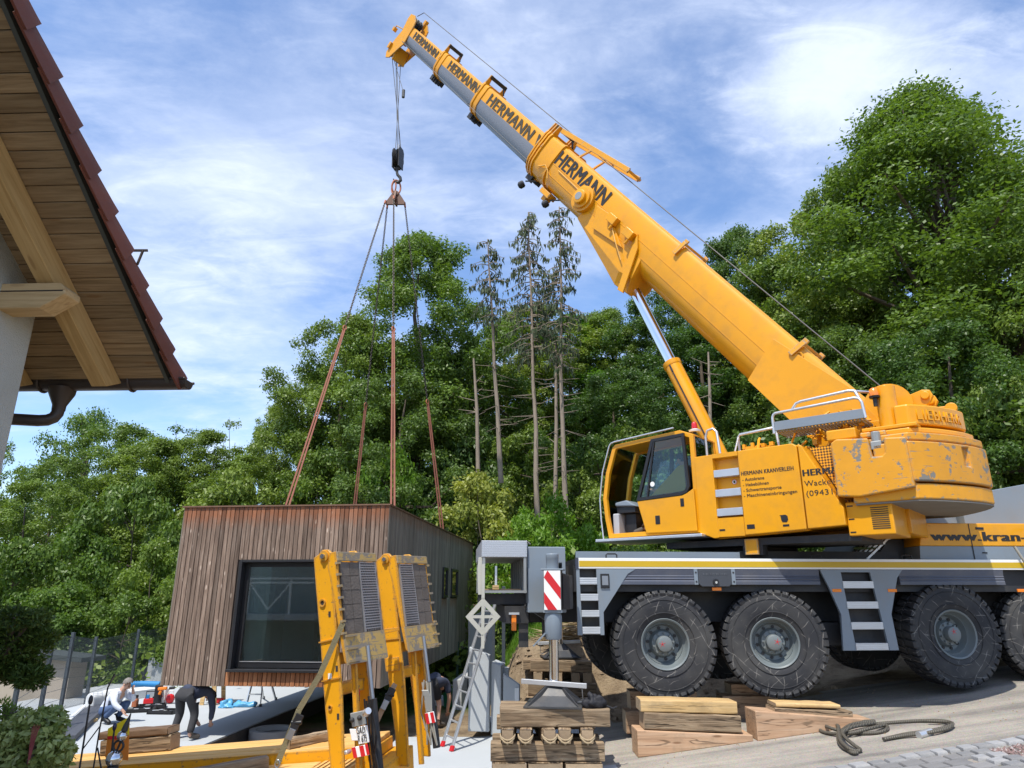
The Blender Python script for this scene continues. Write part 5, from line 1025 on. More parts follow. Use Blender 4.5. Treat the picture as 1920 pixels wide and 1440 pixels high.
# boom head
HS = Matrix.Translation((0.65, 0, 0))
hd_ = MB()
for sg_ in (1, -1):
    hd_.prism([(18.45, 0.30), (18.5, 0.48), (18.75, 0.62), (19.02, 0.58), (19.05, 0.40), (18.95, 0.0), (19.05, -0.35), (19.1, -0.85), (18.95, -1.0), (18.75, -0.92), (18.5, -0.45), (18.4, -0.3)], (0, sg_ * 0.27 - 0.02, 0), (1, 0, 0), (0, 0, 1), (0, 0.04, 0))
hd_.box(18.7, 18.95, -0.25, 0.25, -0.25, 0.25); hd_.beam((18.75, 0, -0.45), (18.6, 0, -0.9), 0.5, 0.04, up=(1, 0, 0)); hd_.build('boom_head', M_yel_chip, boom, bevel=0.008, matrix=HS)
for t, z in ((18.92, -0.72), (18.88, 0.42)):
    for y in (-0.12, 0.0, 0.12): MB().lathe([(0.16, -0.025), (0.13, -0.006), (0.13, 0.006), (0.16, 0.025)], (t, y, z), (0, 1, 0), 20).build('sheave', M_chassis, boom, smooth=40, matrix=HS)
hb = MB(); hb.tube([(18.95, 0.28, 0.05), (19.32, 0.34, 0.0), (19.32, 0.34, -0.14)], 0.02, 6); hb.box(19.25, 19.36, 0.28, 0.40, -0.2, -0.06); hb.build('head_arm', M_yel_chip, boom, matrix=HS)
for q in ((19.0, 19.12, 0.26, 0.36, -0.72, -0.50), (18.85, 18.98, -0.32, -0.2, 0.45, 0.72), (18.9, 19.2, -0.1, 0.0, -0.35, -0.2)): MB().box(*q).build('head_bracket', M_yel_chip, boom, matrix=HS, bevel=0.01)
# ---- luffing cylinder
lc = holder('luffing_cylinder', crane, CRI @ SSW)
q0 = Vector((-0.02, 0, 1.20)); q1 = Vector((2.05, 0, 6.26)); dv = q1 - q0
b = MB(); b.cyl(q0, q0 + dv * 0.62, 0.165, n=28); b.lathe([(0.172, 0), (0.18, 0.02), (0.18, 0.10), (0.15, 0.12)], q0 + dv * 0.60, dv, 28); b.build('barrel', M_yel, lc, smooth=40)
sd = Vector((0, 1, 0)); b = MB(); b.tube([q0 + dv * 0.16 + sd * 0.175, q0 + dv * 0.57 + sd * 0.178], 0.013, 6); b.tube([q0 + dv * 0.57 + sd * 0.18, q0 + dv * 0.60 + sd * 0.16], 0.018, 6); b.build('oil_pipe', M_black, lc)
MB().cyl(q0 + dv * 0.6, q1 - dv * 0.005, 0.118, n=28).build('rod', M_chrome, lc, smooth=40)
b = MB(); b.cyl(q1 + Vector((0, -0.3, 0)), q1 + Vector((0, 0.3, 0)), 0.13, n=20); b.lathe([(0.125, 0), (0.14, 0.03), (0.14, 0.14)], q1 - dv * 0.035, dv, 20); b.build('rod_eye', M_chassis, lc, smooth=40)
# ---- hoist rope: drum over the boom head, then falls to the hook block
HB = Vector((-3.56, 18.3, 0)); HBZ = 12.95
rp = holder('hoist_rope', crane, CRI)
def bw(t, y, z): return BOW @ Vector((t, y, z))
b = MB(); b.tube([SSW @ Vector((-2.45, 0.1, 2.97)), bw(19.45, 0.05, 0.86), bw(19.7, 0.05, 0.64)], 0.012, 6); b.build('rope_run', M_cable, rp)
b = MB(); 
for k, y in enumerate((-0.13, -0.05, 0.05, 0.13)): b.tube([bw(19.65 if k % 2 else 19.37, y, -0.80), (HB.x + 0.05 * (k - 1.5), HB.y + 0.05 * (k - 1.5), HBZ + 0.33)], 0.011, 6)
b.tube([bw(19.75, 0.2, -0.7), (HB.x + 0.06, HB.y, HBZ + 2.5)], 0.009, 5); b.cyl((HB.x + 0.06, HB.y, HBZ + 2.3), (HB.x + 0.06, HB.y, HBZ + 2.58), 0.05, n=10)
b.build('rope_fall', M_cable, rp)
b = MB(); b.tube([bw(19.2, 0.30, -0.25), bw(16.7, 0.38, -0.26), bw(13.9, 0.45, -0.30), bw(10.4, 0.52, -0.30)], 0.007, 5); b.build('signal_cable', M_cable, rp)

# ------------------------------------------------------------------ hook block and slings
hk = thing('hook_block', 'black two-sheave hook block hanging on four hoist ropes with rusty ring below', 'hook block', (HB.x, HB.y, HBZ))
for sg_ in (1, -1):
    p = MB(); p.prism([(-0.15, -0.36), (-0.17, 0.25), (-0.10, 0.36), (0.10, 0.36), (0.17, 0.25), (0.15, -0.36)], (0, 0, 0), (0.3, 0.95, 0), (0, 0, 1), (0.035 * sg_, -0.01 * sg_, 0)); p.build('cheek_plate', M_black, hk, bevel=0.008, loc=(0.10 * sg_ - 0.0175 * sg_, -0.03 * sg_, 0))
for sg_ in (-1, 0, 1): MB().lathe([(0.27, -0.025), (0.23, 0), (0.27, 0.025)], (0.045 * sg_, -0.014 * sg_, 0.02), (0.95, -0.3, 0), 24).build('sheave', M_chassis, hk, smooth=40)
p = MB(); p.cyl((-0.1, 0, -0.36), (0.1, 0, -0.36), 0.05, n=12); p.cyl((0, 0, -0.36), (0, 0, -0.52), 0.04, n=12)
p.tube([(0, 0, -0.50), (0.02, 0, -0.58), (0.10, 0.02, -0.66), (0.12, 0.02, -0.76), (0.04, 0.01, -0.85), (-0.06, -0.01, -0.82), (-0.10, -0.02, -0.73)], [0.04, 0.045, 0.05, 0.052, 0.05, 0.04, 0.015], 10); p.build('hook', M_chassis, hk, smooth=50)
p = MB(); p.cyl((0.0, 0, 0.33), (0, 0, 0.50), 0.05, n=10); p.build('rope_socket', M_steel, hk)
mr = thing('master_ring', 'rusty steel ring assembly with four chain hooks hanging from the black hook block', 'lifting ring', (HB.x, HB.y, HBZ - 0.83))
def ring_pts(c, rx, rz, n=18, tilt=0): return [(c[0] + rx * math.cos(2 * math.pi * k / n) * math.cos(tilt), c[1] + rx * math.cos(2 * math.pi * k / n) * math.sin(tilt), c[2] + rz * math.sin(2 * math.pi * k / n)) for k in range(n)]
MB().tube(ring_pts((0, 0, -0.18), 0.14, 0.24, tilt=0.5), 0.026, 8, closed=True).build('ring', M_rust, mr, smooth=60)
MB().tube(ring_pts((-0.08, 0.03, -0.18), 0.10, 0.20, tilt=-0.7), 0.022, 8, closed=True).build('ring', M_rust, mr, smooth=60)
p = MB(); p.prism([(-0.07, -0.35), (0.07, -0.35), (0.30, -0.72), (0.28, -0.80), (-0.28, -0.80), (-0.30, -0.72)], (0, -0.03, 0), (1, 0, 0), (0, 0, 1), (0, 0.06, 0)); p.prism([(-0.07, -0.35), (0.07, -0.35), (0.25, -0.72), (-0.25, -0.72)], (-0.03, 0, 0), (0, 1, 0), (0, 0, 1), (0.06, 0, 0)); p.cyl((0, -0.06, -0.42), (0, 0.06, -0.42), 0.09, n=14); p.build('spreader_plate', pm('brown_steel', (0.13, 0.06, 0.035), 0.6, var=0.3), mr, bevel=0.008)
RING = Vector((HB.x, HB.y, HBZ - 0.83))
def mpt(x, y, z):
    c, s = math.cos(-ml), math.sin(-ml); return Vector((-4.145 + c * x - s * y, 12.6 + s * x + c * y, MZ + z))
anchors = [(mpt(-0.66, 1.5, MH), 'near left', 0.50, Vector((-0.30, -0.05, -0.72)), 'red webbing sling with chain slanting to the front left corner of the module'),
           (mpt(1.66, 1.3, MH), 'near right', 0.52, Vector((0.0, -0.30, -0.72)), 'red webbing sling with chain hanging nearly straight to the front right of the module'),
           (mpt(-1.10, 7.2, MH), 'far left', 0.62, Vector((-0.26, 0.1, -0.74)), 'thin red sling with chain reaching the rear left of the module roof'),
           (mpt(1.60, 6.9, MH), 'far right', 0.62, Vector((0.28, 0.05, -0.74)), 'red sling with chain running to the rear right of the module roof')]
lk_ = MB(); lk_.tube([(0.0, 0.020 * math.cos(t), 0) if False else (0.022 * math.cos(t), 0, 0.040 * math.sin(t)) for t in [2 * math.pi * k / 8 for k in range(8)]], 0.0075, 4, closed=True)
for a_, nm_, fr, off, lab in anchors:
    s0 = RING + off; d = a_ - s0; s1 = s0 + d * fr
    slg = thing('lifting_sling', lab, 'sling', tuple(a_), 0, 'lifting slings carrying the module')
    ch_ = MB(); ln = (s1 - s0).length; nl = int(ln / 0.065); dn = d.normalized(); a1 = dn.orthogonal().normalized(); a2 = dn.cross(a1)
    for k in range(nl):
        c = s0 + dn * (0.065 * (k + 0.5)) - a_; ax = a1 if k % 2 else a2
        ch_.tube([c + ax * (0.026 * math.cos(t)) + dn * (0.046 * math.sin(t)) for t in [2 * math.pi * q / 8 for q in range(8)]], 0.010, 4, closed=True)
    ch_.build('chain', M_chain, slg)['kind'] = 'stuff'
    MB().tube([s0 - a_ + dn * 0.1 + a1 * 0.0, s0 - a_ + dn * 0.02, s0 - a_ - dn * 0.05], 0.03, 8).build('chain_hook', M_rust, slg)
    p = MB(); p.tube([tuple(s1 - a_ + a1 * (0.045 * math.cos(t)) + dn * (0.07 * math.sin(t))) for t in [2 * math.pi * q / 12 for q in range(12)]], 0.016, 6, closed=True); p.build('shackle', M_rust, slg)
    sdv = Vector((1, 0, 0)); wv = (sdv - dn * sdv.dot(dn)).normalized()
    for sgn in (1, -1):
        p = MB(); p.beam(s1 - a_ + dn * 0.02 + wv * 0.02 * sgn, wv * (0.035 * sgn), 0.036, 0.012, up=tuple(dn.cross(wv)), mi=0, w1=0.038); p.build('strap', M_sling, slg, bevel=0.003, seg=1)
# ------------------------------------------------------------------ diamond bracket hanging from the crane's crate
db = MB(); CC_ = (-2.63, -0.32)
ring_prism(db, [(CC_[0] - 0.245, CC_[1]), (CC_[0], CC_[1] - 0.26), (CC_[0] + 0.25, CC_[1]), (CC_[0], CC_[1] + 0.26)], [(CC_[0] - 0.16, CC_[1]), (CC_[0], CC_[1] - 0.17), (CC_[0] + 0.165, CC_[1]), (CC_[0], CC_[1] + 0.17)], 0.03, 0.012)
db.box(CC_[0] - 0.20, CC_[0] + 0.20, 0.031, 0.041, CC_[1] - 0.02, CC_[1] + 0.02); db.box(CC_[0] - 0.022, CC_[0] + 0.022, 0.029, 0.0415, CC_[1] - 0.24, CC_[1] + 0.24)
db.box(CC_[0] - 0.022, CC_[0] + 0.022, 0.03, 0.042, CC_[1] + 0.24, 0.40); db.box(CC_[0] - 0.02, CC_[0] + 0.025, 0.03, 0.042, CC_[1] - 0.42, CC_[1] - 0.24); db.prism([(CC_[0] - 0.07, -0.02), (CC_[0] - 0.02, -0.02), (CC_[0] - 0.02, 0.5), (CC_[0] - 0.07, 0.5), (CC_[0] - 0.085, 0.35)], (0, 0.06, 0), (1, 0, 0), (0, 0, 1), (0, 0.03, 0))
db.build('diamond_bracket', pm('pale_beige_metal', (0.50, 0.49, 0.42), 0.5, metal=0.2, var=0.1), car)

# ------------------------------------------------------------------ low-loader trailer with two folded ramps, rear end towards the crane
TA, TS = R(-7), R(-5.0)
trl = thing('low_loader_trailer', 'yellow low loader trailer with plank deck and two raised folded ramps', 'trailer', (-1.5, 6.62, -1.42))
trl.rotation_euler = (0, TS, TA)
TM = Matrix.Translation((-1.5, 6.62, -1.42)) @ Matrix.Rotation(TA, 4, 'Z') @ Matrix.Rotation(TS, 4, 'Y'); TI = TM.inverted()
def tr(px, py, y0=0.0):
    o = TI @ Vector((0, 0, 0)); d = (TI @ ray(px, py)) - o; k = (y0 - o.y) / d.y; p = o + d * k; return (p.x, p.z)
def pr(*pts, y0=0.0): return [tr(*p, y0) for p in pts]
def make_ramp(y0, mirror):
    rp_ = holder('ramp', trl, Matrix.Translation((y0 * 0.22 - 0.045, y0 * 0.97, 0)) @ Matrix.Translation((0.05, 0, 0)) @ Matrix.Rotation(R(-17), 4, 'Z') @ Matrix.Translation((-0.05, 0, 0)))
    arm = pr((587, 1045), (599, 1038), (606, 1030), (620, 1029), (627, 1036), (629, 1062), (633, 1120), (638, 1170), (644, 1235), (650, 1300), (655, 1440), (656, 1500), (626, 1500), (624, 1430), (612, 1320), (602, 1200), (592, 1100))
    W_ = 0.62
    def slab_(poly, ya, yb, name, mat=M_yel_ramp, bev=0.006): b = MB(); b.prism(poly, (0, ya, 0), (1, 0, 0), (0, 0, 1), (0, yb - ya, 0)); return b.build(name, mat, rp_, bevel=bev, seg=1)
    slab_(arm, 0, 0.03, 'ramp_arm'); slab_(arm, 0.42, 0.45, 'ramp_arm')
    low = [p for p in arm]
    cross = MB(); zt = tr(600, 1060)[1]; zb = tr(640, 1420)[1]
    for k in range(5):
        f = 0.12 + 0.2 * k; xa = arm[0][0] + (arm[-3][0] - arm[0][0]) * f; z = arm[0][1] + (arm[-3][1] - arm[0][1]) * f; cross.box(xa + 0.02, xa + 0.14, 0.031, 0.419, z - 0.05, z + 0.05)
    cross.build('cross_beam', M_yel_ramp, rp_)
    pn = tr(613, 1042); b = MB(); b.cyl((pn[0], -0.045, pn[1]), (pn[0], W_ + 0.045, pn[1]), 0.022, n=16); b.build('hinge_pin', M_steel, rp_, smooth=40)
    b = MB(); b.lathe([(0.045, 0), (0.05, -0.02), (0.03, -0.022)], (pn[0], 0, pn[1]), (0, 1, 0), 20); b.build('pin_boss', M_yel_ramp, rp_, smooth=40)
    flap = pr((619, 1062), (624, 1036), (637, 1033), (640, 1050), (646, 1120), (654, 1190), (663, 1245), (657, 1240), (648, 1200), (637, 1140), (627, 1090))
    if True:
        b = MB(); b.prism(flap, (0, -0.004, 0), (1, 0, 0), (0, 0, 1), (0, 0.028, 0)); b.build('flap_side', M_yel_ramp, rp_, bevel=0.004, seg=1)
        b = MB(); b.prism(flap, (0, W_ - 0.024, 0), (1, 0, 0), (0, 0, 1), (0, 0.028, 0)); b.build('flap_side', M_yel_ramp, rp_, bevel=0.004, seg=1)
    P0, P1, P2 = [Vector((p[0], 0, p[1])) for p in pr((638, 1034), (654, 1190), (663, 1246))]
    ex_ = Vector((0, 1, 0))
    def on_face(a, b_, ya, yb, th, name, mat, s0=P0, s1=P1, off=0.0, bev=0.0, par=None):
        d = (s1 - s0); n = Vector((-d.z, 0, d.x)).normalized(); n = n if n.x > 0 else -n; q0 = s0 + d * a + n * off; q1 = s0 + d * b_ + n * off; m = MB()
        v = [q0 + ex_ * ya, q0 + ex_ * yb, q1 + ex_ * yb, q1 + ex_ * ya]; v += [p + n * th for p in v]; m.add(v, [(0, 1, 2, 3), (4, 7, 6, 5), (0, 4, 5, 1), (1, 5, 6, 2), (2, 6, 7, 3), (3, 7, 4, 0)])
        return m.build(name, mat, par or rp_, bevel=bev, seg=1)
    on_face(0.0, 0.115, -0.004, W_ + 0.004, 0.02, 'head_plate', M_plate, bev=0.004)
    on_face(0.115, 1.0, 0.03, W_ - 0.03, 0.006, 'flap_back', M_batten, off=-0.03)
    on_face(0.0, 1.0, -0.004, W_ + 0.004, 0.018, 'tread_plate', M_plate, P1, P2)
    g0, g1, m0, m1 = (0.33, 0.59, 0.03, 0.315) if not mirror else (0.03, 0.29, 0.305, 0.59)
    mw = (m1 - m0) / 2
    for r_ in range(5):
        for c_ in range(2): on_face(0.125 + r_ * 0.175, 0.125 + r_ * 0.175 + 0.17, m0 + c_ * mw + 0.003, m0 + c_ * mw + mw - 0.003, 0.02, 'rubber_mat', M_mat, off=-0.012 + random.uniform(-0.002, 0.002))
    gm = MB(); d = P1 - P0; n = Vector((-d.z, 0, d.x)).normalized(); n = n if n.x > 0 else -n; nr = 26
    for k in range(nr):
        q = P0 + d * (0.13 + 0.86 * k / nr); dn_ = d * (0.86 / nr)
        gm.beam(q + ex_ * g0, q + ex_ * g1, 0.010, 0.03, up=tuple(n))
        for j in range(9):
            a = g0 + (g1 - g0) * (j + 0.5 * (k % 2)) / 9; gm.beam(q + ex_ * a, q + dn_ + ex_ * a, 0.007, 0.026, up=tuple(n))
    gm.beam(P0 + d * 0.12 + ex_ * g0, P0 + d * 0.995 + ex_ * g0, 0.012, 0.034, up=tuple(n)); gm.beam(P0 + d * 0.12 + ex_ * g1, P0 + d * 0.995 + ex_ * g1, 0.012, 0.034, up=tuple(n))
    gg = gm.build('expanded_grille', pm('galvanised_grille', (0.33, 0.33, 0.34), 0.5, metal=0.6, var=0.2), rp_); gg['kind'] = 'stuff'
    ye = -0.004 if not mirror else W_ + 0.004
    for k in range(7):
        q = P0 + d * (0.14 + 0.14 * k) + n * 0.01 + ex_ * ye; b = MB(); b.beam(q - ex_ * 0.02, q + ex_ * 0.03, 0.022, 0.03, up=tuple(n)); b.build('grip_stud', M_plate, rp_)
    d2 = P2 - P1
    for k in range(3):
        q = P1 + d2 * (0.05 + 0.42 * k) + n * 0.02; ya = (0.0, 0.16) if not mirror else (W_ - 0.10, W_ + 0.03); b = MB(); b.beam(q + ex_ * ya[0], q + ex_ * ya[1], 0.02, 0.03, up=tuple(n)); b.build('grip_bar', M_plate, rp_)
    for (py0, w_) in ((1205, 1), (1278, 1)):
        a0 = tr(601 + (py0 - 1205) * 0.09, py0); a1 = tr(643 + (py0 - 1205) * 0.08, py0 - 9); b = MB(); b.beam((a0[0], -0.006, a0[1]), (a1[0], -0.006, a1[1]), 0.014, 0.012, up=(0, 0, 1)); b.build('weld_rib', M_yel_ramp, rp_)
    if not mirror:
        for px_, py_, r_ in ((609, 1130, 0.035), (626, 1327, 0.022)):
            c_ = tr(px_, py_); b = MB(); b.lathe([(r_ * 0.62, 0.0), (r_ * 0.62, -0.012), (r_, -0.014), (r_, 0.0)], (c_[0], -0.001, c_[1]), (0, 1, 0), 20, caps=False); b.build('tube_rim', M_yel_ramp, rp_); MB().cyl((c_[0], -0.003, c_[1]), (c_[0], -0.001, c_[1]), r_ * 0.62, n=16).build('tube_hole', M_batten, rp_)
        for px_, py_ in ((624, 1151), (640, 1253), (643, 1343)):
            c_ = tr(px_, py_); MB().box(c_[0] - 0.012, c_[0] + 0.012, -0.003, 0.0, c_[1] - 0.025, c_[1] + 0.025).build('slot', M_batten, rp_)
        c_ = tr(625, 1268); MB().box(c_[0] - 0.02, c_[0] + 0.02, -0.0035, -0.0005, c_[1] - 0.025, c_[1] + 0.025).build('sticker', M_white, rp_)
    else:
        for (py0, h_) in ((1195, 26), (1260, 30)):
            b = MB(); a0, a1, a2, a3 = pr((604, py0), (640, py0 - 4), (642, py0 + h_ - 4), (607, py0 + h_)); b.prism([a0, a1, a2, a3], (0, -0.012, 0), (1, 0, 0), (0, 0, 1), (0, 0.010, 0)); b.build('stiffener_plate', M_yel_ramp, rp_, bevel=0.004)
    # spring strut and cylinder between arm and flap
    a, b_ = tr(664, 1215), tr(690, 1470)
    m = MB(); m.tube([(a[0], 0.30, a[1]), (b_[0], 0.30, b_[1])], 0.022, 10); m.build('strut_rod', M_steel, rp_, smooth=40)
    m = MB(); m.tube([(a[0] + (b_[0] - a[0]) * 0.42, 0.30, a[1] + (b_[1] - a[1]) * 0.42), (b_[0], 0.30, b_[1])], 0.04, 12); m.build('strut_barrel', M_chassis, rp_, smooth=40)
    a, b_ = tr(659, 1248), tr(672, 1500); m = MB(); m.beam((a[0], 0.13, a[1]), (b_[0], 0.13, b_[1]), 0.03, 0.05); m.build('inner_beam', M_yel_ramp, rp_)
    rr_ = random.Random(5 + mirror); m = MB()
    for k in range(5):
        x0, z0 = tr(668 + 5 * k, 1310 + 10 * rr_.random()); x1, z1 = tr(676 + 6 * k, 1460); m.tube([(x0, 0.22, z0), ((x0 + x1) / 2 + rr_.uniform(-0.06, 0.06), 0.20, (z0 + z1) / 2), (x1 + rr_.uniform(-0.05, 0.05), 0.22, z1)], 0.009, 5)
    m.build('hydraulic_hose', M_hose if mirror else M_black, rp_, smooth=60)
    return rp_
make_ramp(0.0, False); make_ramp(1.16, True)
# lights, number plate, warning boards on the rear
def tbox(px0, py0, px1, py1, y0, th, name, mat, par=trl, skew=0.0, bev=0.004):
    a = pr((px0, py0), (px1, py0 - skew), (px1 + 4, py1 - skew), (px0 + 4, py1), y0=y0); b = MB(); b.prism(a, (0, y0, 0), (1, 0, 0), (0, 0, 1), (0, th, 0)); return b.build(name, mat, par, bevel=bev, seg=1)
tbox(656, 1338, 682, 1364, 0.06, 0.03, 'lamp_board', M_alu_dull, skew=6); tbox(668, 1364, 688, 1396, 0.05, 0.02, 'number_plate', M_white, skew=4)
npx, npz = tr(670, 1376, 0.05)
lettering('SAD', 0.058, M_letter, trl, frame((npx, 0.0485, npz), (1, 0, 0.15), (0.08, 0, 1), (0, -1, 0)), width=0.075); npx, npz = tr(672, 1392, 0.05)
lettering('R 675', 0.058, M_letter, trl, frame((npx, 0.0485, npz), (1, 0, 0.15), (0.08, 0, 1), (0, -1, 0)), width=0.08)
tbox(655, 1367, 667, 1389, 0.055, 0.012, 'cutout_bracket', M_white); tbox(659, 1402, 688, 1422, 0.03, 0.02, 'warning_board', M_white, skew=6)
for k, p0 in enumerate((659, 673, 684)): tbox(p0, 1402 - k * 3, p0 + (7, 8, 5)[k], 1422 - k * 3, 0.027, 0.0025, 'red_stripe', M_red, skew=1.5, bev=0)
lx, lz = tr(687, 1337, 0.05); b = MB(); b.lathe([(0.03, 0), (0.035, 0.02), (0.028, 0.08)], (lx, 0.02, lz), (0.5, -0.6, 0.3), 16); b.build('rear_lamp', M_alu, trl, smooth=40)
for k, (x_, z_) in enumerate((tr(660, 1350, 0.05), tr(674, 1346, 0.05))): MB().sphere((x_, 0.05, z_), 0.022, 12, 8).build('plug_socket', M_chassis, trl, smooth=60)
bx, bz = tr(668, 1302, 0.16); b = MB(); b.cyl((bx, 0.16, bz - 0.06), (bx, 0.16, bz - 0.01), 0.03, n=14); b.build('beacon_base', M_black, trl); b = MB(); b.lathe([(0.032, 0), (0.034, 0.04), (0.024, 0.065)], (bx, 0.16, bz - 0.01), n=16); b.build('beacon_lens', M_redlens, trl, smooth=50)
tbox(790, 1294, 803, 1306, 1.25, 0.03, 'lamp_board', M_alu_dull); tbox(795, 1304, 806, 1334, 1.25, 0.03, 'lamp_bracket', M_alu_dull); tbox(796, 1338, 813, 1358, 1.24, 0.02, 'warning_board', M_white, skew=4)
for p0 in (796, 806): tbox(p0, 1338 - (p0 - 796) * 0.2, p0 + 6, 1358 - (p0 - 796) * 0.2, 1.237, 0.0025, 'red_stripe', M_red, skew=1, bev=0)
b = MB(); x0, z0 = tr(650, 1412, -0.05); b.lathe([(0.018, 0), (0.018, -0.06), (0.01, -0.065)], (x0, 0.03, z0), (0.3, 1, 0), 12); b.build('coupling', M_alu, trl)
# deck
b = MB(); b.box(-5.2, 0.05, -0.9, 1.62, -0.62, -0.18); b.box(-0.2, 0.2, -0.6, 1.7, -0.5, -0.181); b.box(-5.2, 0.0, 0.76, 1.62, -0.179, -0.06); b.build('frame', M_yel_ramp, trl, bevel=0.01)
for k in range(4): MB().box(-5.1, -0.02, 0.80 + 0.2 * k, 0.993 + 0.2 * k, -0.058, -0.012 + 0.004 * (k % 2)).build('deck_plank', M_plank_o, trl, bevel=0.006, seg=1)
for k in range(8): MB().box(-5.1, -0.45, -0.86 + 0.2 * k, -0.667 + 0.2 * k, -0.178, -0.105 + 0.004 * (k % 2)).build('deck_plank', M_plank_o, trl, bevel=0.006, seg=1)
MB().box(-5.1, -0.01, 0.755, 0.798, -0.17, -0.008).build('side_rail', M_yel_ramp, trl, bevel=0.004)
for k in range(7): MB().box(-0.42 + 0.06 * k, -0.385 + 0.06 * k, -0.85, 0.75, -0.16, -0.10).build('rear_slat', M_plank_o, trl)
b = MB()
for x_ in (-2.6, -1.6): 
    for y_ in (-0.75, 1.45): b.lathe([(0.20, -0.11), (0.40, -0.11), (0.41, 0), (0.40, 0.11), (0.20, 0.11)], (x_, y_, -0.72), (0, 1, 0), 24)
b.build('running_gear', M_rubber, trl)['kind'] = 'stuff'
# ratchet straps
def strap(label, pts, w, mat, ratchet=None):
    pts = [Vector(p) for p in pts]; o = pts[-1]; t = thing('ratchet_strap', label, 'strap', tuple(o)); 
    for i in range(len(pts) - 1):
        b = MB(); b.beam(pts[i] - o, pts[i + 1] - o, w, 0.005, up=(0.3, -1, 0.25)); b.build('webbing', mat, t)
    if ratchet is not None:
        c = pts[0].lerp(pts[-1], ratchet) - o; d = (pts[-1] - pts[0]).normalized(); b = MB(); b.beam(c - d * 0.07, c + d * 0.07, w * 1.4, 0.03, up=(0.3, -1, 0.25)); b.cyl(c - Vector((0.045, 0, 0)), c + Vector((0.045, 0, 0)), 0.02, n=10); b.build('ratchet', M_black, t, bevel=0.004); b = MB(); b.beam(c + d * 0.05 + Vector((0, -0.02, 0)), c + d * 0.14 + Vector((0, -0.02, 0)), w * 1.1, 0.02, up=(0.3, -1, 0.25)); b.build('ratchet_handle', M_steel, t, bevel=0.003)
    b = MB(); b.tube([Vector((0.02 * math.cos(k), 0, 0.03 * math.sin(k))) for k in [2 * math.pi * q / 10 for q in range(10)]], 0.006, 5, closed=True); b.build('strap_hook', M_steel, t)
def tw(px, py, y0): p = tr(px, py, y0); return TM @ Vector((p[0], y0, p[1]))
strap('olive ratchet strap slanting down in front of the near ramp', [tw(643, 1168, -0.03), tw(600, 1265, -0.06), tw(561, 1330, -0.08), tw(520, 1432, -0.12)], 0.05, M_webbing, 0.72)
strap('tan ratchet strap between the two folded ramps', [tw(741, 1282, 0.95), tw(726, 1310, 0.92), tw(706, 1354, 0.88)], 0.05, pm('tan_webbing', (0.36, 0.26, 0.17), 0.8, var=0.15), 0.3)
# ------------------------------------------------------------------ timbers
def timber(label, c, L_, d_, h, yaw=0.0, mat=None, group=None, taper=None, rope=False, tilt=0.0, axis_y=False, name='timber_block', fins=0.0):
    """one squared beam: c = middle of its underside, length along its own x"""
    t = thing(name, label, 'timber', tuple(c), yaw + (math.pi / 2 if axis_y else 0), group); t.rotation_euler[1] = tilt; b = MB(); n = 9; rg = random.Random(hash(label) % 1000)
    rings = []
    for k in range(n):
        x = -L_ / 2 + L_ * k / (n - 1); h1 = h if taper is None else h + (taper - h) * k / (n - 1); j = lambda s: rg.uniform(-s, s)
        rings.append([(x, -d_ / 2 + j(0.007), 0), (x, d_ / 2 + j(0.007), 0), (x, d_ / 2 + j(0.008), h1 + j(0.005)), (x, -d_ / 2 + j(0.008), h1 + j(0.005))])
    b.loft(rings, caps=False); m = mat or M_timber; b.build('beam', m, t, bevel=0.016)
    for sx in (-1, 1):
        e_ = MB(); hh = h if (taper is None or sx < 0) else taper; x = sx * (L_ / 2 + 0.0005); e_.box(min(x, x + sx * 0.003), max(x, x + sx * 0.003), -d_ / 2 + 0.006, d_ / 2 - 0.006, 0.006, hh - 0.006); e_.build('end_grain', M_timber_end, t)
    if rope:
        sx = -1 if axis_y else 1; b = MB(); x = sx * (L_ / 2 + 0.004)
        for q in range(2):
            b.tube([(x - sx * 0.04, -d_ / 2 - 0.012, h * 0.62), (x + sx * 0.02, -d_ / 2 - 0.004, h * 0.52 - 0.01 * q), (x + sx * (0.05 + 0.01 * q), -d_ * 0.25, h * 0.36 - 0.026 * q), (x + sx * (0.03 + 0.012 * q), 0, h * 0.30 - 0.03 * q), (x + sx * (0.03 + 0.01 * q), d_ * 0.25, h * 0.36 - 0.026 * q), (x + sx * 0.02, d_ / 2 + 0.004, h * 0.52 - 0.01 * q), (x - sx * 0.04, d_ / 2 + 0.012, h * 0.62)], 0.011, 6)
        b.tube([(x + sx * 0.02, -0.02, h * 0.24), (x + sx * 0.03, 0.0, h * 0.12 - 0.02), (x + sx * 0.02, 0.02, h * 0.24)], 0.012, 6)
        b.build('rope_handle', pm('tan_rope', (0.33, 0.25, 0.15), 0.85, var=0.2, scale=40) if 'tan_rope' not in bpy.data.materials else bpy.data.materials['tan_rope'], t, smooth=60)
    return t
GT = 'timbers cribbed under the near outrigger'
Z1 = -1.362; H1 = 0.205
timber('thick cracked beam in front on top of the near outrigger stack', (0.53, 9.30, Z1 - H1), 1.34, 0.21, H1, 0.01, group=GT)
timber('beam under the middle of the near outrigger foot', (0.50, 9.525, Z1 - H1), 1.30, 0.21, H1, -0.01, group=GT)
timber('beam at the back of the near outrigger stack top', (0.52, 9.75, Z1 - H1), 1.33, 0.21, H1, 0.0, group=GT)
ordn = ('leftmost', 'second from left', 'middle', 'second from right', 'rightmost')
for i, x in enumerate((-0.03, 0.185, 0.405, 0.66, 0.93)): timber(ordn[i] + ' rope handled cross beam poking out under the thick front beam', (x, 9.52, Z1 - H1 - 0.162), 0.90, 0.15, 0.158, R(-3 if i != 2 else 6), group=GT, rope=True, axis_y=True)
timber('beam closing the back of the rope handled layer', (0.45, 10.08, Z1 - H1 - 0.162), 1.3, 0.18, 0.158, 0.0, group=GT)
Z3 = Z1 - H1 - 0.165
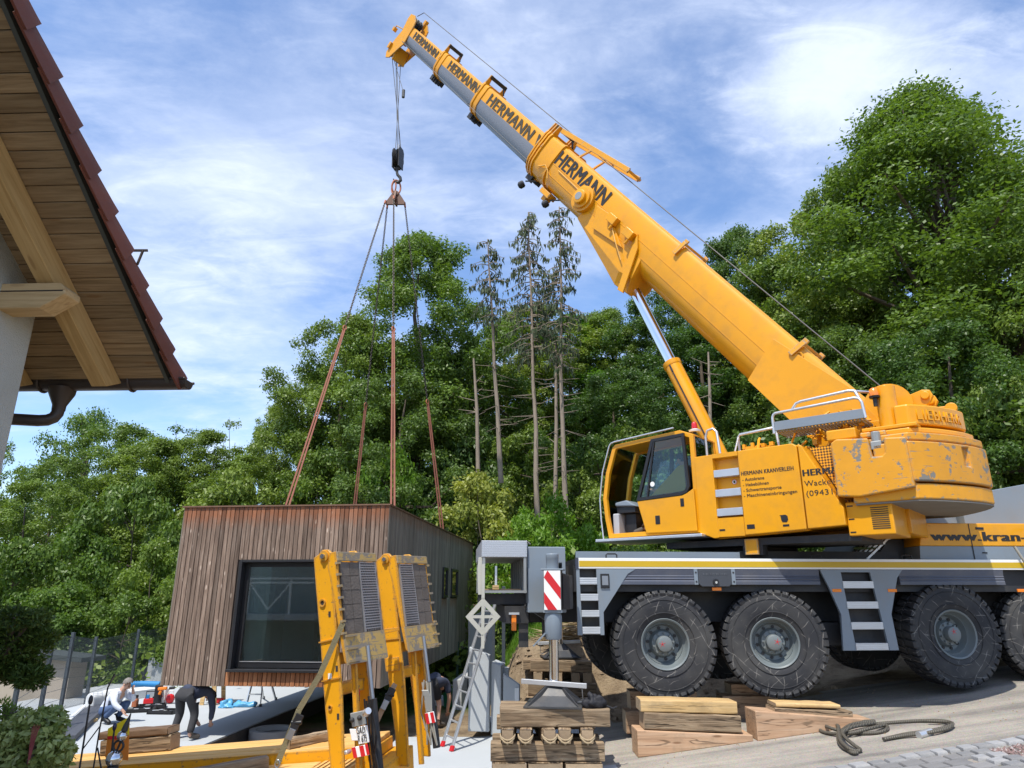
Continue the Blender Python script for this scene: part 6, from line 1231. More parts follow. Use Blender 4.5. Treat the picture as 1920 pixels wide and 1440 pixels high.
timber('long beam lying below the row of rope handled cross beams', (0.43, 9.26, Z3 - 0.205), 1.37, 0.20, 0.203, 0.0, group=GT); timber('rear long beam below the cross beams of the near stack', (0.43, 9.68, Z3 - 0.205), 1.35, 0.20, 0.203, 0.0, group=GT)
for i, (x, w) in enumerate(((-0.03, 0.42), (0.40, 0.42), (0.86, 0.45))): timber(('left', 'middle', 'right')[i] + ' block in the bottom row of the near outrigger stack', (x, 9.50, Z3 - 0.205 - 0.30), 0.78, w, 0.295, 0.0, group=GT, axis_y=True)
GF2 = 'timbers cribbed under the far outrigger'; FX, FY, FZ = 0.93, 14.2, -1.215
timber('front top beam of the far stack in the earth bank', (FX, FY - 0.28, FZ - 0.2), 1.15, 0.2, 0.198, R(-5), group=GF2); timber('rear top beam of the far stack under the far outrigger foot', (FX - 0.08, FY + 0.05, FZ - 0.2), 1.25, 0.24, 0.198, R(-5), group=GF2)
for i, x in enumerate((-0.42, -0.05, 0.28, 0.50)): timber(ordn[i] + ' short cross block in the second layer of the far stack' if i < 2 else ('third' if i == 2 else 'right end') + ' cross block in the second layer of the far stack', (FX + x, FY - 0.12, FZ - 0.38), 0.7, 0.17, 0.178, R(-5), group=GF2, axis_y=True)
timber('long front beam in the third layer of the far stack', (FX, FY - 0.42, FZ - 0.60), 1.25, 0.2, 0.215, R(-4), group=GF2); timber('long rear beam in the third layer of the far stack', (FX, FY + 0.1, FZ - 0.60), 1.2, 0.2, 0.215, R(-4), group=GF2)
for i, x in enumerate((-0.55, -0.1, 0.45)): timber(('left', 'middle', 'right')[i] + ' block in the bottom layer of the far stack', (FX + x, FY - 0.3, FZ - 0.83), 0.8, 0.22, 0.225, R(-5), group=GF2, axis_y=True)
# wheel blocks on the sloping road
GW = 'blocks laid under the crane wheels'
def on_w(px, py, Y): return at(px, py, Y)
def wedge(label, x0, x1, Y, h0, h1, d_, mat): 
    z0 = road_z(x0) + 0.01; z1 = road_z(x1) + 0.01; t = thing('timber_wedge', label, 'timber', ((x0 + x1) / 2, Y, (z0 + z1) / 2), R(1), GW); b = MB(); L_ = x1 - x0; dz = (z1 - z0) / 2
    b.prism([(-L_ / 2, -dz), (L_ / 2, dz), (L_ / 2, dz + h1), (-L_ / 2, -dz + h0)], (0, -d_ / 2, 0), (1, 0, 0), (0, 0, 1), (0, d_, 0)); b.build('beam', mat, t, bevel=0.012); return z0 + h0, z1 + h1
za, zb_ = wedge('larch wedge at the bottom of the stack under the first wheel', 1.62, 3.13, 10.02, 0.325, 0.075, 0.42, M_timber_pink)
tl_ = math.atan2(za - zb_, 1.51)
timber('grey cracked beam in the middle of the stack under the first wheel', (2.36, 10.02, (za + zb_) / 2 + 0.012), 1.26, 0.38, 0.205, 0.0, M_timber, GW, tilt=tl_ * 0.8)
timber('pale fresh beam on top of the stack under the first wheel', (2.33, 10.03, (za + zb_) / 2 + 0.225), 1.27, 0.36, 0.15, 0.0, M_timber_new, GW, tilt=tl_ * 0.6)
zc_, zd_ = wedge('larch wedge under the second wheel with two thin planks on it', 3.18, 4.72, 10.02, 0.36, 0.06, 0.42, M_timber_pink)
timber('thin plank on the wedge under the second wheel', (3.98, 10.05, (zc_ + zd_) / 2 - 0.02), 1.02, 0.34, 0.075, 0.0, M_timber, GW, tilt=R(2.5)); timber('upper thin plank on the wedge under the second wheel', (3.92, 10.05, (zc_ + zd_) / 2 + 0.075), 0.85, 0.32, 0.05, 0.0, M_timber_new, GW, tilt=R(1.5))
for i, (px0, px1, p0, p1, Y) in enumerate(((1180, 1300, 1293, 1330, 11.3), (1172, 1250, 1330, 1372, 11.15), (1352, 1450, 1302, 1345, 11.4), (1366, 1450, 1280, 1300, 11.5))):
    a, b_ = at(px0, p1, Y), at(px1, p0, Y); timber(('upper shaded beam behind the first wheel', 'lower shaded block behind the first wheel stack', 'lower shaded beam behind the second wheel', 'upper shaded beam behind the second wheel')[i], ((a.x + b_.x) / 2, Y, a.z), b_.x - a.x, 0.35, b_.z - a.z, 0.0, M_timber_pink, GW)
# timbers on the trailer
def on_trailer(label, p0, p1, y0, y1, h, d_, mat):
    a = TM @ Vector((*[tr(*p0, y0)[0], y0], -0.012)); b_ = TM @ Vector((tr(*p1, y1)[0], y1, -0.012)); c = (a + b_) / 2; d = b_ - a
    t = timber(label, c, d.length, d_, h, math.atan2(d.y, d.x), mat, 'timbers lying on the trailer deck', tilt=-math.asin(d.z / d.length)); return t
tt = on_trailer('dark squared timber on the far deck planks behind the near ramp strap', (540, 1392), (640, 1362), 0.95, 1.40, 0.10, 0.10, M_timber)
def low_timber(label, x0, y0, x1, y1, z, h, d_): 
    a = TM @ Vector((x0, y0, z)); b_ = TM @ Vector((x1, y1, z)); c = (a + b_) / 2; d = b_ - a; return timber(label, c, d.length, d_, h, math.atan2(d.y, d.x), M_timber, 'timbers lying on the trailer deck', tilt=-math.asin(d.z / d.length))
low_timber('dark squared timber lying aslant on the lower deck planks', -2.0, -0.25, -0.95, 0.62, -0.102, 0.11, 0.12)
M_timber_d = wood('dark_timber', [(0.07, 0.04, 0.025), (0.14, 0.085, 0.05), (0.22, 0.14, 0.085)], 'x', rnd=0.15)
low_timber('long brown beam on the trailer edge in front of the bent over man', -3.22, 1.44, -2.42, 1.46, -0.01, 0.155, 0.20); t_ = low_timber('dark plank on top of the long brown beam at the trailer edge', -3.25, 1.45, -2.45, 1.47, 0.150, 0.075, 0.24)
for c_ in kids(t_): 
    if c_.name.startswith('beam'): c_.data.materials[0] = M_timber_d
# ------------------------------------------------------------------ concrete wall elements, ladder
def wall_el(label, px0, px1, pt0, pt1, pb, Y, d_, mat=M_conc_new):
    a, b_ = at(px0, pb, Y), at(px1, pb, Y); t = thing('wall_element', label, 'concrete element', ((a.x + b_.x) / 2, Y, a.z), R(-8), 'upright concrete wall elements beside the ladder'); w = (b_.x - a.x) / 2; h0 = at(px0, pt0, Y).z - a.z; h1 = at(px1, pt1, Y).z - a.z
    b = MB(); b.prism([(-w, 0), (w, 0), (w, h1), (-w, h0)], (0, 0, 0), (1, 0, 0), (0, 0, 1), (0, d_, 0)); b.build('slab', mat, t, bevel=0.012); b = MB(); b.box(-w, w, d_ + 0.002, d_ + 0.7, 0, 0.12); b.build('foot', mat, t, bevel=0.01)
wall_el('tallest pale concrete wall element directly behind the ladder', 877, 917, 1213, 1228, 1372, 13.0, 0.12); wall_el('second concrete wall element right of the ladder', 920, 939, 1241, 1248, 1378, 13.02, 0.5); wall_el('narrow concrete wall element with a notch right of the second one', 940, 953, 1250, 1252, 1375, 13.3, 0.12)
wall_el('lowest concrete wall element with sloping top at the earth bank', 943, 974, 1263, 1284, 1385, 12.9, 0.12)
b = MB(); a = at(965, 1290, 12.885); c = at(973, 1330, 12.885); b.box(a.x, c.x, 12.87, 12.89, c.z, a.z); tag(b.build('paper_label', M_white), 'small white paper label stuck on the lowest concrete element', 'label')
ld = thing('ladder', 'aluminium leaning ladder with red feet beside the concrete wall elements', 'ladder', tuple(on_z(843, 1402, -2.40)))
f0, f1 = on_z(829, 1399, -2.395), on_z(846, 1408, -2.395); top = at(921, 1128, 13.2); o_ = ld.location
up_ = (top - (f0 + f1) / 2); 
for f in (f0, f1): b = MB(); b.beam(f - o_, f - o_ + up_, 0.03, 0.075, up=tuple((f1 - f0))); b.build('rail', M_alu, ld, bevel=0.004); 
for f in (f0, f1): b = MB(); b.beam(f - o_ - up_ * 0.004, f - o_ + up_ * 0.03, 0.045, 0.09, up=tuple((f1 - f0))); b.build('foot', M_red, ld, bevel=0.006)
for k in range(10): b = MB(); s = up_ * (0.07 + 0.095 * k); b.tube([f0 - o_ + s, f1 - o_ + s], 0.016, 8); b.build('rung', M_alu, ld)
# ------------------------------------------------------------------ fences
def mesh_fence(name, label, posts, h, mat, pitch, rails, wire=0.003, par=None, privacy=None):
    o = Vector(posts[0]); t = thing(name, label, 'fence', tuple(o))
    for p in posts: b = MB(); q = Vector(p) - o; b.box(q.x - 0.03, q.x + 0.03, q.y - 0.03, q.y + 0.03, q.z, q.z + h + 0.06); b.build('post', mat, t, bevel=0.004)
    for i in range(len(posts) - 1):
        a, c = Vector(posts[i]) - o, Vector(posts[i + 1]) - o; d = c - a; L_ = math.hypot(d.x, d.y); b = MB()
        for k in range(rails + 1): s = Vector((0, 0, 0.05 + (h - 0.08) * k / rails)); b.tube([a + s, c + s], wire * 1.3, 4)
        for k in range(int(L_ / pitch)): s = a + d * ((k + 0.5) * pitch / L_); b.tube([s + Vector((0, 0, 0.03)), s + Vector((0, 0, h))], wire, 3)
        b.build('mesh_panel', mat, t)['kind'] = 'stuff'
        if privacy: b = MB(); b.beam(a + Vector((0, 0, h / 2)), c + Vector((0, 0, h / 2)), 0.012, h - 0.06, up=(0, 0, 1)); b.build('privacy_screen', privacy, t)
fp = [at(12, 1395, 11.5), at(72, 1350, 13.0), at(112, 1335, 14.2), at(160, 1322, 16.5), at(245, 1287, 19.5), at(330, 1262, 22)]
mesh_fence('mesh_fence', 'anthracite steel mesh fence along the left edge of the concrete slab', [(p.x, p.y, p.z) for p in fp], 1.36, M_fence, 0.06, 7)
gp_ = [at(880, 1235, 17.0), at(925, 1262, 15.2)]
mesh_fence('privacy_fence', 'blue grey screened fence panel between module and crane', [(p.x, p.y, g(p.x, p.y) - 0.3) for p in gp_], 2.2, M_fence, 0.08, 6, privacy=pm('blue_grey_screen', (0.07, 0.095, 0.13), 0.6, var=0.15))
for (px_, lab) in ((944, 'single dark fence post standing in the earth bank behind the ladder'),):
    p = at(px_, 1250, 14.8); b = MB(); b.box(-0.035, 0.035, -0.035, 0.035, 0, 1.55); t = b.build('fence_post', M_fence, None, bevel=0.004, loc=tuple(p)); tag(t, lab, 'post')
yy = 20.2; mesh_fence('garden_fence', 'green wire mesh garden fence on the grass behind the crane', [(x, yy, g(x, yy) - 0.05) for x in (-1.5, 0.8, 3.1, 5.4)], 1.1, M_fence_g, 0.07, 5)
# shed behind the fence
a, c = at(-60, 1420, 17), at(128, 1330, 17.5); sd_ = thing('shed', 'small beige shed with flat dark roof behind the mesh fence', 'shed', (c.x, 17.3, c.z - 0.3), R(-12))
b = MB(); b.box(-3.6, 0, 0, 0.5, 0, 1.42); b.build('wall', pm('beige_shed_wall', (0.40, 0.34, 0.27), 0.85, var=0.06, bump=0.1, bscale=60), sd_, bevel=0.01); b = MB(); b.prism([(-3.8, 1.60), (0.45, 1.36), (0.45, 1.46), (-3.8, 1.78)], (0, -0.2, 0), (1, 0, 0), (0, 0, 1), (0, 0.75, 0)); b.build('roof', M_barge, sd_)
# ------------------------------------------------------------------ things on the slab
ZS = -2.358
def S(px, py, dz=0.0): return on_z(px, py, ZS + dz)
def sbox(name, label, cat, px, py, sx, sy, sz, mat, yaw=0.0, group=None, bev=0.01): 
    p = S(px, py); t = thing(name, label, cat, (p.x, p.y, ZS), yaw, group); b = MB(); b.box(-sx / 2, sx / 2, -sy / 2, sy / 2, 0, sz); b.build('body', mat, t, bevel=bev); return t
M_foam = pm('white_block', (0.66, 0.67, 0.66), 0.8, var=0.06, bump=0.1)
t = sbox('insulation_block', 'large white block with a dark lid line behind the crouching man', 'block', 252, 1308, 0.5, 0.8, 0.18, M_foam, R(-28)); MB().box(-0.251, 0.251, -0.401, 0.401, 0.14, 0.145).build('lid_gap', M_alu_dull, t)
for i, (px_, py_, lab) in enumerate(((180, 1330, 'left rounded white block by the mesh fence'), (205, 1324, 'right rounded white block by the mesh fence'))):
    p = S(px_, py_); t = thing('white_block', lab, 'block', (p.x, p.y, ZS), R(-20)); b = MB(); b.prism([(-0.12, 0), (0.12, 0), (0.12, 0.27), (0.05, 0.34), (-0.05, 0.34), (-0.12, 0.27)], (0, -0.2, 0), (1, 0, 0), (0, 0, 1), (0, 0.4, 0)); b.build('body', M_foam, t, bevel=0.03)
def lying(name, label, cat, p0, p1, w, h, mat, bev=0.006): 
    a, c = S(*p0), S(*p1); o = (a + c) / 2; t = thing(name, label, cat, (o.x, o.y, ZS)); b = MB(); d = (c - a) / 2; d.z = 0; b.beam(-d + Vector((0, 0, h / 2)), d + Vector((0, 0, h / 2)), w, h); b.build('body', mat, t, bevel=bev); return t
lying('flat_panel', 'long dark grey panel lying along the fence', 'panel', (118, 1392), (186, 1328), 0.34, 0.10, pm('dark_panel', (0.07, 0.075, 0.09), 0.6, var=0.1)); lying('pale_plank', 'pale plank lying beside the long dark panel', 'plank', (140, 1368), (178, 1352), 0.10, 0.05, M_timber_new)
lying('pipe', 'white pipe lying left of the long dark panel', 'pipe', (112, 1372), (170, 1320), 0.09, 0.09, M_foam, 0.03); lying('batten', 'thin yellow batten at the slab edge near the crouching man', 'batten', (138, 1372), (160, 1352), 0.05, 0.04, pm('yellowish_batten', (0.55, 0.52, 0.22), 0.7))
p = at(270, 1283, 19); t = thing('foam_tube', 'blue foam tube lying behind the white blocks', 'tube', tuple(p)); b = MB(); b.tube([(-0.42, 0.0, 0.0), (0, 0, 0.01), (0.42, -0.02, 0.0)], 0.07, 12); b.build('tube', M_blue, t, smooth=60)
sup_ = S(280, 1300); MB_ = None
# tool cases
def case(label, px, py, w, d_, yaw): 
    p = S(px, py); t = thing('tool_case', label, 'tool case', (p.x, p.y, ZS), yaw); b = MB(); b.prism([(-w / 2, 0), (w / 2, 0), (w / 2, 0.07), (w / 2 - 0.03, 0.07), (w / 2 - 0.03, 0.02), (-w / 2 + 0.03, 0.02), (-w / 2 + 0.03, 0.07), (-w / 2, 0.07)], (0, -d_ / 2, 0), (1, 0, 0), (0, 0, 1), (0, d_, 0)); b.box(-w / 2, w / 2, -d_ / 2, -d_ / 2 + 0.02, 0, 0.07); b.box(-w / 2, w / 2, d_ / 2 - 0.02, d_ / 2, 0, 0.07); b.build('tray', M_black, t)
    r = random.Random(px)
    for k in range(7): MB().box(*[v for q in ((lambda c, s: (c - s, c + s))(r.uniform(-w * 0.36, w * 0.36), 0.05), (lambda c, s: (c - s, c + s))(r.uniform(-d_ * 0.3, d_ * 0.3), 0.035)) for v in q], 0.021, 0.045 + 0.03 * r.random()).build('tool', r.choice([M_steel, M_black, M_alu, M_alu_dull]), t, bevel=0.008)
case('open black tool case nearest to the crouching man', 262, 1334, 0.55, 0.34, R(15)); case('open black tool case in the middle of the tools', 285, 1327, 0.55, 0.3, R(25)); case('flat dark case lid beside the bent man', 308, 1337, 0.55, 0.36, R(-5))
t = sbox('red_crate', 'red plastic crate with tools in it', 'crate', 285, 1318, 0.34, 0.24, 0.10, M_red, R(20)); MB().box(-0.13, -0.07, -0.07, 0.07, 0.101, 0.17).build('blue_tool', M_blue, t); MB().box(0.0, 0.13, -0.07, 0.05, 0.101, 0.13).build('black_tool', M_black, t); MB().tube([(-0.14, 0, 0.1), (-0.14, 0, 0.24), (0.14, 0, 0.24), (0.14, 0, 0.1)], 0.012, 6).build('handle', M_black, t)
t = sbox('white_red_box', 'white box with red diamond sign beside the red bag', 'box', 303, 1318, 0.2, 0.2, 0.30, M_white, 0); b = MB(); b.prism([(-0.06, 0.15), (0, 0.09), (0.06, 0.15), (0, 0.21)], (0, -0.105, 0), (1, 0, 0), (0, 0, 1), (0, 0.004, 0)); b.build('red_diamond', M_red, t)
t = sbox('red_bag', 'red bag standing right of the white box', 'bag', 318, 1319, 0.18, 0.18, 0.20, M_red, 0.3, None, 0.08); MB().tube([(-0.06, 0, 0.2), (-0.04, 0, 0.26), (0.04, 0, 0.26), (0.06, 0, 0.2)], 0.012, 6).build('strap', M_white, t)
sbox('black_canister', 'upright black canister among the tools', 'canister', 294, 1320, 0.14, 0.14, 0.40, M_black, 0, None, 0.03)
t = sbox('brown_jar', 'brown rounded jar left of the tool cases', 'jar', 252, 1328, 0.12, 0.12, 0.2, M_rust, 0, None, 0.04); MB().box(-0.035, 0.035, -0.035, 0.035, 0.201, 0.26).build('cap', M_black, t)
p = at(305, 1292, 16.5); t = thing('orange_drill', 'orange power drill lying on top of the tool pile', 'drill', tuple(p)); b = MB(); b.beam((-0.10, 0, 0), (0.10, 0, 0.02), 0.07, 0.07); b.beam((-0.03, 0, -0.02), (-0.06, 0, -0.12), 0.05, 0.06); b.build('housing', M_orange, t, bevel=0.02); MB().cyl((0.15, 0, 0.02), (0.26, 0, 0.03), 0.03, n=10).build('chuck', M_black, t)
def lump(name, label, cat, c, rad, mat, seed, part='body', nu=26, nv=16, amp=0.35):
    t = thing(name, label, cat, tuple(c)); b = MB(); b.sphere((0, 0, 0), rad, nu, nv)
    for i, v in enumerate(b.v):
        q = Vector(v); n = noise.noise(Vector((q.x / rad[0] * 1.4 + seed, q.y / rad[1] * 1.4, q.z / rad[2] * 1.4))) + 0.5 * noise.noise(Vector((q.x / rad[0] * 3.4 + seed, q.y / rad[1] * 3.4, q.z / rad[2] * 3))); q *= 1 + amp * n; q.z = max(q.z, -rad[2] * 0.55); b.v[i] = tuple(q)
    b.build(part, mat, t, smooth=75); return t
p = S(424, 1326); t = lump('plastic_sheet', 'crumpled light blue plastic sheet on the slab left of the stepladder', 'plastic sheet', (p.x, p.y, ZS + 0.05), (0.16, 0.14, 0.10), M_tarp, 3.0, amp=0.7); b = MB(); b.sphere((0.36, 0.05, -0.01), (0.30, 0.10, 0.07), 24, 12)
for i, v in enumerate(b.v): q = Vector(v); b.v[i] = tuple(q + Vector((0, 0, 0.05 * noise.noise(q * 9))))
b.build('fold', M_tarp, t, smooth=70)
a = on_z(461, 1325, ZS); sl_ = thing('stepladder', 'small aluminium stepladder standing under the module', 'stepladder', tuple(a)); c1 = on_z(488, 1325, ZS) - a; c2 = on_z(517, 1312, ZS) - a; c3 = on_z(494, 1310, ZS) - a; tp_ = Vector((0.13, 0.22, 0.75))
for q, tq in ((Vector((0, 0, 0)), Vector((0.07, 0.2, 0.85))), (c1, c1 * 0.78 + Vector((0.0, 0.2, 0.85))), (c2, c1 * 0.8 + Vector((0, 0.26, 0.85))), (c3, Vector((0.08, 0.26, 0.85)))): MB().beam(q, tq, 0.028, 0.05).build('leg', M_alu, sl_, bevel=0.003); MB().box(q.x - 0.025, q.x + 0.025, q.y - 0.025, q.y + 0.025, q.z, q.z + 0.05).build('foot', M_black, sl_)
for f in (0.28, 0.62, 0.95): MB().beam(Vector((0.07, 0.2, 0.85)) * f, c1.lerp(c1 * 0.78 + Vector((0.0, 0.2, 0.85)), f), 0.07, 0.022).build('step', M_alu, sl_)
p = S(388, 1322); t = thing('wooden_trestle', 'wooden trestle made of short planks under the left of the module', 'trestle', (p.x, p.y, ZS)); 
for x0, x1 in ((-0.12, -0.08), (0.16, 0.08)): 
    for y in (0, 0.5): MB().beam((x0, y, 0), (x1, y + 0.02, 0.62), 0.09, 0.03, up=(0, 1, 0)).build('leg', M_timber_new, t)
MB().box(-0.3, 0.35, -0.02, 0.55, 0.625, 0.68).build('top_plank', M_timber_new, t)
p = S(410, 1318); t = thing('red_tool', 'red handled tool lying beside the trestle', 'tool', (p.x, p.y, ZS + 0.05)); MB().beam((-0.1, 0, 0), (0.1, 0, 0), 0.14, 0.10).build('body', M_red, t, bevel=0.02); MB().beam((0.1, 0, -0.02), (0.35, 0.02, -0.03), 0.02, 0.02).build('blade', M_steel, t)
# white panel and grey sheet leaning behind the fence; concrete rings in the pit
for nm_, lab, px0, px1, pt0, pt1, pb, Y, mt_ in (('leaning_panel', 'tall white panel leaning behind the fence at the module lower left', 272, 300, 1230, 1243, 1285, 20.5, M_conc_new), ('grey_sheet', 'dark grey sheet standing behind the mesh fence', 228, 276, 1262, 1248, 1288, 21, pm('slate_grey', (0.13, 0.14, 0.15), 0.7, var=0.1))):
    a, c = at(px0, pb, Y), at(px1, pb, Y); t = thing(nm_, lab, 'panel', tuple(a)); w = c.x - a.x; b = MB(); b.prism([(0, 0), (w, 0), (w, at(px1, pt1, Y).z - a.z), (0, at(px0, pt0, Y).z - a.z)], (0, 0, 0), (1, 0, 0), (0, 0, 1), (0, 0.08, 0)); b.build('sheet', mt_, t, bevel=0.01)
def conc_ring(label, px, py, z, r, h): 
    p = on_z(px, py, z); t = thing('shaft_ring', label, 'concrete ring', (p.x, p.y, z - h)); b = MB(); b.lathe([(r * 0.72, h * 0.6), (r * 0.74, h), (r, h), (r, -0.3), (r * 0.7, -0.3)], n=36, caps=False); b.build('ring', M_conc, t, smooth=40); b = MB(); b.lathe([(0.001, h * 0.62), (r * 0.73, h * 0.6)], n=36, caps=False); b.build('lid', pm('dark_lid', (0.12, 0.12, 0.125), 0.7, var=0.2) if 'dark_lid' not in bpy.data.materials else bpy.data.materials['dark_lid'], t)
conc_ring('low grey concrete shaft ring in the dark pit behind the trailer', 512, 1366, -2.40, 0.42, 0.2); conc_ring('concrete shaft ring beside the green bucket', 832, 1308, -2.30, 0.36, 0.25)
p = on_z(841, 1325, -2.38); t = thing('green_bucket', 'dark green bucket standing by the concrete shaft ring', 'bucket', tuple(p)); b = MB(); b.lathe([(0.10, 0), (0.135, 0.33), (0.145, 0.34), (0.145, 0.36), (0.12, 0.36), (0.095, 0.02)], n=24, caps=False); b.build('pail', M_green, t, smooth=40); MB().tube([(0.14 * math.cos(k), 0.02, 0.34 + 0.10 * math.sin(k)) for k in [math.pi * q / 10 for q in range(11)]], 0.005, 5).build('bail', M_steel, t)
# sand patch in the pit
sdp = MB(); c = on_z(585, 1316, -2.62); sdp.sphere((0, 0, 0), (0.75, 1.2, 0.22), 28, 10)
for i, v in enumerate(sdp.v): q = Vector(v); sdp.v[i] = (q.x * (1 + 0.25 * noise.noise(q * 2.0)), q.y, q.z + 0.06 * noise.noise(q * 3.0))
o = sdp.build('sand_heap', pm('sand', (0.44, 0.41, 0.35), 0.95, var=0.15, scale=8, bump=0.4, bscale=60), None, smooth=70, loc=(c.x, c.y, -2.68)); o['kind'] = 'structure'
# ------------------------------------------------------------------ on the road: wire rope sling, bag, cobbles, gravel
def rd(px, py, dz): p = on_road(px, py, 0.012 + dz); return p
path = [(1768, 1370, .03), (1740, 1380, .03), (1690, 1384, .03), (1656, 1386, .03)]
P0_ = rd(1600, 1370, 0)
ws = thing('wire_rope_sling', 'thick grey steel wire rope coiled loosely on the road', 'wire rope', tuple(P0_))
def spl(pts, n=8):
    out = []; P = [Vector(p) for p in pts]
    for i in range(len(P) - 1):
        a, b_, c, d = P[max(0, i - 1)], P[i], P[i + 1], P[min(len(P) - 1, i + 2)]
        for k in range(n): u = k / n; out.append(0.5 * ((2 * b_) + (c - a) * u + (2 * a - 5 * b_ + 4 * c - d) * u * u + (3 * b_ - a - 3 * c + d) * u ** 3))
    return out + [P[-1]]
def rope(pts, r=0.022): 
    b = MB(); b.tube([q - P0_ for q in spl([rd(*p) for p in pts])], r, 8); o = b.build('rope', ROPE, ws, smooth=60); return o
def rope_mat():
    m, nt, P, N, L = new_mat('stranded_rope'); tc = N('ShaderNodeTexCoord'); mp = N('ShaderNodeMapping'); mp.inputs['Rotation'].default_value = (0, 0, R(40)); L(tc.outputs['Object'], mp.inputs[0]); w = N('ShaderNodeTexWave'); w.inputs['Scale'].default_value = 16; w.inputs['Distortion'].default_value = 0.5; L(mp.outputs[0], w.inputs[0]); cr = N('ShaderNodeValToRGB'); L(w.outputs['Fac'], cr.inputs[0]); e = cr.color_ramp.elements; e[0].color = (0.085, 0.075, 0.058, 1); e[1].color = (0.15, 0.135, 0.105, 1); L(cr.outputs[0], P.inputs['Base Color']); P.inputs['Roughness'].default_value = 0.6; P.inputs['Metallic'].default_value = 0.3; b = N('ShaderNodeBump'); b.inputs['Strength'].default_value = 0.6; b.inputs['Distance'].default_value = 0.01; L(w.outputs['Fac'], b.inputs['Height']); L(b.outputs[0], P.inputs['Normal']); return m
ROPE = rope_mat()
rope([(1656, 1386, .03), (1690, 1380, .03), (1740, 1374, .04), (1778, 1365, .04), (1784, 1356, .04), (1765, 1352, .03), (1720, 1352, .02), (1660, 1356, .02), (1600, 1362, .05), (1575, 1372, .07), (1572, 1388, .04), (1582, 1402, .03), (1600, 1408, .03), (1613, 1406, .03), (1600, 1396, .05), (1584, 1382, .08), (1580, 1370, .09), (1600, 1358, .08), (1640, 1352, .06)])
rope([(1656, 1386, .03), (1700, 1376, .03), (1745, 1370, .04), (1783, 1360, .05), (1780, 1354, .045), (1740, 1352, .04)], 0.02)
rope([(1640, 1352, .06), (1590, 1354, .04), (1545, 1356, .03), (1536, 1366, .025), (1550, 1374, .025), (1590, 1375, .05), (1630, 1366, .06), (1660, 1360, .03), (1662, 1368, .025), (1640, 1374, .025), (1600, 1374, .03), (1560, 1366, .06), (1538, 1354, .05), (1560, 1353, .03), (1572, 1362, .06)])
rope([(1572, 1362, .10), (1575, 1386, .08), (1590, 1402, .06), (1606, 1410, .03), (1598, 1411, .03), (1584, 1400, .03), (1576, 1384, .06), (1590, 1366, .10), (1640, 1355, .05)])
a, c = rd(1722, 1379, .032) - P0_, rd(1745, 1372, .032) - P0_; b = MB(); b.cyl(a, c, 0.042, n=16); b.build('ferrule', M_alu, ws, smooth=40)
bg = lump('black_bag', 'crumpled black cloth bag on the right end of the thick front beam', 'bag', (1.03, 9.30, Z1 + 0.06), (0.125, 0.095, 0.105), pm('black_cloth', (0.012, 0.012, 0.016), 0.7, var=0.3, scale=12, bump=0.6, bscale=22), 1.7, amp=0.6)
MB().tube([(0.12, -0.02, -0.03), (0.22, -0.03, -0.065), (0.27, 0.0, -0.05)], 0.012, 6).build('strap', M_black, bg)
def rz(x): return road_z(x) + 0.012
M_sett = pm('granite_sett', (0.25, 0.252, 0.255), 0.8, var=0.25, scale=9, bump=0.35, bscale=40, rnd=0.28, dirt=(0.42, 0.36, 0.27), dirt_amt=0.15)
M_pave = pm('grey_paver', (0.20, 0.195, 0.192), 0.85, var=0.15, scale=7, bump=0.25, bscale=50, rnd=0.14)
ed = thing('stone_edging', 'edging of rough granite setts and pavers between road and gravel bed', 'edging', (4.6, 8.1, rz(4.6)))
def sett(x, y, sx, sy, mat, dz=0.0, yaw=0.0, nm_='sett'):
    b = MB(); r = random.Random(int(x * 971 + y * 313)); j = lambda: r.uniform(-0.012, 0.012); p = [(-sx / 2 + j(), -sy / 2 + j()), (sx / 2 + j(), -sy / 2 + j()), (sx / 2 + j(), sy / 2 + j()), (-sx / 2 + j(), sy / 2 + j())]
    b.loft([[(a * k, c * k, z + (0.004 * r.random() if z > 0 else 0)) for a, c in p] for z, k in ((-0.12, 1), (0.012 + dz, 1), (0.03 + dz, 0.88))]); o = b.build(nm_, mat, ed, smooth=50); o.location = (x - 4.6, y - 8.1, rz(x) - rz(4.6)); o.rotation_euler = (0, -math.atan(0.125), yaw + r.uniform(-0.05, 0.05)); return o
x = 2.75; k = 0
while x < 8.2: w = random.uniform(0.14, 0.21); yb = 8.16 - (0.05 if x < 4 else -0.04 * min(1.5, x - 4)); sett(x + w / 2, yb + random.uniform(-0.012, 0.012), w - 0.012, 0.15, M_sett, random.uniform(0, 0.008)); x += w
for r_ in range(4):
    y = 8.0 - 0.17 * r_ - 0.02; sett(4.93 + 0.05 * r_, y - 0.02, 0.16, 0.16, M_sett, 0.006, -0.15); sett(4.76 + 0.05 * r_, y, 0.15, 0.15, M_sett, 0.0, -0.1)
y = 7.96
for r_ in range(4):
    x = 2.6 + 0.12 * (r_ % 2)
    while x < 4.55 + 0.04 * r_: sett(x + 0.12, y - 0.20 * r_, 0.232, 0.188, M_pave, -0.008, 0.0, 'paver'); x += 0.242
gv = MB(); rg = random.Random(8)
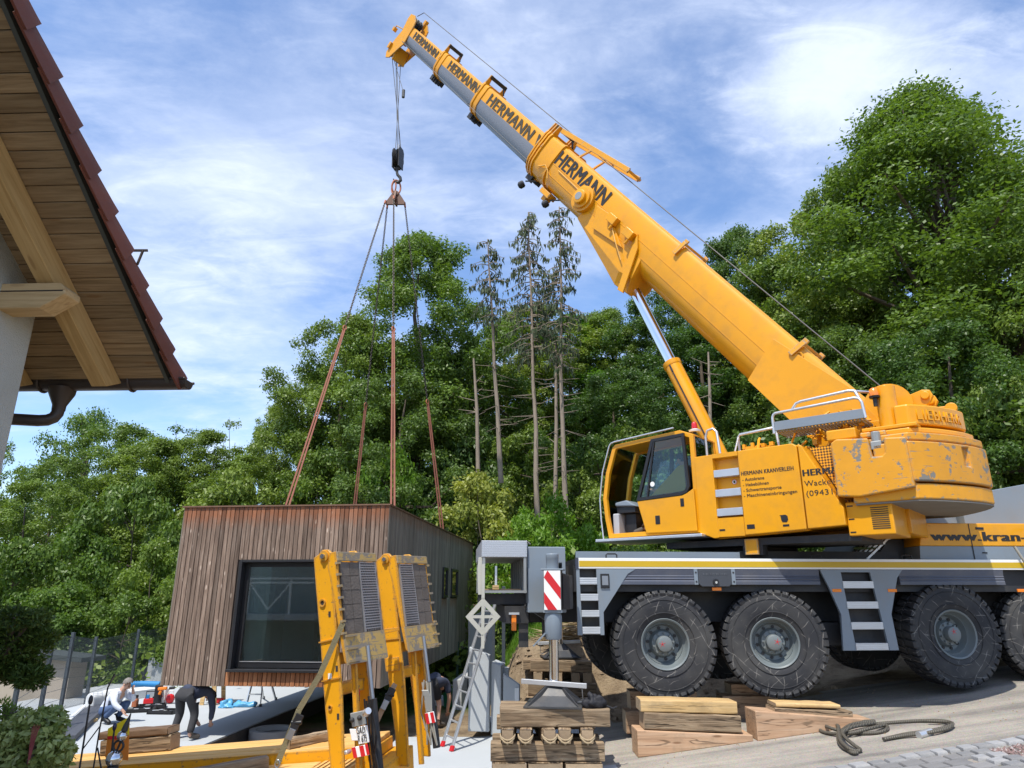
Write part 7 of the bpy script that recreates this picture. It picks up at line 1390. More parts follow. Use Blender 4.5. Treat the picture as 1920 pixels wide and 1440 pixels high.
for _ in range(5200):
    x_ = rg.uniform(5.0, 8.0); y_ = rg.uniform(7.0, 8.06 + 0.03 * (x_ - 5)); 
    if x_ < 5.06 + 0.3 * (8.0 - y_) * 0.3: continue
    s = rg.uniform(0.010, 0.024); z = rz(x_) + rg.uniform(-0.004, 0.012); q = [(rg.uniform(0.6, 1.2) * s) for _ in range(4)]; a_ = rg.uniform(0, 6.28); ca, sa = math.cos(a_) * s, math.sin(a_) * s
    gv.add([(x_ - 4.6 + ca, y_ - 8.1 + sa, z), (x_ - 4.6 - sa, y_ - 8.1 + ca, z), (x_ - 4.6 - ca, y_ - 8.1 - sa, z), (x_ - 4.6 + sa, y_ - 8.1 - ca, z), (x_ - 4.6 + rg.uniform(-.3, .3) * s, y_ - 8.1, z + q[0])], [(0, 1, 4), (1, 2, 4), (2, 3, 4), (3, 0, 4)], rg.choice((0, 0, 1, 2)))
o = gv.build('gravel', [pm('gravel_red', (0.22, 0.145, 0.13), 0.9, var=0.3, scale=30), pm('gravel_grey', (0.36, 0.31, 0.29), 0.9, var=0.3, scale=30), pm('gravel_dark', (0.11, 0.085, 0.08), 0.9, var=0.3, scale=30)], None, loc=(4.6, 8.1, 0.004)); tag(o, 'bed of reddish brown gravel in the bottom right corner', 'gravel', None, 'stuff')
b = MB(); b.add([(5.0, 6.2, rz(5.0) - 0.004), (8.6, 6.2, rz(8.6) - 0.004), (8.6, 8.16, rz(8.6) - 0.004), (4.98, 8.06, rz(4.98) - 0.004)], [(0, 1, 2, 3)]); o = b.build('gravel_bed', pm('gravel_base', (0.17, 0.12, 0.11), 0.95, var=0.5, scale=60, bump=0.6, bscale=120)); o['kind'] = 'structure'
# loose stones and clods on bank and road edge
rg = random.Random(12); cb_ = MB()
for _ in range(700):
    if rg.random() < 0.72: x_ = rg.uniform(-0.2, 5.5); y_ = rg.uniform(12.4, 15.6); s = rg.uniform(0.015, 0.07) * (0.5 + rg.random() ** 2)
    else: x_ = rg.uniform(1.6, 7.5); y_ = rg.uniform(9.0, 12.2); s = rg.uniform(0.006, 0.018)
    z = g(x_, y_) + 0.012; a_ = rg.uniform(0, 6.28); pts = [(x_ + s * rg.uniform(0.7, 1.2) * math.cos(a_ + k * 1.57), y_ + s * rg.uniform(0.7, 1.2) * math.sin(a_ + k * 1.57), z - s * 0.2) for k in range(4)]; tp2 = [(x_ + s * 0.5 * math.cos(a_ + k * 1.57 + 0.3), y_ + s * 0.5 * math.sin(a_ + k * 1.57 + 0.3), z + s * rg.uniform(0.5, 0.8)) for k in range(4)]; cb_.loft([pts, tp2])
tag(cb_.build('soil_clods', pm('clod', (0.27, 0.20, 0.13), 0.95, var=0.3, scale=20, bump=0.5, bscale=60), None, smooth=60), 'clods of earth and small stones on the bank and road', 'soil', None, 'stuff')
# ------------------------------------------------------------------ garden ornaments at the lower left
def orn(name, label, cat, base): return thing(name, label, cat, tuple(base))
b = MB(); b.box(-5.6, -2.55, 3.6, 5.50, -2.9, -1.34); o = b.build('garden_bed', M_ground, None, bevel=0.05); o['kind'] = 'structure'; b = MB(); b.box(-5.65, -2.50, 5.503, 5.60, -2.9, -1.31); b.box(-2.547, -2.45, 3.6, 5.502, -2.9, -1.31); o = b.build('bed_kerb', M_conc, None, bevel=0.02); o['kind'] = 'structure'
Yg = 4.9; M_iron = pm('black_iron', (0.012, 0.012, 0.014), 0.5, var=0.2)
a = at(146, 1460, Yg); t = orn('garden_rod', 'thin black garden rod with an egg shaped tip and a side branch', 'garden ornament', a); top = at(168, 1322, Yg) - a; MB().tube([(0, 0, -0.4), (0, 0, 0), top], 0.006, 6).build('rod', M_iron, t); MB().sphere(tuple(top + Vector((0.002, 0, 0.03))), (0.014, 0.014, 0.03), 12, 10).build('bulb', M_iron, t, smooth=60)
MB().tube([at(155, 1405, Yg) - a, at(187, 1362, Yg) - a], 0.004, 5).build('branch', M_iron, t)
a = at(172, 1460, Yg); t = orn('garden_rod', 'tall black garden rod with a forked golden tip', 'garden ornament', a); MB().tube([(0, 0, -0.4), (0, 0, 0), at(187, 1366, Yg) - a, at(202, 1290, Yg) - a, at(215, 1263, Yg) - a], 0.005, 6).build('rod', M_iron, t); MB().tube([at(204, 1283, Yg) - a, at(216, 1266, Yg) - a], 0.005, 5).build('fork', M_rope, t); MB().tube([at(183, 1402, Yg) - a, at(193, 1460, Yg) - a], 0.005, 5).build('branch', M_iron, t)
a = at(203, 1460, Yg); t = orn('garden_rod', 'short black garden rod with a dark blue egg tip before the painted panel', 'garden ornament', a); top = at(215, 1363, Yg) - a; MB().tube([(0, 0, -0.4), (0, 0, 0), top], 0.006, 6).build('rod', M_iron, t); MB().sphere(tuple(top), (0.013, 0.013, 0.025), 12, 10).build('bulb', pm('dark_blue_glaze', (0.008, 0.01, 0.04), 0.2), t, smooth=60)
Yp = 5.3; a = at(218, 1440, Yp); pn_ = thing('painted_panel', 'flat yellow, red and orange painted panel behind the garden rods', 'art panel', tuple(a)); 
def ppoly(pts, dy, name, mat): b = MB(); b.prism([((at(*p, Yp) - a).x, (at(*p, Yp) - a).z) for p in pts], (0, dy, 0), (1, 0, 0), (0, 0, 1), (0, 0.004, 0)); b.build(name, mat, pn_)
ppoly([(203, 1366), (243, 1344), (240, 1426), (197, 1420)], 0.0, 'board', pm('orange_paint', (0.62, 0.18, 0.02), 0.4, var=0.12)); ppoly([(203, 1366), (243, 1344), (242, 1378), (202.5, 1380)], -0.0045, 'yellow_field', pm('lemon_paint', (0.72, 0.52, 0.01), 0.4, var=0.06)); ppoly([(202.5, 1380), (225, 1379), (224, 1386), (202, 1386)], -0.0048, 'red_field', M_red)
ppoly([(216, 1426), (219, 1426), (219, 1520), (216, 1520)], 0.005, 'stake', M_iron)
Ys = 4.6; a = at(213, 1462, Ys); sp_ = thing('garden_sculpture', 'garden sculpture of polished balls, a ring and a dark cone on top', 'sculpture', tuple(a))
def sq(px, py): return at(px, py, Ys) - a
MB().sphere(tuple(sq(214, 1423)), 0.046, 24, 16).build('large_ball', M_ball, sp_, smooth=70); MB().sphere(tuple(sq(229, 1380)), 0.029, 24, 16).build('small_ball', M_ball, sp_, smooth=70)
c = sq(222, 1399); MB().tube([tuple(c + Vector((0.03 * math.cos(k), 0, 0.03 * math.sin(k)))) for k in [2 * math.pi * q / 24 for q in range(24)]], 0.007, 8, closed=True).build('ring', M_iron, sp_, smooth=60)
MB().tube([sq(217, 1412), sq(229, 1385)], 0.007, 6).build('stem', M_iron, sp_); b = MB(); b.lathe([(0.019, 0), (0.016, 0.03), (0.001, 0.11)], sq(233, 1370), sq(243, 1344) - sq(233, 1370), 16); b.build('cone', M_chassis, sp_, smooth=60); b = MB(); b.lathe([(0.06, -0.3), (0.055, -0.05), (0.035, -0.035), (0.03, 0)], sq(212, 1436), n=20); b.build('base', M_iron, sp_)
a = at(58, 1400, 4.9); t = thing('red_tassel', 'dark red tassel of stalks rising out of the garden shrub', 'dried flower', tuple(a)); b = MB()
for k in range(9): b.tube([(0.001 * k, 0, -0.1), (-0.012 + 0.004 * k, 0, 0.05), (-0.02 + 0.006 * k, 0.01, 0.11 + 0.01 * (k % 3))], 0.0016, 4)
b.build('stalks', pm('dark_red_stalk', (0.25, 0.05, 0.05), 0.7, var=0.3), t)
# ------------------------------------------------------------------ people
def skin(name, joints, edges, root, mat, parent, sub=2, smooth=True):
    names = list(joints); idx = {n: i for i, n in enumerate(names)}
    me = bpy.data.meshes.new(name); me.from_pydata([joints[n][0] for n in names], [(idx[a], idx[b]) for a, b in edges], [])
    o = bpy.data.objects.new(name, me); COL.objects.link(o); o.parent = parent; m = o.modifiers.new('skin', 'SKIN')
    for i, n in enumerate(names):
        r = joints[n][1]; sv = me.skin_vertices[0].data[i]; sv.radius = r if isinstance(r, tuple) else (r, r); sv.use_root = (n == root)
    s = o.modifiers.new('sub', 'SUBSURF'); s.levels = sub; s.render_levels = sub
    bpy.context.view_layer.update(); me2 = bpy.data.meshes.new_from_object(o.evaluated_get(bpy.context.evaluated_depsgraph_get())); o.modifiers.clear(); o.data = me2; me2.materials.clear(); me2.materials.append(mat)
    me2.polygons.foreach_set('use_smooth', [True] * len(me2.polygons)); return o
def lerp3(a, b, t): return tuple(a[i] + (b[i] - a[i]) * t for i in range(3))
def person(label, loc, rotz, J, shirt, trousers, shoes, hair, sleeves='long', shorts=False, tail=0.0):
    """J: joint positions in the person's own frame (facing +x): hip, chest, neck, head, then sh/el/wr/ha and hp/kn/an/to for l and r"""
    t = thing('person', label, 'person', loc, rotz); b = {}; E_ = []
    def j(n, p, r): b[n] = (p, r)
    j('hip', J['hip'], (0.085, 0.11)); j('belly', lerp3(J['hip'], J['chest'], 0.5), (0.085, 0.11)); j('chest', J['chest'], (0.095, 0.13)); j('neck', J['neck'], 0.055); E_ += [('hip', 'belly'), ('belly', 'chest'), ('chest', 'neck')]
    hd = Vector(J['head']); nk = Vector(J['neck']); up = (hd - nk).normalized(); fw = Vector(J.get('face', (1, 0, 0))).normalized(); fw = (fw - up * fw.dot(up)).normalized()
    j('skull', tuple(hd), (0.085, 0.09)); j('crown', tuple(hd + up * 0.07), 0.07); j('jaw', tuple(hd - up * 0.07 + fw * 0.035), 0.05); E_ += [('neck', 'skull'), ('skull', 'crown'), ('skull', 'jaw')]
    for s in 'lr':
        sh, el, wr, ha = [J[k + s] for k in ('sh', 'el', 'wr', 'ha')]; hp, kn, an, to = [J[k + s] for k in ('hp', 'kn', 'an', 'to')]
        j('sh' + s, sh, 0.05); j('el' + s, el, 0.044); j('wr' + s, wr, 0.030); j('pa' + s, lerp3(wr, ha, 0.55), (0.040, 0.022)); E_ += [('chest', 'sh' + s), ('sh' + s, 'el' + s), ('el' + s, 'wr' + s), ('wr' + s, 'pa' + s)]
        j('hp' + s, hp, 0.066); j('kn' + s, kn, 0.050); j('an' + s, an, 0.036); j('to' + s, to, 0.024); E_ += [('hip', 'hp' + s), ('hp' + s, 'kn' + s), ('kn' + s, 'an' + s), ('an' + s, 'to' + s)]
    skin('body', b, E_, 'hip', M_skin, t)
    for s in 'lr':        # four fingers and a thumb, slightly curled
        wr, ha = Vector(J['wr' + s]), Vector(J['ha' + s]); d = (ha - wr).normalized(); sd = d.cross(Vector((0.3, 0.2, 1))).normalized(); cu = sd.cross(d); base = wr.lerp(ha, 0.6); m = MB()
        for k, ln in enumerate((0.062, 0.072, 0.068, 0.052)):
            o_ = base + sd * (0.018 * (k - 1.5)); m.tube([o_ - d * 0.02, o_ + d * ln * 0.5 + cu * 0.006, o_ + d * ln * 0.85 + cu * 0.022, o_ + d * ln * 0.9 + cu * 0.035], [0.010, 0.009, 0.008, 0.006], 6)
        o_ = wr.lerp(ha, 0.25); m.tube([o_ + sd * 0.012, o_ + sd * 0.042 + d * 0.02, o_ + sd * 0.046 + d * 0.05], [0.012, 0.010, 0.007], 6); m.build('fingers', M_skin, t, smooth=60)
    c = {k: b[k] for k in ('hip', 'belly', 'chest', 'neck')}; c['hip'] = (lerp3(J['hip'], J['chest'], -0.02), (0.135, 0.165)); c['belly'] = (b['belly'][0], (0.135, 0.165)); c['chest'] = (J['chest'], (0.14, 0.178)); c['neck'] = (lerp3(J['chest'], J['neck'], 0.75), 0.075); e2 = [('hip', 'belly'), ('belly', 'chest'), ('chest', 'neck')]
    for s in 'lr':
        c['sh' + s] = (J['sh' + s], 0.082); e2.append(('chest', 'sh' + s))
        if sleeves == 'long': c['el' + s] = (J['el' + s], 0.062); c['wr' + s] = (lerp3(J['el' + s], J['wr' + s], 0.88), 0.046); e2 += [('sh' + s, 'el' + s), ('el' + s, 'wr' + s)]
        else: c['el' + s] = (lerp3(J['sh' + s], J['el' + s], 0.75), 0.066); e2.append(('sh' + s, 'el' + s))
    skin('shirt', c, e2, 'belly', shirt, t)
    c = {'hip': (J['hip'], (0.14, 0.165)), 'waist': (lerp3(J['hip'], J['chest'], 0.22), (0.125, 0.155))}; e2 = [('hip', 'waist')]
    for s in 'lr':
        c['hp' + s] = (J['hp' + s], 0.105); c['kn' + s] = ((J['kn' + s], 0.078) if not shorts else (lerp3(J['hp' + s], J['kn' + s], 0.85), 0.085)); e2 += [('hip', 'hp' + s), ('hp' + s, 'kn' + s)]
        if not shorts: c['an' + s] = (lerp3(J['kn' + s], J['an' + s], 0.95), 0.062); e2.append(('kn' + s, 'an' + s))
    skin('trousers', c, e2, 'hip', trousers, t)
    for s in 'lr':
        an, to = Vector(J['an' + s]), Vector(J['to' + s]); m = {'a': (tuple(an + Vector((0, 0, 0.06))), 0.056), 'h': (tuple(an + (an - to) * 0.15), 0.056), 'm': (tuple(an.lerp(to, 0.5)), 0.052), 't': (tuple(to + (to - an) * 0.25), 0.046)}; skin('shoe', m, [('a', 'h'), ('h', 'm'), ('m', 't')], 'h', shoes, t, 1)
    m = MB(); m.sphere((0, 0, 0), (0.106, 0.098, 0.105), 20, 14); rot = Matrix((fw, up.cross(fw), up)).transposed().to_4x4()
    keep = []; V = [Vector(v) for v in m.v]; F = [f for f in m.f if sum((V[i].z > -0.02 - 0.05 * (V[i].x < -0.02) - 0.0 + (0.075 if V[i].x > 0.045 else 0)) for i in f) >= 3]; m.f = F; m.m = [0] * len(F); m.v = [tuple(rot @ (v * (1 + 0.05 * noise.noise(v * 40))) + hd + up * 0.022 - fw * 0.008) for v in V]; m.build('hair', hair, t, smooth=70)
    def fp(x, y, z): return hd + fw * x + up.cross(fw) * y + up * z
    m = MB(); m.tube([fp(0.085, 0, 0.0), fp(0.110, 0, -0.03), fp(0.092, 0, -0.045)], [0.010, 0.014, 0.008], 6)
    for y in (-0.088, 0.088): m.sphere(tuple(fp(-0.005, y, -0.015)), (0.022, 0.012, 0.03), 8, 6)
    m.build('nose_and_ears', M_skin, t, smooth=70); m = MB(); [m.sphere(tuple(fp(0.083, y, 0.005)), 0.010, 8, 6) for y in (-0.034, 0.034)]; m.box(0, 0, 0, 0, 0, 0) if False else None; m.build('eyes', M_black, t, smooth=70); m = MB(); m.tube([fp(0.080, -0.022, -0.062), fp(0.088, 0, -0.064), fp(0.080, 0.022, -0.062)], 0.005, 5); m.build('mouth', pm('lips', (0.34, 0.14, 0.11), 0.6) if 'lips' not in bpy.data.materials else bpy.data.materials['lips'], t)
    return t
p = on_z(207, 1356, ZS)
squat = dict(hip=(-0.18, 0, 0.23), chest=(0.08, 0, 0.56), neck=(0.20, 0, 0.69), head=(0.28, 0, 0.79), face=(1, 0.0, -0.2), shl=(0.12, 0.18, 0.60), ell=(0.33, 0.20, 0.43), wrl=(0.38, 0.08, 0.63), hal=(0.385, 0.04, 0.73), shr=(0.11, -0.18, 0.60), elr=(0.24, -0.24, 0.40), wrr=(0.42, -0.18, 0.28), har=(0.49, -0.16, 0.18),
    hpl=(-0.15, 0.10, 0.23), knl=(0.27, 0.16, 0.41), anl=(0.02, 0.13, 0.09), tol=(0.20, 0.15, 0.045), hpr=(-0.15, -0.10, 0.23), knr=(0.25, -0.20, 0.36), anr=(-0.06, -0.14, 0.12), tor=(0.10, -0.17, 0.045))
person('grey haired man in pale shirt and jeans crouching on the slab, chin in hand', (p.x, p.y, ZS), R(-12), squat, M_cloth_white, M_jeans, M_black, M_hair).scale = (0.88,) * 3
p = on_z(343, 1386, ZS)
bent = dict(hip=(-0.10, 0, 0.76), chest=(0.32, 0, 0.80), neck=(0.50, 0, 0.72), head=(0.60, 0, 0.64), face=(0.5, 0, -1), shl=(0.36, 0.19, 0.76), ell=(0.42, 0.23, 0.46), wrl=(0.50, 0.16, 0.22), hal=(0.54, 0.14, 0.13), shr=(0.36, -0.19, 0.76), elr=(0.40, -0.24, 0.46), wrr=(0.46, -0.18, 0.22), har=(0.50, -0.16, 0.13),
    hpl=(-0.09, 0.11, 0.74), knl=(0.05, 0.17, 0.42), anl=(-0.06, 0.19, 0.09), tol=(0.12, 0.22, 0.045), hpr=(-0.09, -0.11, 0.74), knr=(0.03, -0.17, 0.42), anr=(-0.10, -0.20, 0.09), tor=(0.08, -0.24, 0.045))
person('man in dark trousers bending forward beside the lower left corner of the module', (p.x, p.y, ZS), R(74), bent, M_cloth_navy, M_cloth_dark, M_boot, M_hair_dark).scale = (0.94,) * 3
p = at(806, 1345, 14.2); zt = -2.42
bent2 = dict(bent); 
person('man in navy shirt and black shorts stooping behind the far trailer ramp', (p.x, 14.2, zt), R(75), bent2, M_cloth_navy, pm('black_shorts', (0.015, 0.015, 0.017), 0.9), M_boot, M_hair_dark, 'short', True)
sit = dict(hip=(0, 0, 0.45), chest=(-0.10, 0, 0.88), neck=(-0.10, 0, 1.08), head=(-0.07, 0, 1.22), face=(1, 0, 0), shl=(-0.10, 0.20, 0.96), ell=(0.10, 0.24, 0.72), wrl=(0.34, 0.20, 0.72), hal=(0.44, 0.19, 0.73), shr=(-0.10, -0.20, 0.96), elr=(0.10, -0.24, 0.72), wrr=(0.34, -0.20, 0.72), har=(0.44, -0.19, 0.73),
    hpl=(0.06, 0.11, 0.44), knl=(0.48, 0.14, 0.50), anl=(0.62, 0.13, 0.10), tol=(0.80, 0.15, 0.05), hpr=(0.06, -0.11, 0.44), knr=(0.46, -0.14, 0.50), anr=(0.82, -0.10, 0.14), tor=(0.98, -0.10, 0.10))
wpt = SSW @ Vector((0.80, 0.98, 0.962))
person('crane operator in shorts and work boots sitting in the open cab', tuple(wpt), math.pi - PH, sit, M_cloth_dark, M_cloth_dark, M_boot, M_hair_dark, 'short', True)
# ------------------------------------------------------------------ trees and shrubs
LM_oak = leaf_mat('oak_leaves', (0.060, 0.120, 0.016), (0.135, 0.225, 0.034))
LM_ash = leaf_mat('ash_leaves', (0.098, 0.155, 0.022), (0.210, 0.295, 0.050))
LM_pale = leaf_mat('pale_leaves', (0.100, 0.170, 0.024), (0.215, 0.310, 0.055), 0.42)
LM_bright = leaf_mat('bright_leaves', (0.070, 0.170, 0.014), (0.155, 0.300, 0.030), 0.45)
LM_dark = leaf_mat('dark_leaves', (0.055, 0.105, 0.020), (0.120, 0.200, 0.040), 0.38)
LM_elder = leaf_mat('elder_leaves', (0.13, 0.19, 0.022), (0.32, 0.35, 0.08), 0.4)
LM_spruce = leaf_mat('spruce_needles', (0.030, 0.050, 0.022), (0.095, 0.120, 0.055), 0.12, 0.7)
LM_juniper = leaf_mat('juniper_needles', (0.024, 0.050, 0.008), (0.115, 0.165, 0.022), 0.15, 0.6)
LM_garden = leaf_mat('garden_leaves', (0.11, 0.17, 0.035), (0.40, 0.44, 0.15), 0.3, 0.35)
def quads_mesh(name, C, U, V, tint, mat, fold=None):
    n = len(C); co = np.empty((n, 4, 3), np.float32)
    co[:, 0] = C - U; co[:, 1] = C + V * 1.0 - U * 0.1; co[:, 2] = C + U; co[:, 3] = C - V - U * 0.1
    me = bpy.data.meshes.new(name); me.vertices.add(n * 4); me.loops.add(n * 4); me.polygons.add(n)
    me.vertices.foreach_set('co', co.ravel()); me.loops.foreach_set('vertex_index', np.arange(n * 4, dtype=np.int32))
    me.polygons.foreach_set('loop_start', np.arange(0, n * 4, 4, dtype=np.int32))
    at_ = me.attributes.new('tint', 'FLOAT', 'FACE'); at_.data.foreach_set('value', tint.astype(np.float32))
    me.update(calc_edges=True); me.validate(); me.materials.append(mat); return me
def nrm(v): return v / np.maximum(1e-6, np.linalg.norm(v, axis=1, keepdims=True))
def leaf_quads(rng, P, N_, leaf, lw=0.52):
    n = len(P); rnd = rng.normal(size=(n, 3)); nn = nrm(N_ + 0.65 * rng.normal(size=(n, 3)))
    U = nrm(np.cross(nn, rnd)); V = np.cross(nn, U); s = leaf * rng.uniform(0.6, 1.25, (n, 1))
    return U * s * 0.5, V * s * 0.5 * lw
def crown(rng, H, Rr, base, nc, nl, shape='oval', clump=(0.09, 0.20), flat=0.72):
    cl = []
    ph = rng.uniform(0, 6.28, 4)
    while len(cl) < nc:
        u = rng.uniform(0, 1) ** 0.9
        e = {'oval': (1 - (2 * u - 0.9) ** 2 / 1.25) ** 0.5 if abs(2 * u - 0.9) < 1.1 else 0.2, 'dome': (1 - u ** 3.8) ** 0.6 * (0.75 + 0.25 * min(1, u * 4)), 'cone': (1 - u) ** 0.78 * 1.0 + 0.07, 'spread': (1 - abs(u - 0.35) ** 1.6) * (1 - u ** 6)}[shape]
        t = rng.uniform(0, 6.28); lump = 1 + 0.20 * math.sin(2 * t + ph[0] + 5 * u) + 0.14 * math.sin(3 * t + ph[1] - 9 * u)
        r = Rr * e * lump * math.sqrt(rng.uniform(0.30, 1.0)); cr_ = Rr * rng.uniform(*clump) * (1.0 - 0.35 * u)
        r = max(0, r - cr_ * 0.6)
        cl.append((r * math.cos(t), r * math.sin(t), base + (H - base) * u * 0.97 - (cr_ * 0.4 if u > 0.9 else 0), cr_))
    cl = np.array(cl); w = cl[:, 3] ** 2; k = rng.choice(nc, nl, p=w / w.sum())
    d = nrm(rng.normal(size=(nl, 3))); d[:, 2] = np.where(rng.uniform(size=nl) < 0.6, np.abs(d[:, 2]), d[:, 2])
    rad = rng.uniform(0.45, 1.0, nl) ** 0.6 + np.where(rng.uniform(size=nl) < 0.12, rng.uniform(0, 0.35, nl), 0)
    P = cl[k, :3] + d * (cl[k, 3] * rad)[:, None] * np.array([1, 1, flat])
    P += rng.normal(size=P.shape) * 0.03 * Rr
    ct = rng.uniform(0, 1, nc)
    tint = np.clip(0.55 * ct[k] + 0.45 * rng.uniform(0, 1, nl), 0, 1)
    return cl, P, nrm(d + np.array([0, 0, 0.55])), tint
def make_tree(name, label, cat, group, H, Rr, base, nc, nl, leaf, mat, seed, shape='oval', trunk_r=0.22, bark=None, clump=(0.09, 0.20), limbs=26, lw=0.52, flat=0.72):
    rng = np.random.default_rng(seed); bark = bark or M_bark
    t = thing(name, label, cat, (0, 0, 0), 0, group)
    cl, P, N_, tint = crown(rng, H, Rr, base, nc, nl, shape, clump, flat)
    U, V = leaf_quads(rng, P, N_, leaf, lw)
    o = bpy.data.objects.new('crown', quads_mesh('crown', P, U, V, tint, mat)); COL.objects.link(o); o.parent = t
    b = MB(); lean = rng.normal(size=2) * 0.02 * H
    tp = [(lean[0] * (k / 6) ** 2 + rng.normal() * 0.02 * Rr, lean[1] * (k / 6) ** 2 + rng.normal() * 0.02 * Rr, -0.5 + (H * 0.86 + 0.5) * k / 6) for k in range(7)]
    b.tube(tp, [trunk_r * (1.25 if k == 0 else 1 - 0.145 * k) for k in range(7)], 8)
    order = np.argsort(-cl[:, 3])[:limbs]
    for i in order:
        c = cl[i]; k = 1 + min(4, int(max(0, (c[2] - base * 0.6)) / H * 5)); s = Vector(tp[k]); s.z = min(s.z, c[2] - 0.2)
        f = (s.z + 0.5) / (H * 0.86 + 0.5) * 6; k0 = min(5, int(max(0, f))); s2 = Vector(tp[k0]).lerp(Vector(tp[k0 + 1]), max(0, f) - k0); e = Vector(c[:3]); m_ = s2.lerp(e, 0.5) + Vector((0, 0, -0.06 * H * 0.3)) + Vector(rng.normal(size=3)) * 0.06 * Rr
        b.tube([s2, m_, e, e + (e - m_) * 0.3], [trunk_r * 0.34, trunk_r * 0.22, trunk_r * 0.10, trunk_r * 0.04], 5)
    b.build('trunk', bark, t, smooth=60)
    return t
PROTO = {}
def plant(kind, px, pw, py_top, Y, label, name='broadleaf_tree', cat='tree', group=None, rot=None, zb=None, squash=1.0):
    """put a tree of the given kind where the photograph shows its top and width at distance Y"""
    top = at(px, py_top, Y); zc = top.y * CS + top.z * SN; r = 1.22 * pw / 2 / 1280 * (Y * CS + (top.z * 0.5) * SN)
    z0 = g(top.x, Y) - 0.1 if zb is None else zb
    h = top.z - z0; src, H0, R0 = PROTO[kind]
    if src.get('used'): t = copy_tree(src)
    else: t = src
    src['used'] = 1; 
    if 'used' in t.keys() and t is not src: del t['used']
    t.name = name; t['label'] = label; t['category'] = cat
    if group: t['group'] = group
    elif 'group' in t.keys(): del t['group']
    t.location = (top.x, Y, z0); t.scale = (r / R0, r / R0 * squash, h / H0); t.rotation_euler = (0, 0, random.uniform(0, 6.28) if rot is None else rot)
    return t
def proto(kind, *a, **k):
    H, Rr = a[0], a[1]; t = make_tree('broadleaf_tree', 'green leafy tree', 'tree', None, *a, **k); PROTO[kind] = (t, H, Rr)
random.seed(11)
proto('oak', 17, 5.0, 2.2, 260, 120000, 0.18, LM_oak, 3, 'dome', 0.35, clump=(0.10, 0.20))
proto('bigash', 22, 7.5, 1.5, 330, 190000, 0.165, LM_ash, 5, 'cone', 0.42, clump=(0.08, 0.17), limbs=110, flat=0.5)
proto('ash', 14, 4.2, 2.0, 190, 68000, 0.17, LM_ash, 8, 'oval', 0.25)
proto('ash2', 14, 4.2, 1.0, 190, 68000, 0.17, LM_ash, 18, 'dome', 0.25)
proto('dark', 13, 4.5, 1.8, 190, 66000, 0.18, LM_dark, 12, 'dome', 0.3)
proto('dark2', 13, 4.5, 0.8, 190, 66000, 0.18, LM_dark, 22, 'oval', 0.3)
proto('airy', 12, 2.6, 1.5, 46, 12000, 0.15, LM_ash, 14, 'oval', 0.12, clump=(0.16, 0.26), limbs=40)
proto('oakleft', 10, 4.6, 2.0, 90, 32000, 0.17, LM_oak, 29, 'dome', 0.32, clump=(0.15, 0.26), limbs=40)
proto('bright', 13, 4.0, 2.0, 110, 40000, 0.20, LM_bright, 16, 'dome', 0.22)
proto('shrub', 4, 2.4, 0.1, 44, 14000, 0.13, LM_pale, 31, 'dome', 0.06, clump=(0.16, 0.28), limbs=14)
proto('shrub2', 4, 2.4, 0.1, 40, 13000, 0.15, LM_ash, 32, 'dome', 0.06, clump=(0.16, 0.30), limbs=14)
proto('shrub3', 4, 2.4, 0.1, 40, 12000, 0.15, LM_dark, 33, 'dome', 0.06, clump=(0.16, 0.30), limbs=14)
proto('brightshrub', 4, 2.4, 0.1, 34, 8000, 0.22, LM_bright, 34, 'dome', 0.06, clump=(0.18, 0.30), limbs=14, lw=0.4)
proto('elder', 4.5, 2.4, 0.2, 44, 13000, 0.15, LM_elder, 35, 'dome', 0.07, clump=(0.16, 0.26), limbs=14)
GF = 'trees of the wood on the slope'
plant('oak', 795, 300, 436, 31, 'tall dense dark green oak directly behind the four red slings', group=GF, rot=0.4)
plant('ash', 655, 220, 585, 29, 'mid green tree forming the left shoulder of the tall oak behind the slings', group=GF)
plant('bigash', 1705, 780, 158, 25, 'huge light green ash towering over the crane counterweight', group=GF, rot=1.0)
plant('ash2', 1455, 270, 470, 28, 'rounded green tree rising left of the huge ash above the boom foot', group=GF)
plant('ash', 1590, 250, 300, 27, 'pale ash sapling top leaning out left of the huge ash', group=GF, rot=0.3)
plant('ash', 1500, 280, 395, 28, 'leafy tree filling the slope of the canopy left of the huge ash', group=GF, rot=2.2)
plant('ash2', 1850, 300, 290, 24, 'green tree with a rounded top at the right edge beside the huge ash', group=GF, rot=1.1)
plant('ash2', 590, 170, 690, 30, 'small green tree at the left foot of the tall oak', group=GF)
plant('ash', 240, 200, 790, 34, 'green tree between the round dark oak and the airy tree', group=GF)
plant('ash2', 390, 190, 800, 33, 'green tree over the top left corner of the module roof', group=GF)
plant('ash', 120, 170, 850, 29, 'green tree between the house wall and the round dark oak', group=GF)
plant('ash', 1000, 220, 575, 36, 'green tree right behind the middle bare conifer', group=GF)
plant('ash2', 1140, 180, 575, 37, 'green tree just left of the boom lug in the canopy line', group=GF)
plant('dark', 1375, 210, 425, 37, 'dark tree with ragged top seen right above the middle of the boom', group=GF)
plant('dark2', 1230, 230, 548, 34, 'dark green tree between the boom and the luffing cylinder top', group=GF)
plant('bright', 1068, 200, 588, 37, 'vivid light green tree behind the bare conifer trunks', group=GF)
plant('ash', 950, 200, 600, 40, 'green tree filling the gap behind the two left conifers', group=GF)
plant('dark', 1310, 280, 610, 30, 'dark shaded tree right behind the luffing cylinder', group=GF)
plant('dark2', 1150, 220, 690, 27, 'dark tree standing behind the crane cab roof', group=GF)
plant('dark', 880, 200, 640, 33, 'dark tree at the right edge of the tall oak', group=GF)
plant('dark2', 760, 260, 690, 27, 'shaded tree low in front of the tall oak', group=GF)
plant('ash2', 1890, 300, 420, 21, 'green tree filling the right edge of the picture below the huge ash', group=GF)
plant('dark2', 1760, 330, 600, 19, 'dark leafy tree behind the crane counterweight', group=GF)
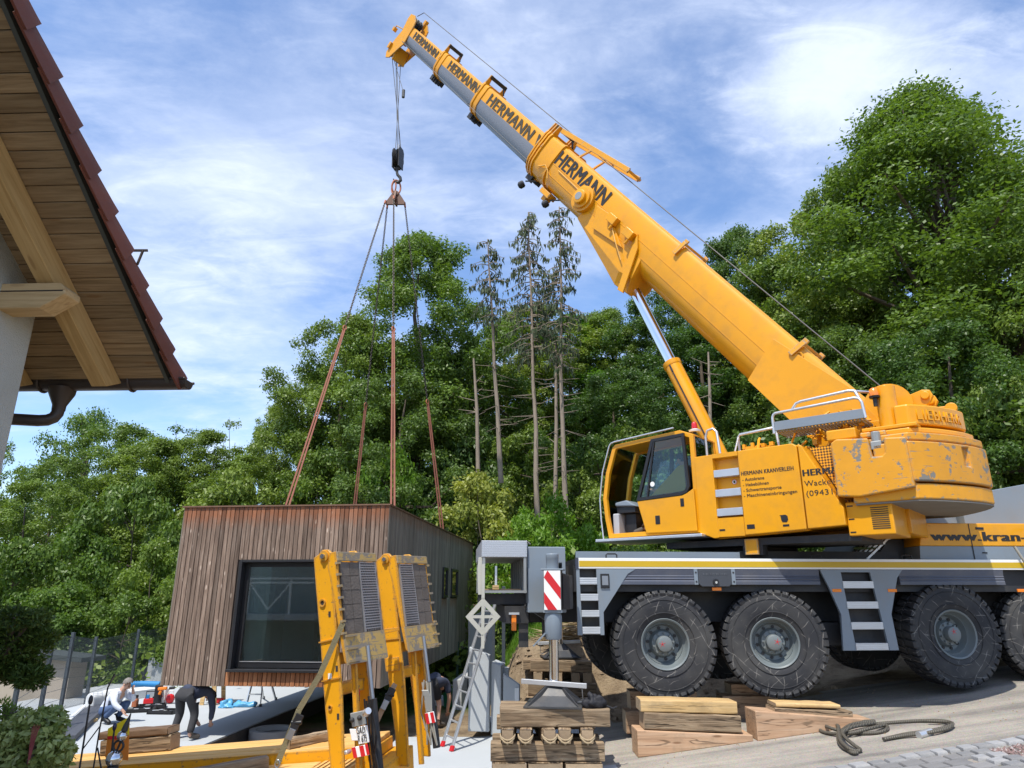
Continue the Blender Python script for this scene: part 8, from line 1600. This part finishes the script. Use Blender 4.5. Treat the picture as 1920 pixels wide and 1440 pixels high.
plant('dark', 1560, 300, 610, 23, 'dark tree behind the foot of the boom and its handrails', group=GF)
plant('ash', 520, 120, 755, 33, 'small bushy tree just left of the near left sling', group=GF)
plant('airy', 432, 110, 782, 35, 'thin airy tree above the left part of the module roof', group=GF)
plant('airy', 330, 150, 790, 34, 'loose airy tree left of the module between two denser trees', group=GF, rot=2.0)
plant('oakleft', 185, 215, 766, 38, 'round dark oak with sky showing through, left of the module', group=GF)
plant('ash2', 300, 210, 815, 31, 'grey green tree low behind the top left corner of the module', group=GF)
plant('airy', 20, 120, 818, 26, 'spindly tree beside the plastered house wall', group=GF, rot=4)
plant('ash', 65, 190, 895, 25, 'light green tree at the left edge below the house eaves', group=GF)
plant('ash2', 470, 230, 850, 30, 'mid green tree directly above the front edge of the module roof', group=GF)
# shrubs and thicket
GS = 'shrubs along the foot of the wooded slope'
for kind, px, pw, pt, Y, lab in (
    ('shrub', 150, 190, 985, 23.5, 'pale green shrub on the slope left of the module, below the dark oak'),
    ('shrub2', 270, 190, 900, 25, 'tall green shrub touching the upper left edge of the module'),
    ('shrub', 300, 170, 1010, 22.5, 'pale leafy shrub beside the middle of the module left edge'),
    ('shrub2', 40, 200, 1010, 22, 'green shrub at the left edge above the clipped conifer'),
    ('shrub', 130, 210, 1090, 21.5, 'light green shrub behind the mesh fence left of the module'),
    ('shrub2', 245, 170, 1110, 21.3, 'dense green shrub behind the fence beside the module lower left edge'),
    ('shrub3', 70, 220, 1130, 20.8, 'dark shrub behind the shed roof'),
    ('shrub3', 330, 130, 1150, 22.0, 'dark shrub in the gap between fence and module'),
    ('shrub2', 440, 190, 880, 27, 'green shrub peeping over the left half of the module roof'),
    ('shrub', 610, 200, 840, 27, 'bright shrub over the module roof between the two left slings'),
    ('brightshrub', 745, 160, 825, 26, 'large leaved light green shrub over the module roof behind the middle sling'),
    ('elder', 905, 210, 878, 24, 'yellow green elder bush in flower behind the right end of the module'),
    ('brightshrub', 1035, 160, 925, 21.5, 'bright long leaved shrub between elder bush and crane cab'),
    ('shrub2', 1090, 150, 880, 25, 'green shrub just left of the crane cab door'),
    ('brightshrub', 975, 140, 965, 20.5, 'bright shrub right above the aluminium crate of the crane'),
    ('shrub2', 1180, 200, 800, 26, 'green shrub seen through the open crane cab'),
    ('shrub', 1230, 180, 985, 20.5, 'pale shrub visible under the crane cab step'),
    ('shrub3', 1400, 260, 800, 21, 'dark shrub behind the handrails on the crane house'),
    ('shrub3', 1560, 260, 940, 19, 'dark shrub behind the gap under the counterweight'),
    ('shrub2', 1880, 200, 690, 17.5, 'light green shrub at the right edge beside the counterweight'),
    ('shrub3', 1760, 260, 860, 18.5, 'dark shrub right behind the engine cover'),
    ('shrub2', 1000, 170, 800, 29, 'green shrub around the foot of the bare conifer trunks'),
    ('shrub3', 850, 200, 770, 29, 'dark shrub at the foot of the tall oak'),
    ('shrub3', 1250, 240, 760, 28, 'dark thicket shrub behind the luffing cylinder barrel')):
    plant(kind, px, pw, pt, Y, lab, 'shrub', 'shrub', GS)
# bare stemmed conifers
def conifer(label, px, py_top, py_base, Y, wpx, crown_from, seed, dens=1.0, lean=0.0):
    rng = np.random.default_rng(seed); top = at(px, py_top, Y); bs = at(px + lean, py_base, Y); H = top.z - bs.z; zc = Y * CS + top.z * SN
    t = thing('spruce_tree', label, 'tree', tuple(bs), 0, 'bare stemmed conifers in front of the wood')
    dx = top.x - bs.x; b = MB(); tr_ = 0.078
    sp = [(dx * k / 7 + rng.normal() * 0.03, rng.normal() * 0.03, -0.4 + (H + 0.4) * k / 7) for k in range(8)]
    b.tube(sp, [tr_ * (1.15 - 0.145 * k) + 0.01 for k in range(8)], 8); P = []; Nn = []; W_ = 0.66 * wpx / 1280 * zc
    def stem(u): f = u * 7; k = min(6, int(f)); return Vector(sp[k]).lerp(Vector(sp[k + 1]), f - k)
    nb = int(85 * dens); C_, U_, V_, T_ = [], [], [], []
    for i in range(nb):
        u = crown_from + (1 - crown_from) * (i + rng.uniform()) / nb; rel = (u - crown_from) / (1 - crown_from)
        L_ = W_ * (0.25 + 0.85 * (1 - rel) ** 0.6) * rng.uniform(0.5, 1.1) * (0.5 + 0.5 * min(1, rel * 3)); a = rng.uniform(0, 6.28); s = stem(u); d = Vector((math.cos(a), math.sin(a), 0))
        pts = [s, s + d * L_ * 0.4 + Vector((0, 0, -0.04 * L_)), s + d * L_ * 0.8 + Vector((0, 0, -0.28 * L_)), s + d * L_ + Vector((0, 0, -0.34 * L_))]
        b.tube(pts, [0.022, 0.016, 0.01, 0.005], 4)
        for q in range(int(20 * max(0.5, L_))):
            f = rng.uniform(0.15, 1) * 3; k = min(2, int(f)); p = pts[k].lerp(pts[k + 1], f - k); ln = rng.uniform(0.10, 0.38)
            C_.append(np.array(p) + np.array([rng.normal() * 0.05, rng.normal() * 0.05, -ln * 0.5])); dr = np.array([rng.normal() * 0.25, rng.normal() * 0.25, -1.0]); dr /= np.linalg.norm(dr); U_.append(dr * ln * 0.5)
            sd_ = np.cross(dr, rng.normal(size=3)); V_.append(sd_ / np.linalg.norm(sd_) * rng.uniform(0.018, 0.05)); T_.append(rng.uniform())
    for i in range(34):      # dead twigs on the bare stem
        u = rng.uniform(0.12, crown_from + 0.05); s = stem(u); a = rng.uniform(0, 6.28); L_ = rng.uniform(0.3, 0.9) * W_ * 0.9; b.tube([s, s + Vector((math.cos(a) * L_, math.sin(a) * L_, rng.uniform(-0.3, 0.15) * L_))], [0.014, 0.004], 4)
    b.build('trunk', M_bark_pale, t, smooth=60)
    o = bpy.data.objects.new('crown', quads_mesh('crown', np.array(C_), np.array(U_), np.array(V_), np.array(T_), LM_spruce)); COL.objects.link(o); o.parent = t
conifer('thin bare conifer with a sparse twiggy top, leftmost of the three tall ones', 915, 448, 885, 24.6, 95, 0.62, 1, 0.55, 24)
conifer('tall conifer with a drooping crown, middle of the three bare trunks', 990, 398, 965, 24.0, 100, 0.50, 2, 1.35, 18)
conifer('tall slender conifer nearest the boom, rightmost of the three', 1050, 388, 965, 23.5, 88, 0.46, 3, 1.25, 8)
def pole(label, px0, py0, px1, py1, Y, r):
    a, b_ = at(px0, py0, Y), at(px1, py1, Y); t = thing('dead_tree', label, 'tree', tuple(b_)); m = MB(); m.tube([Vector((0, 0, -0.5)), (a - b_) * 0.5 + Vector((0.04, 0, 0)), a - b_], [r, r * 0.8, r * 0.45], 7)
    rr = random.Random(int(px0)); 
    for _ in range(12):
        s = (a - b_) * rr.uniform(0.2, 0.95); m.tube([s, s + Vector((rr.uniform(-0.7, 0.7), rr.uniform(-0.4, 0.4), rr.uniform(-0.2, 0.3)))], [r * 0.25, r * 0.08], 4)
    m.build('trunk', M_bark_pale, t, smooth=60)
pole('broken bare dead trunk left of the leftmost conifer', 888, 672, 897, 870, 25, 0.085)
pole('slim dead trunk between the two right conifers', 1042, 640, 1040, 960, 23.8, 0.085)
pole('slim pale dead trunk seen between luffing cylinder and boom', 1328, 660, 1330, 830, 24, 0.075)

# undergrowth on the slope: a mass of leaves nobody could count
def undergrowth():
    rng = np.random.default_rng(77); n = 95000; x = rng.uniform(-34, 34, n); y = 20.2 + 24 * rng.uniform(0, 1, n) ** 1.3
    z = np.array([g(a, b) for a, b in zip(x[::8], y[::8])]); z = np.repeat(z, 8)[:n]; x = np.repeat(x[::8], 8)[:n] + rng.normal(0, 0.45, n); y = np.repeat(y[::8], 8)[:n] + rng.normal(0, 0.45, n)
    z = z + rng.uniform(0, 1, n) ** 1.4 * (1.5 + 0.9 * np.sin(x * 0.9) * np.cos(y * 0.7)); P = np.stack([x, y, z], 1)
    U, V = leaf_quads(rng, P, np.tile(np.array([[0, -0.4, 0.8]]), (n, 1)), 0.26); o = bpy.data.objects.new('undergrowth', quads_mesh('undergrowth', P, U, V, rng.uniform(0, 1, n), LM_ash)); COL.objects.link(o)
    tag(o, 'green leafy undergrowth covering the slope under the trees', 'undergrowth', None, 'stuff')
undergrowth()
def grass(n, x0, x1, y0, y1, hgt, name, label, keep=None):
    rng = np.random.default_rng(9); x = rng.uniform(x0, x1, n); y = rng.uniform(y0, y1, n); C = []; U = []; V = []
    for a, b in zip(x, y):
        if keep and not keep(a, b): continue
        h = hgt * rng.uniform(0.4, 1.2); d = np.array([rng.normal() * 0.3, rng.normal() * 0.3, 1.0]); d /= np.linalg.norm(d); C.append((a + 0, b, g(a, b) + h * 0.45)); U.append(d * h * 0.5); s = np.cross(d, rng.normal(size=3)); V.append(s / np.linalg.norm(s) * 0.008)
    o = bpy.data.objects.new(name, quads_mesh(name, np.array(C), np.array(U), np.array(V), rng.uniform(0, 1, len(C)), LM_bright)); COL.objects.link(o); tag(o, label, 'grass', None, 'stuff')
grass(16000, -1.0, 6.0, 14.9, 20.5, 0.16, 'grass', 'strip of fresh grass on top of the earth bank behind the crane', lambda a, b: b > 15.3 + 0.9 * nz(a, b, 0.8) and a > -0.3)
def brush():
    rng = np.random.default_rng(4); C = []; U = []; V = []
    for _ in range(1800):
        f = rng.uniform(); cx = 0.75 + 2.6 * f; cy = 15.0 + 0.8 * f; h = 0.30 * math.sin(math.pi * min(0.98, max(0.05, f))) + 0.05; a = rng.normal() * 0.35; d = np.array([math.cos(a), math.sin(a) * 0.5, rng.normal() * 0.25]); L_ = rng.uniform(0.25, 0.7)
        C.append((cx + rng.normal() * 0.2, cy + rng.normal() * 0.2, g(cx, cy) + rng.uniform(0, h) + 0.04)); U.append(d / np.linalg.norm(d) * L_ * 0.5); s = np.cross(d, rng.normal(size=3)); V.append(s / np.linalg.norm(s) * 0.009)
    o = bpy.data.objects.new('dry_brush', quads_mesh('dry_brush', np.array(C), np.array(U), np.array(V), rng.uniform(0, 1, len(C)), leaf_mat('dry_stalks', (0.22, 0.15, 0.08), (0.46, 0.36, 0.22), 0.1, 0.8))); COL.objects.link(o); tag(o, 'heap of dry cut stalks lying on the earth bank', 'brush', None, 'stuff')
brush()
# near garden plants on the left
def near_plant(name, label, cat, lobes, n, leaf, mat, seed, lw, trunk=None, long_=False):
    rng = np.random.default_rng(seed); base = Vector(lobes[0][0]); t = thing(name, label, cat, tuple(base)); cl = np.array([[*(Vector(c) - base), r] for c, r in lobes]); w = cl[:, 3] ** 2; k = rng.choice(len(cl), n, p=w / w.sum())
    d = nrm(rng.normal(size=(n, 3))); rad = rng.uniform(0.3, 1.0, n) ** 0.5; P = cl[k, :3] + d * (cl[k, 3] * rad)[:, None] * np.array([1.1, 1, 0.75]); ct = rng.uniform(0, 1, len(cl))
    if long_: 
        U = nrm(d + np.array([0, 0, 0.3]) + 0.5 * rng.normal(size=(n, 3))) * leaf * 0.5 * rng.uniform(0.6, 1.3, (n, 1)); V = nrm(np.cross(U, rng.normal(size=(n, 3)))) * leaf * 0.5 * lw
    else: U, V = leaf_quads(rng, P, nrm(d + np.array([0, 0, 0.7])), leaf, lw)
    o = bpy.data.objects.new('foliage', quads_mesh('foliage', P, U, V, np.clip(0.4 * ct[k] + 0.6 * rng.uniform(0, 1, n), 0, 1), mat)); COL.objects.link(o); o.parent = t
    b = MB()
    for c in cl[:: max(1, len(cl) // 14)]: b.tube([(trunk - base) + Vector((0, 0, -1.6)) if trunk else Vector((0, 0, -0.55)), trunk - base if trunk else Vector((0, 0, -0.3)), Vector(c[:3]) * 0.5 + Vector((0, 0, 0.02)), Vector(c[:3])], [0.034, 0.03, 0.018, 0.006], 6)
    b.build('stem', M_bark, t, smooth=60)
rr = random.Random(3)
lob = [(at(20, 1215, 6.2), 0.30)] + [(at(rr.uniform(-60, 78), rr.uniform(1150, 1270), 6.2 + rr.uniform(-0.3, 0.3)), rr.uniform(0.07, 0.15)) for _ in range(26)] + [(at(70, 1160, 6.2), 0.12), (at(85, 1195, 6.2), 0.11), (at(50, 1270, 6.1), 0.12)]
near_plant('clipped_conifer', 'dark green clipped conifer branch reaching in at the left edge above the fence', 'conifer', lob, 15000, 0.055, LM_juniper, 41, 0.28, at(-70, 1330, 6.2), True)
lob = [(at(40, 1420, 5.2), 0.22)] + [(at(rr.uniform(-30, 120), rr.uniform(1345, 1460), 5.2 + rr.uniform(-0.3, 0.2)), rr.uniform(0.06, 0.12)) for _ in range(34)]
near_plant('garden_shrub', 'variegated light green garden shrub in the bottom left corner', 'shrub', lob, 6500, 0.055, LM_garden, 42, 0.5)
lob = [(at(20, 1335, 5.6), 0.08), (at(45, 1345, 5.6), 0.07), (at(0, 1325, 5.6), 0.09), (at(10, 1350, 5.6), 0.07)]
near_plant('feathery_plant', 'small feathery pale plant below the clipped conifer', 'plant', lob, 700, 0.05, LM_pale, 43, 0.2, None, True)
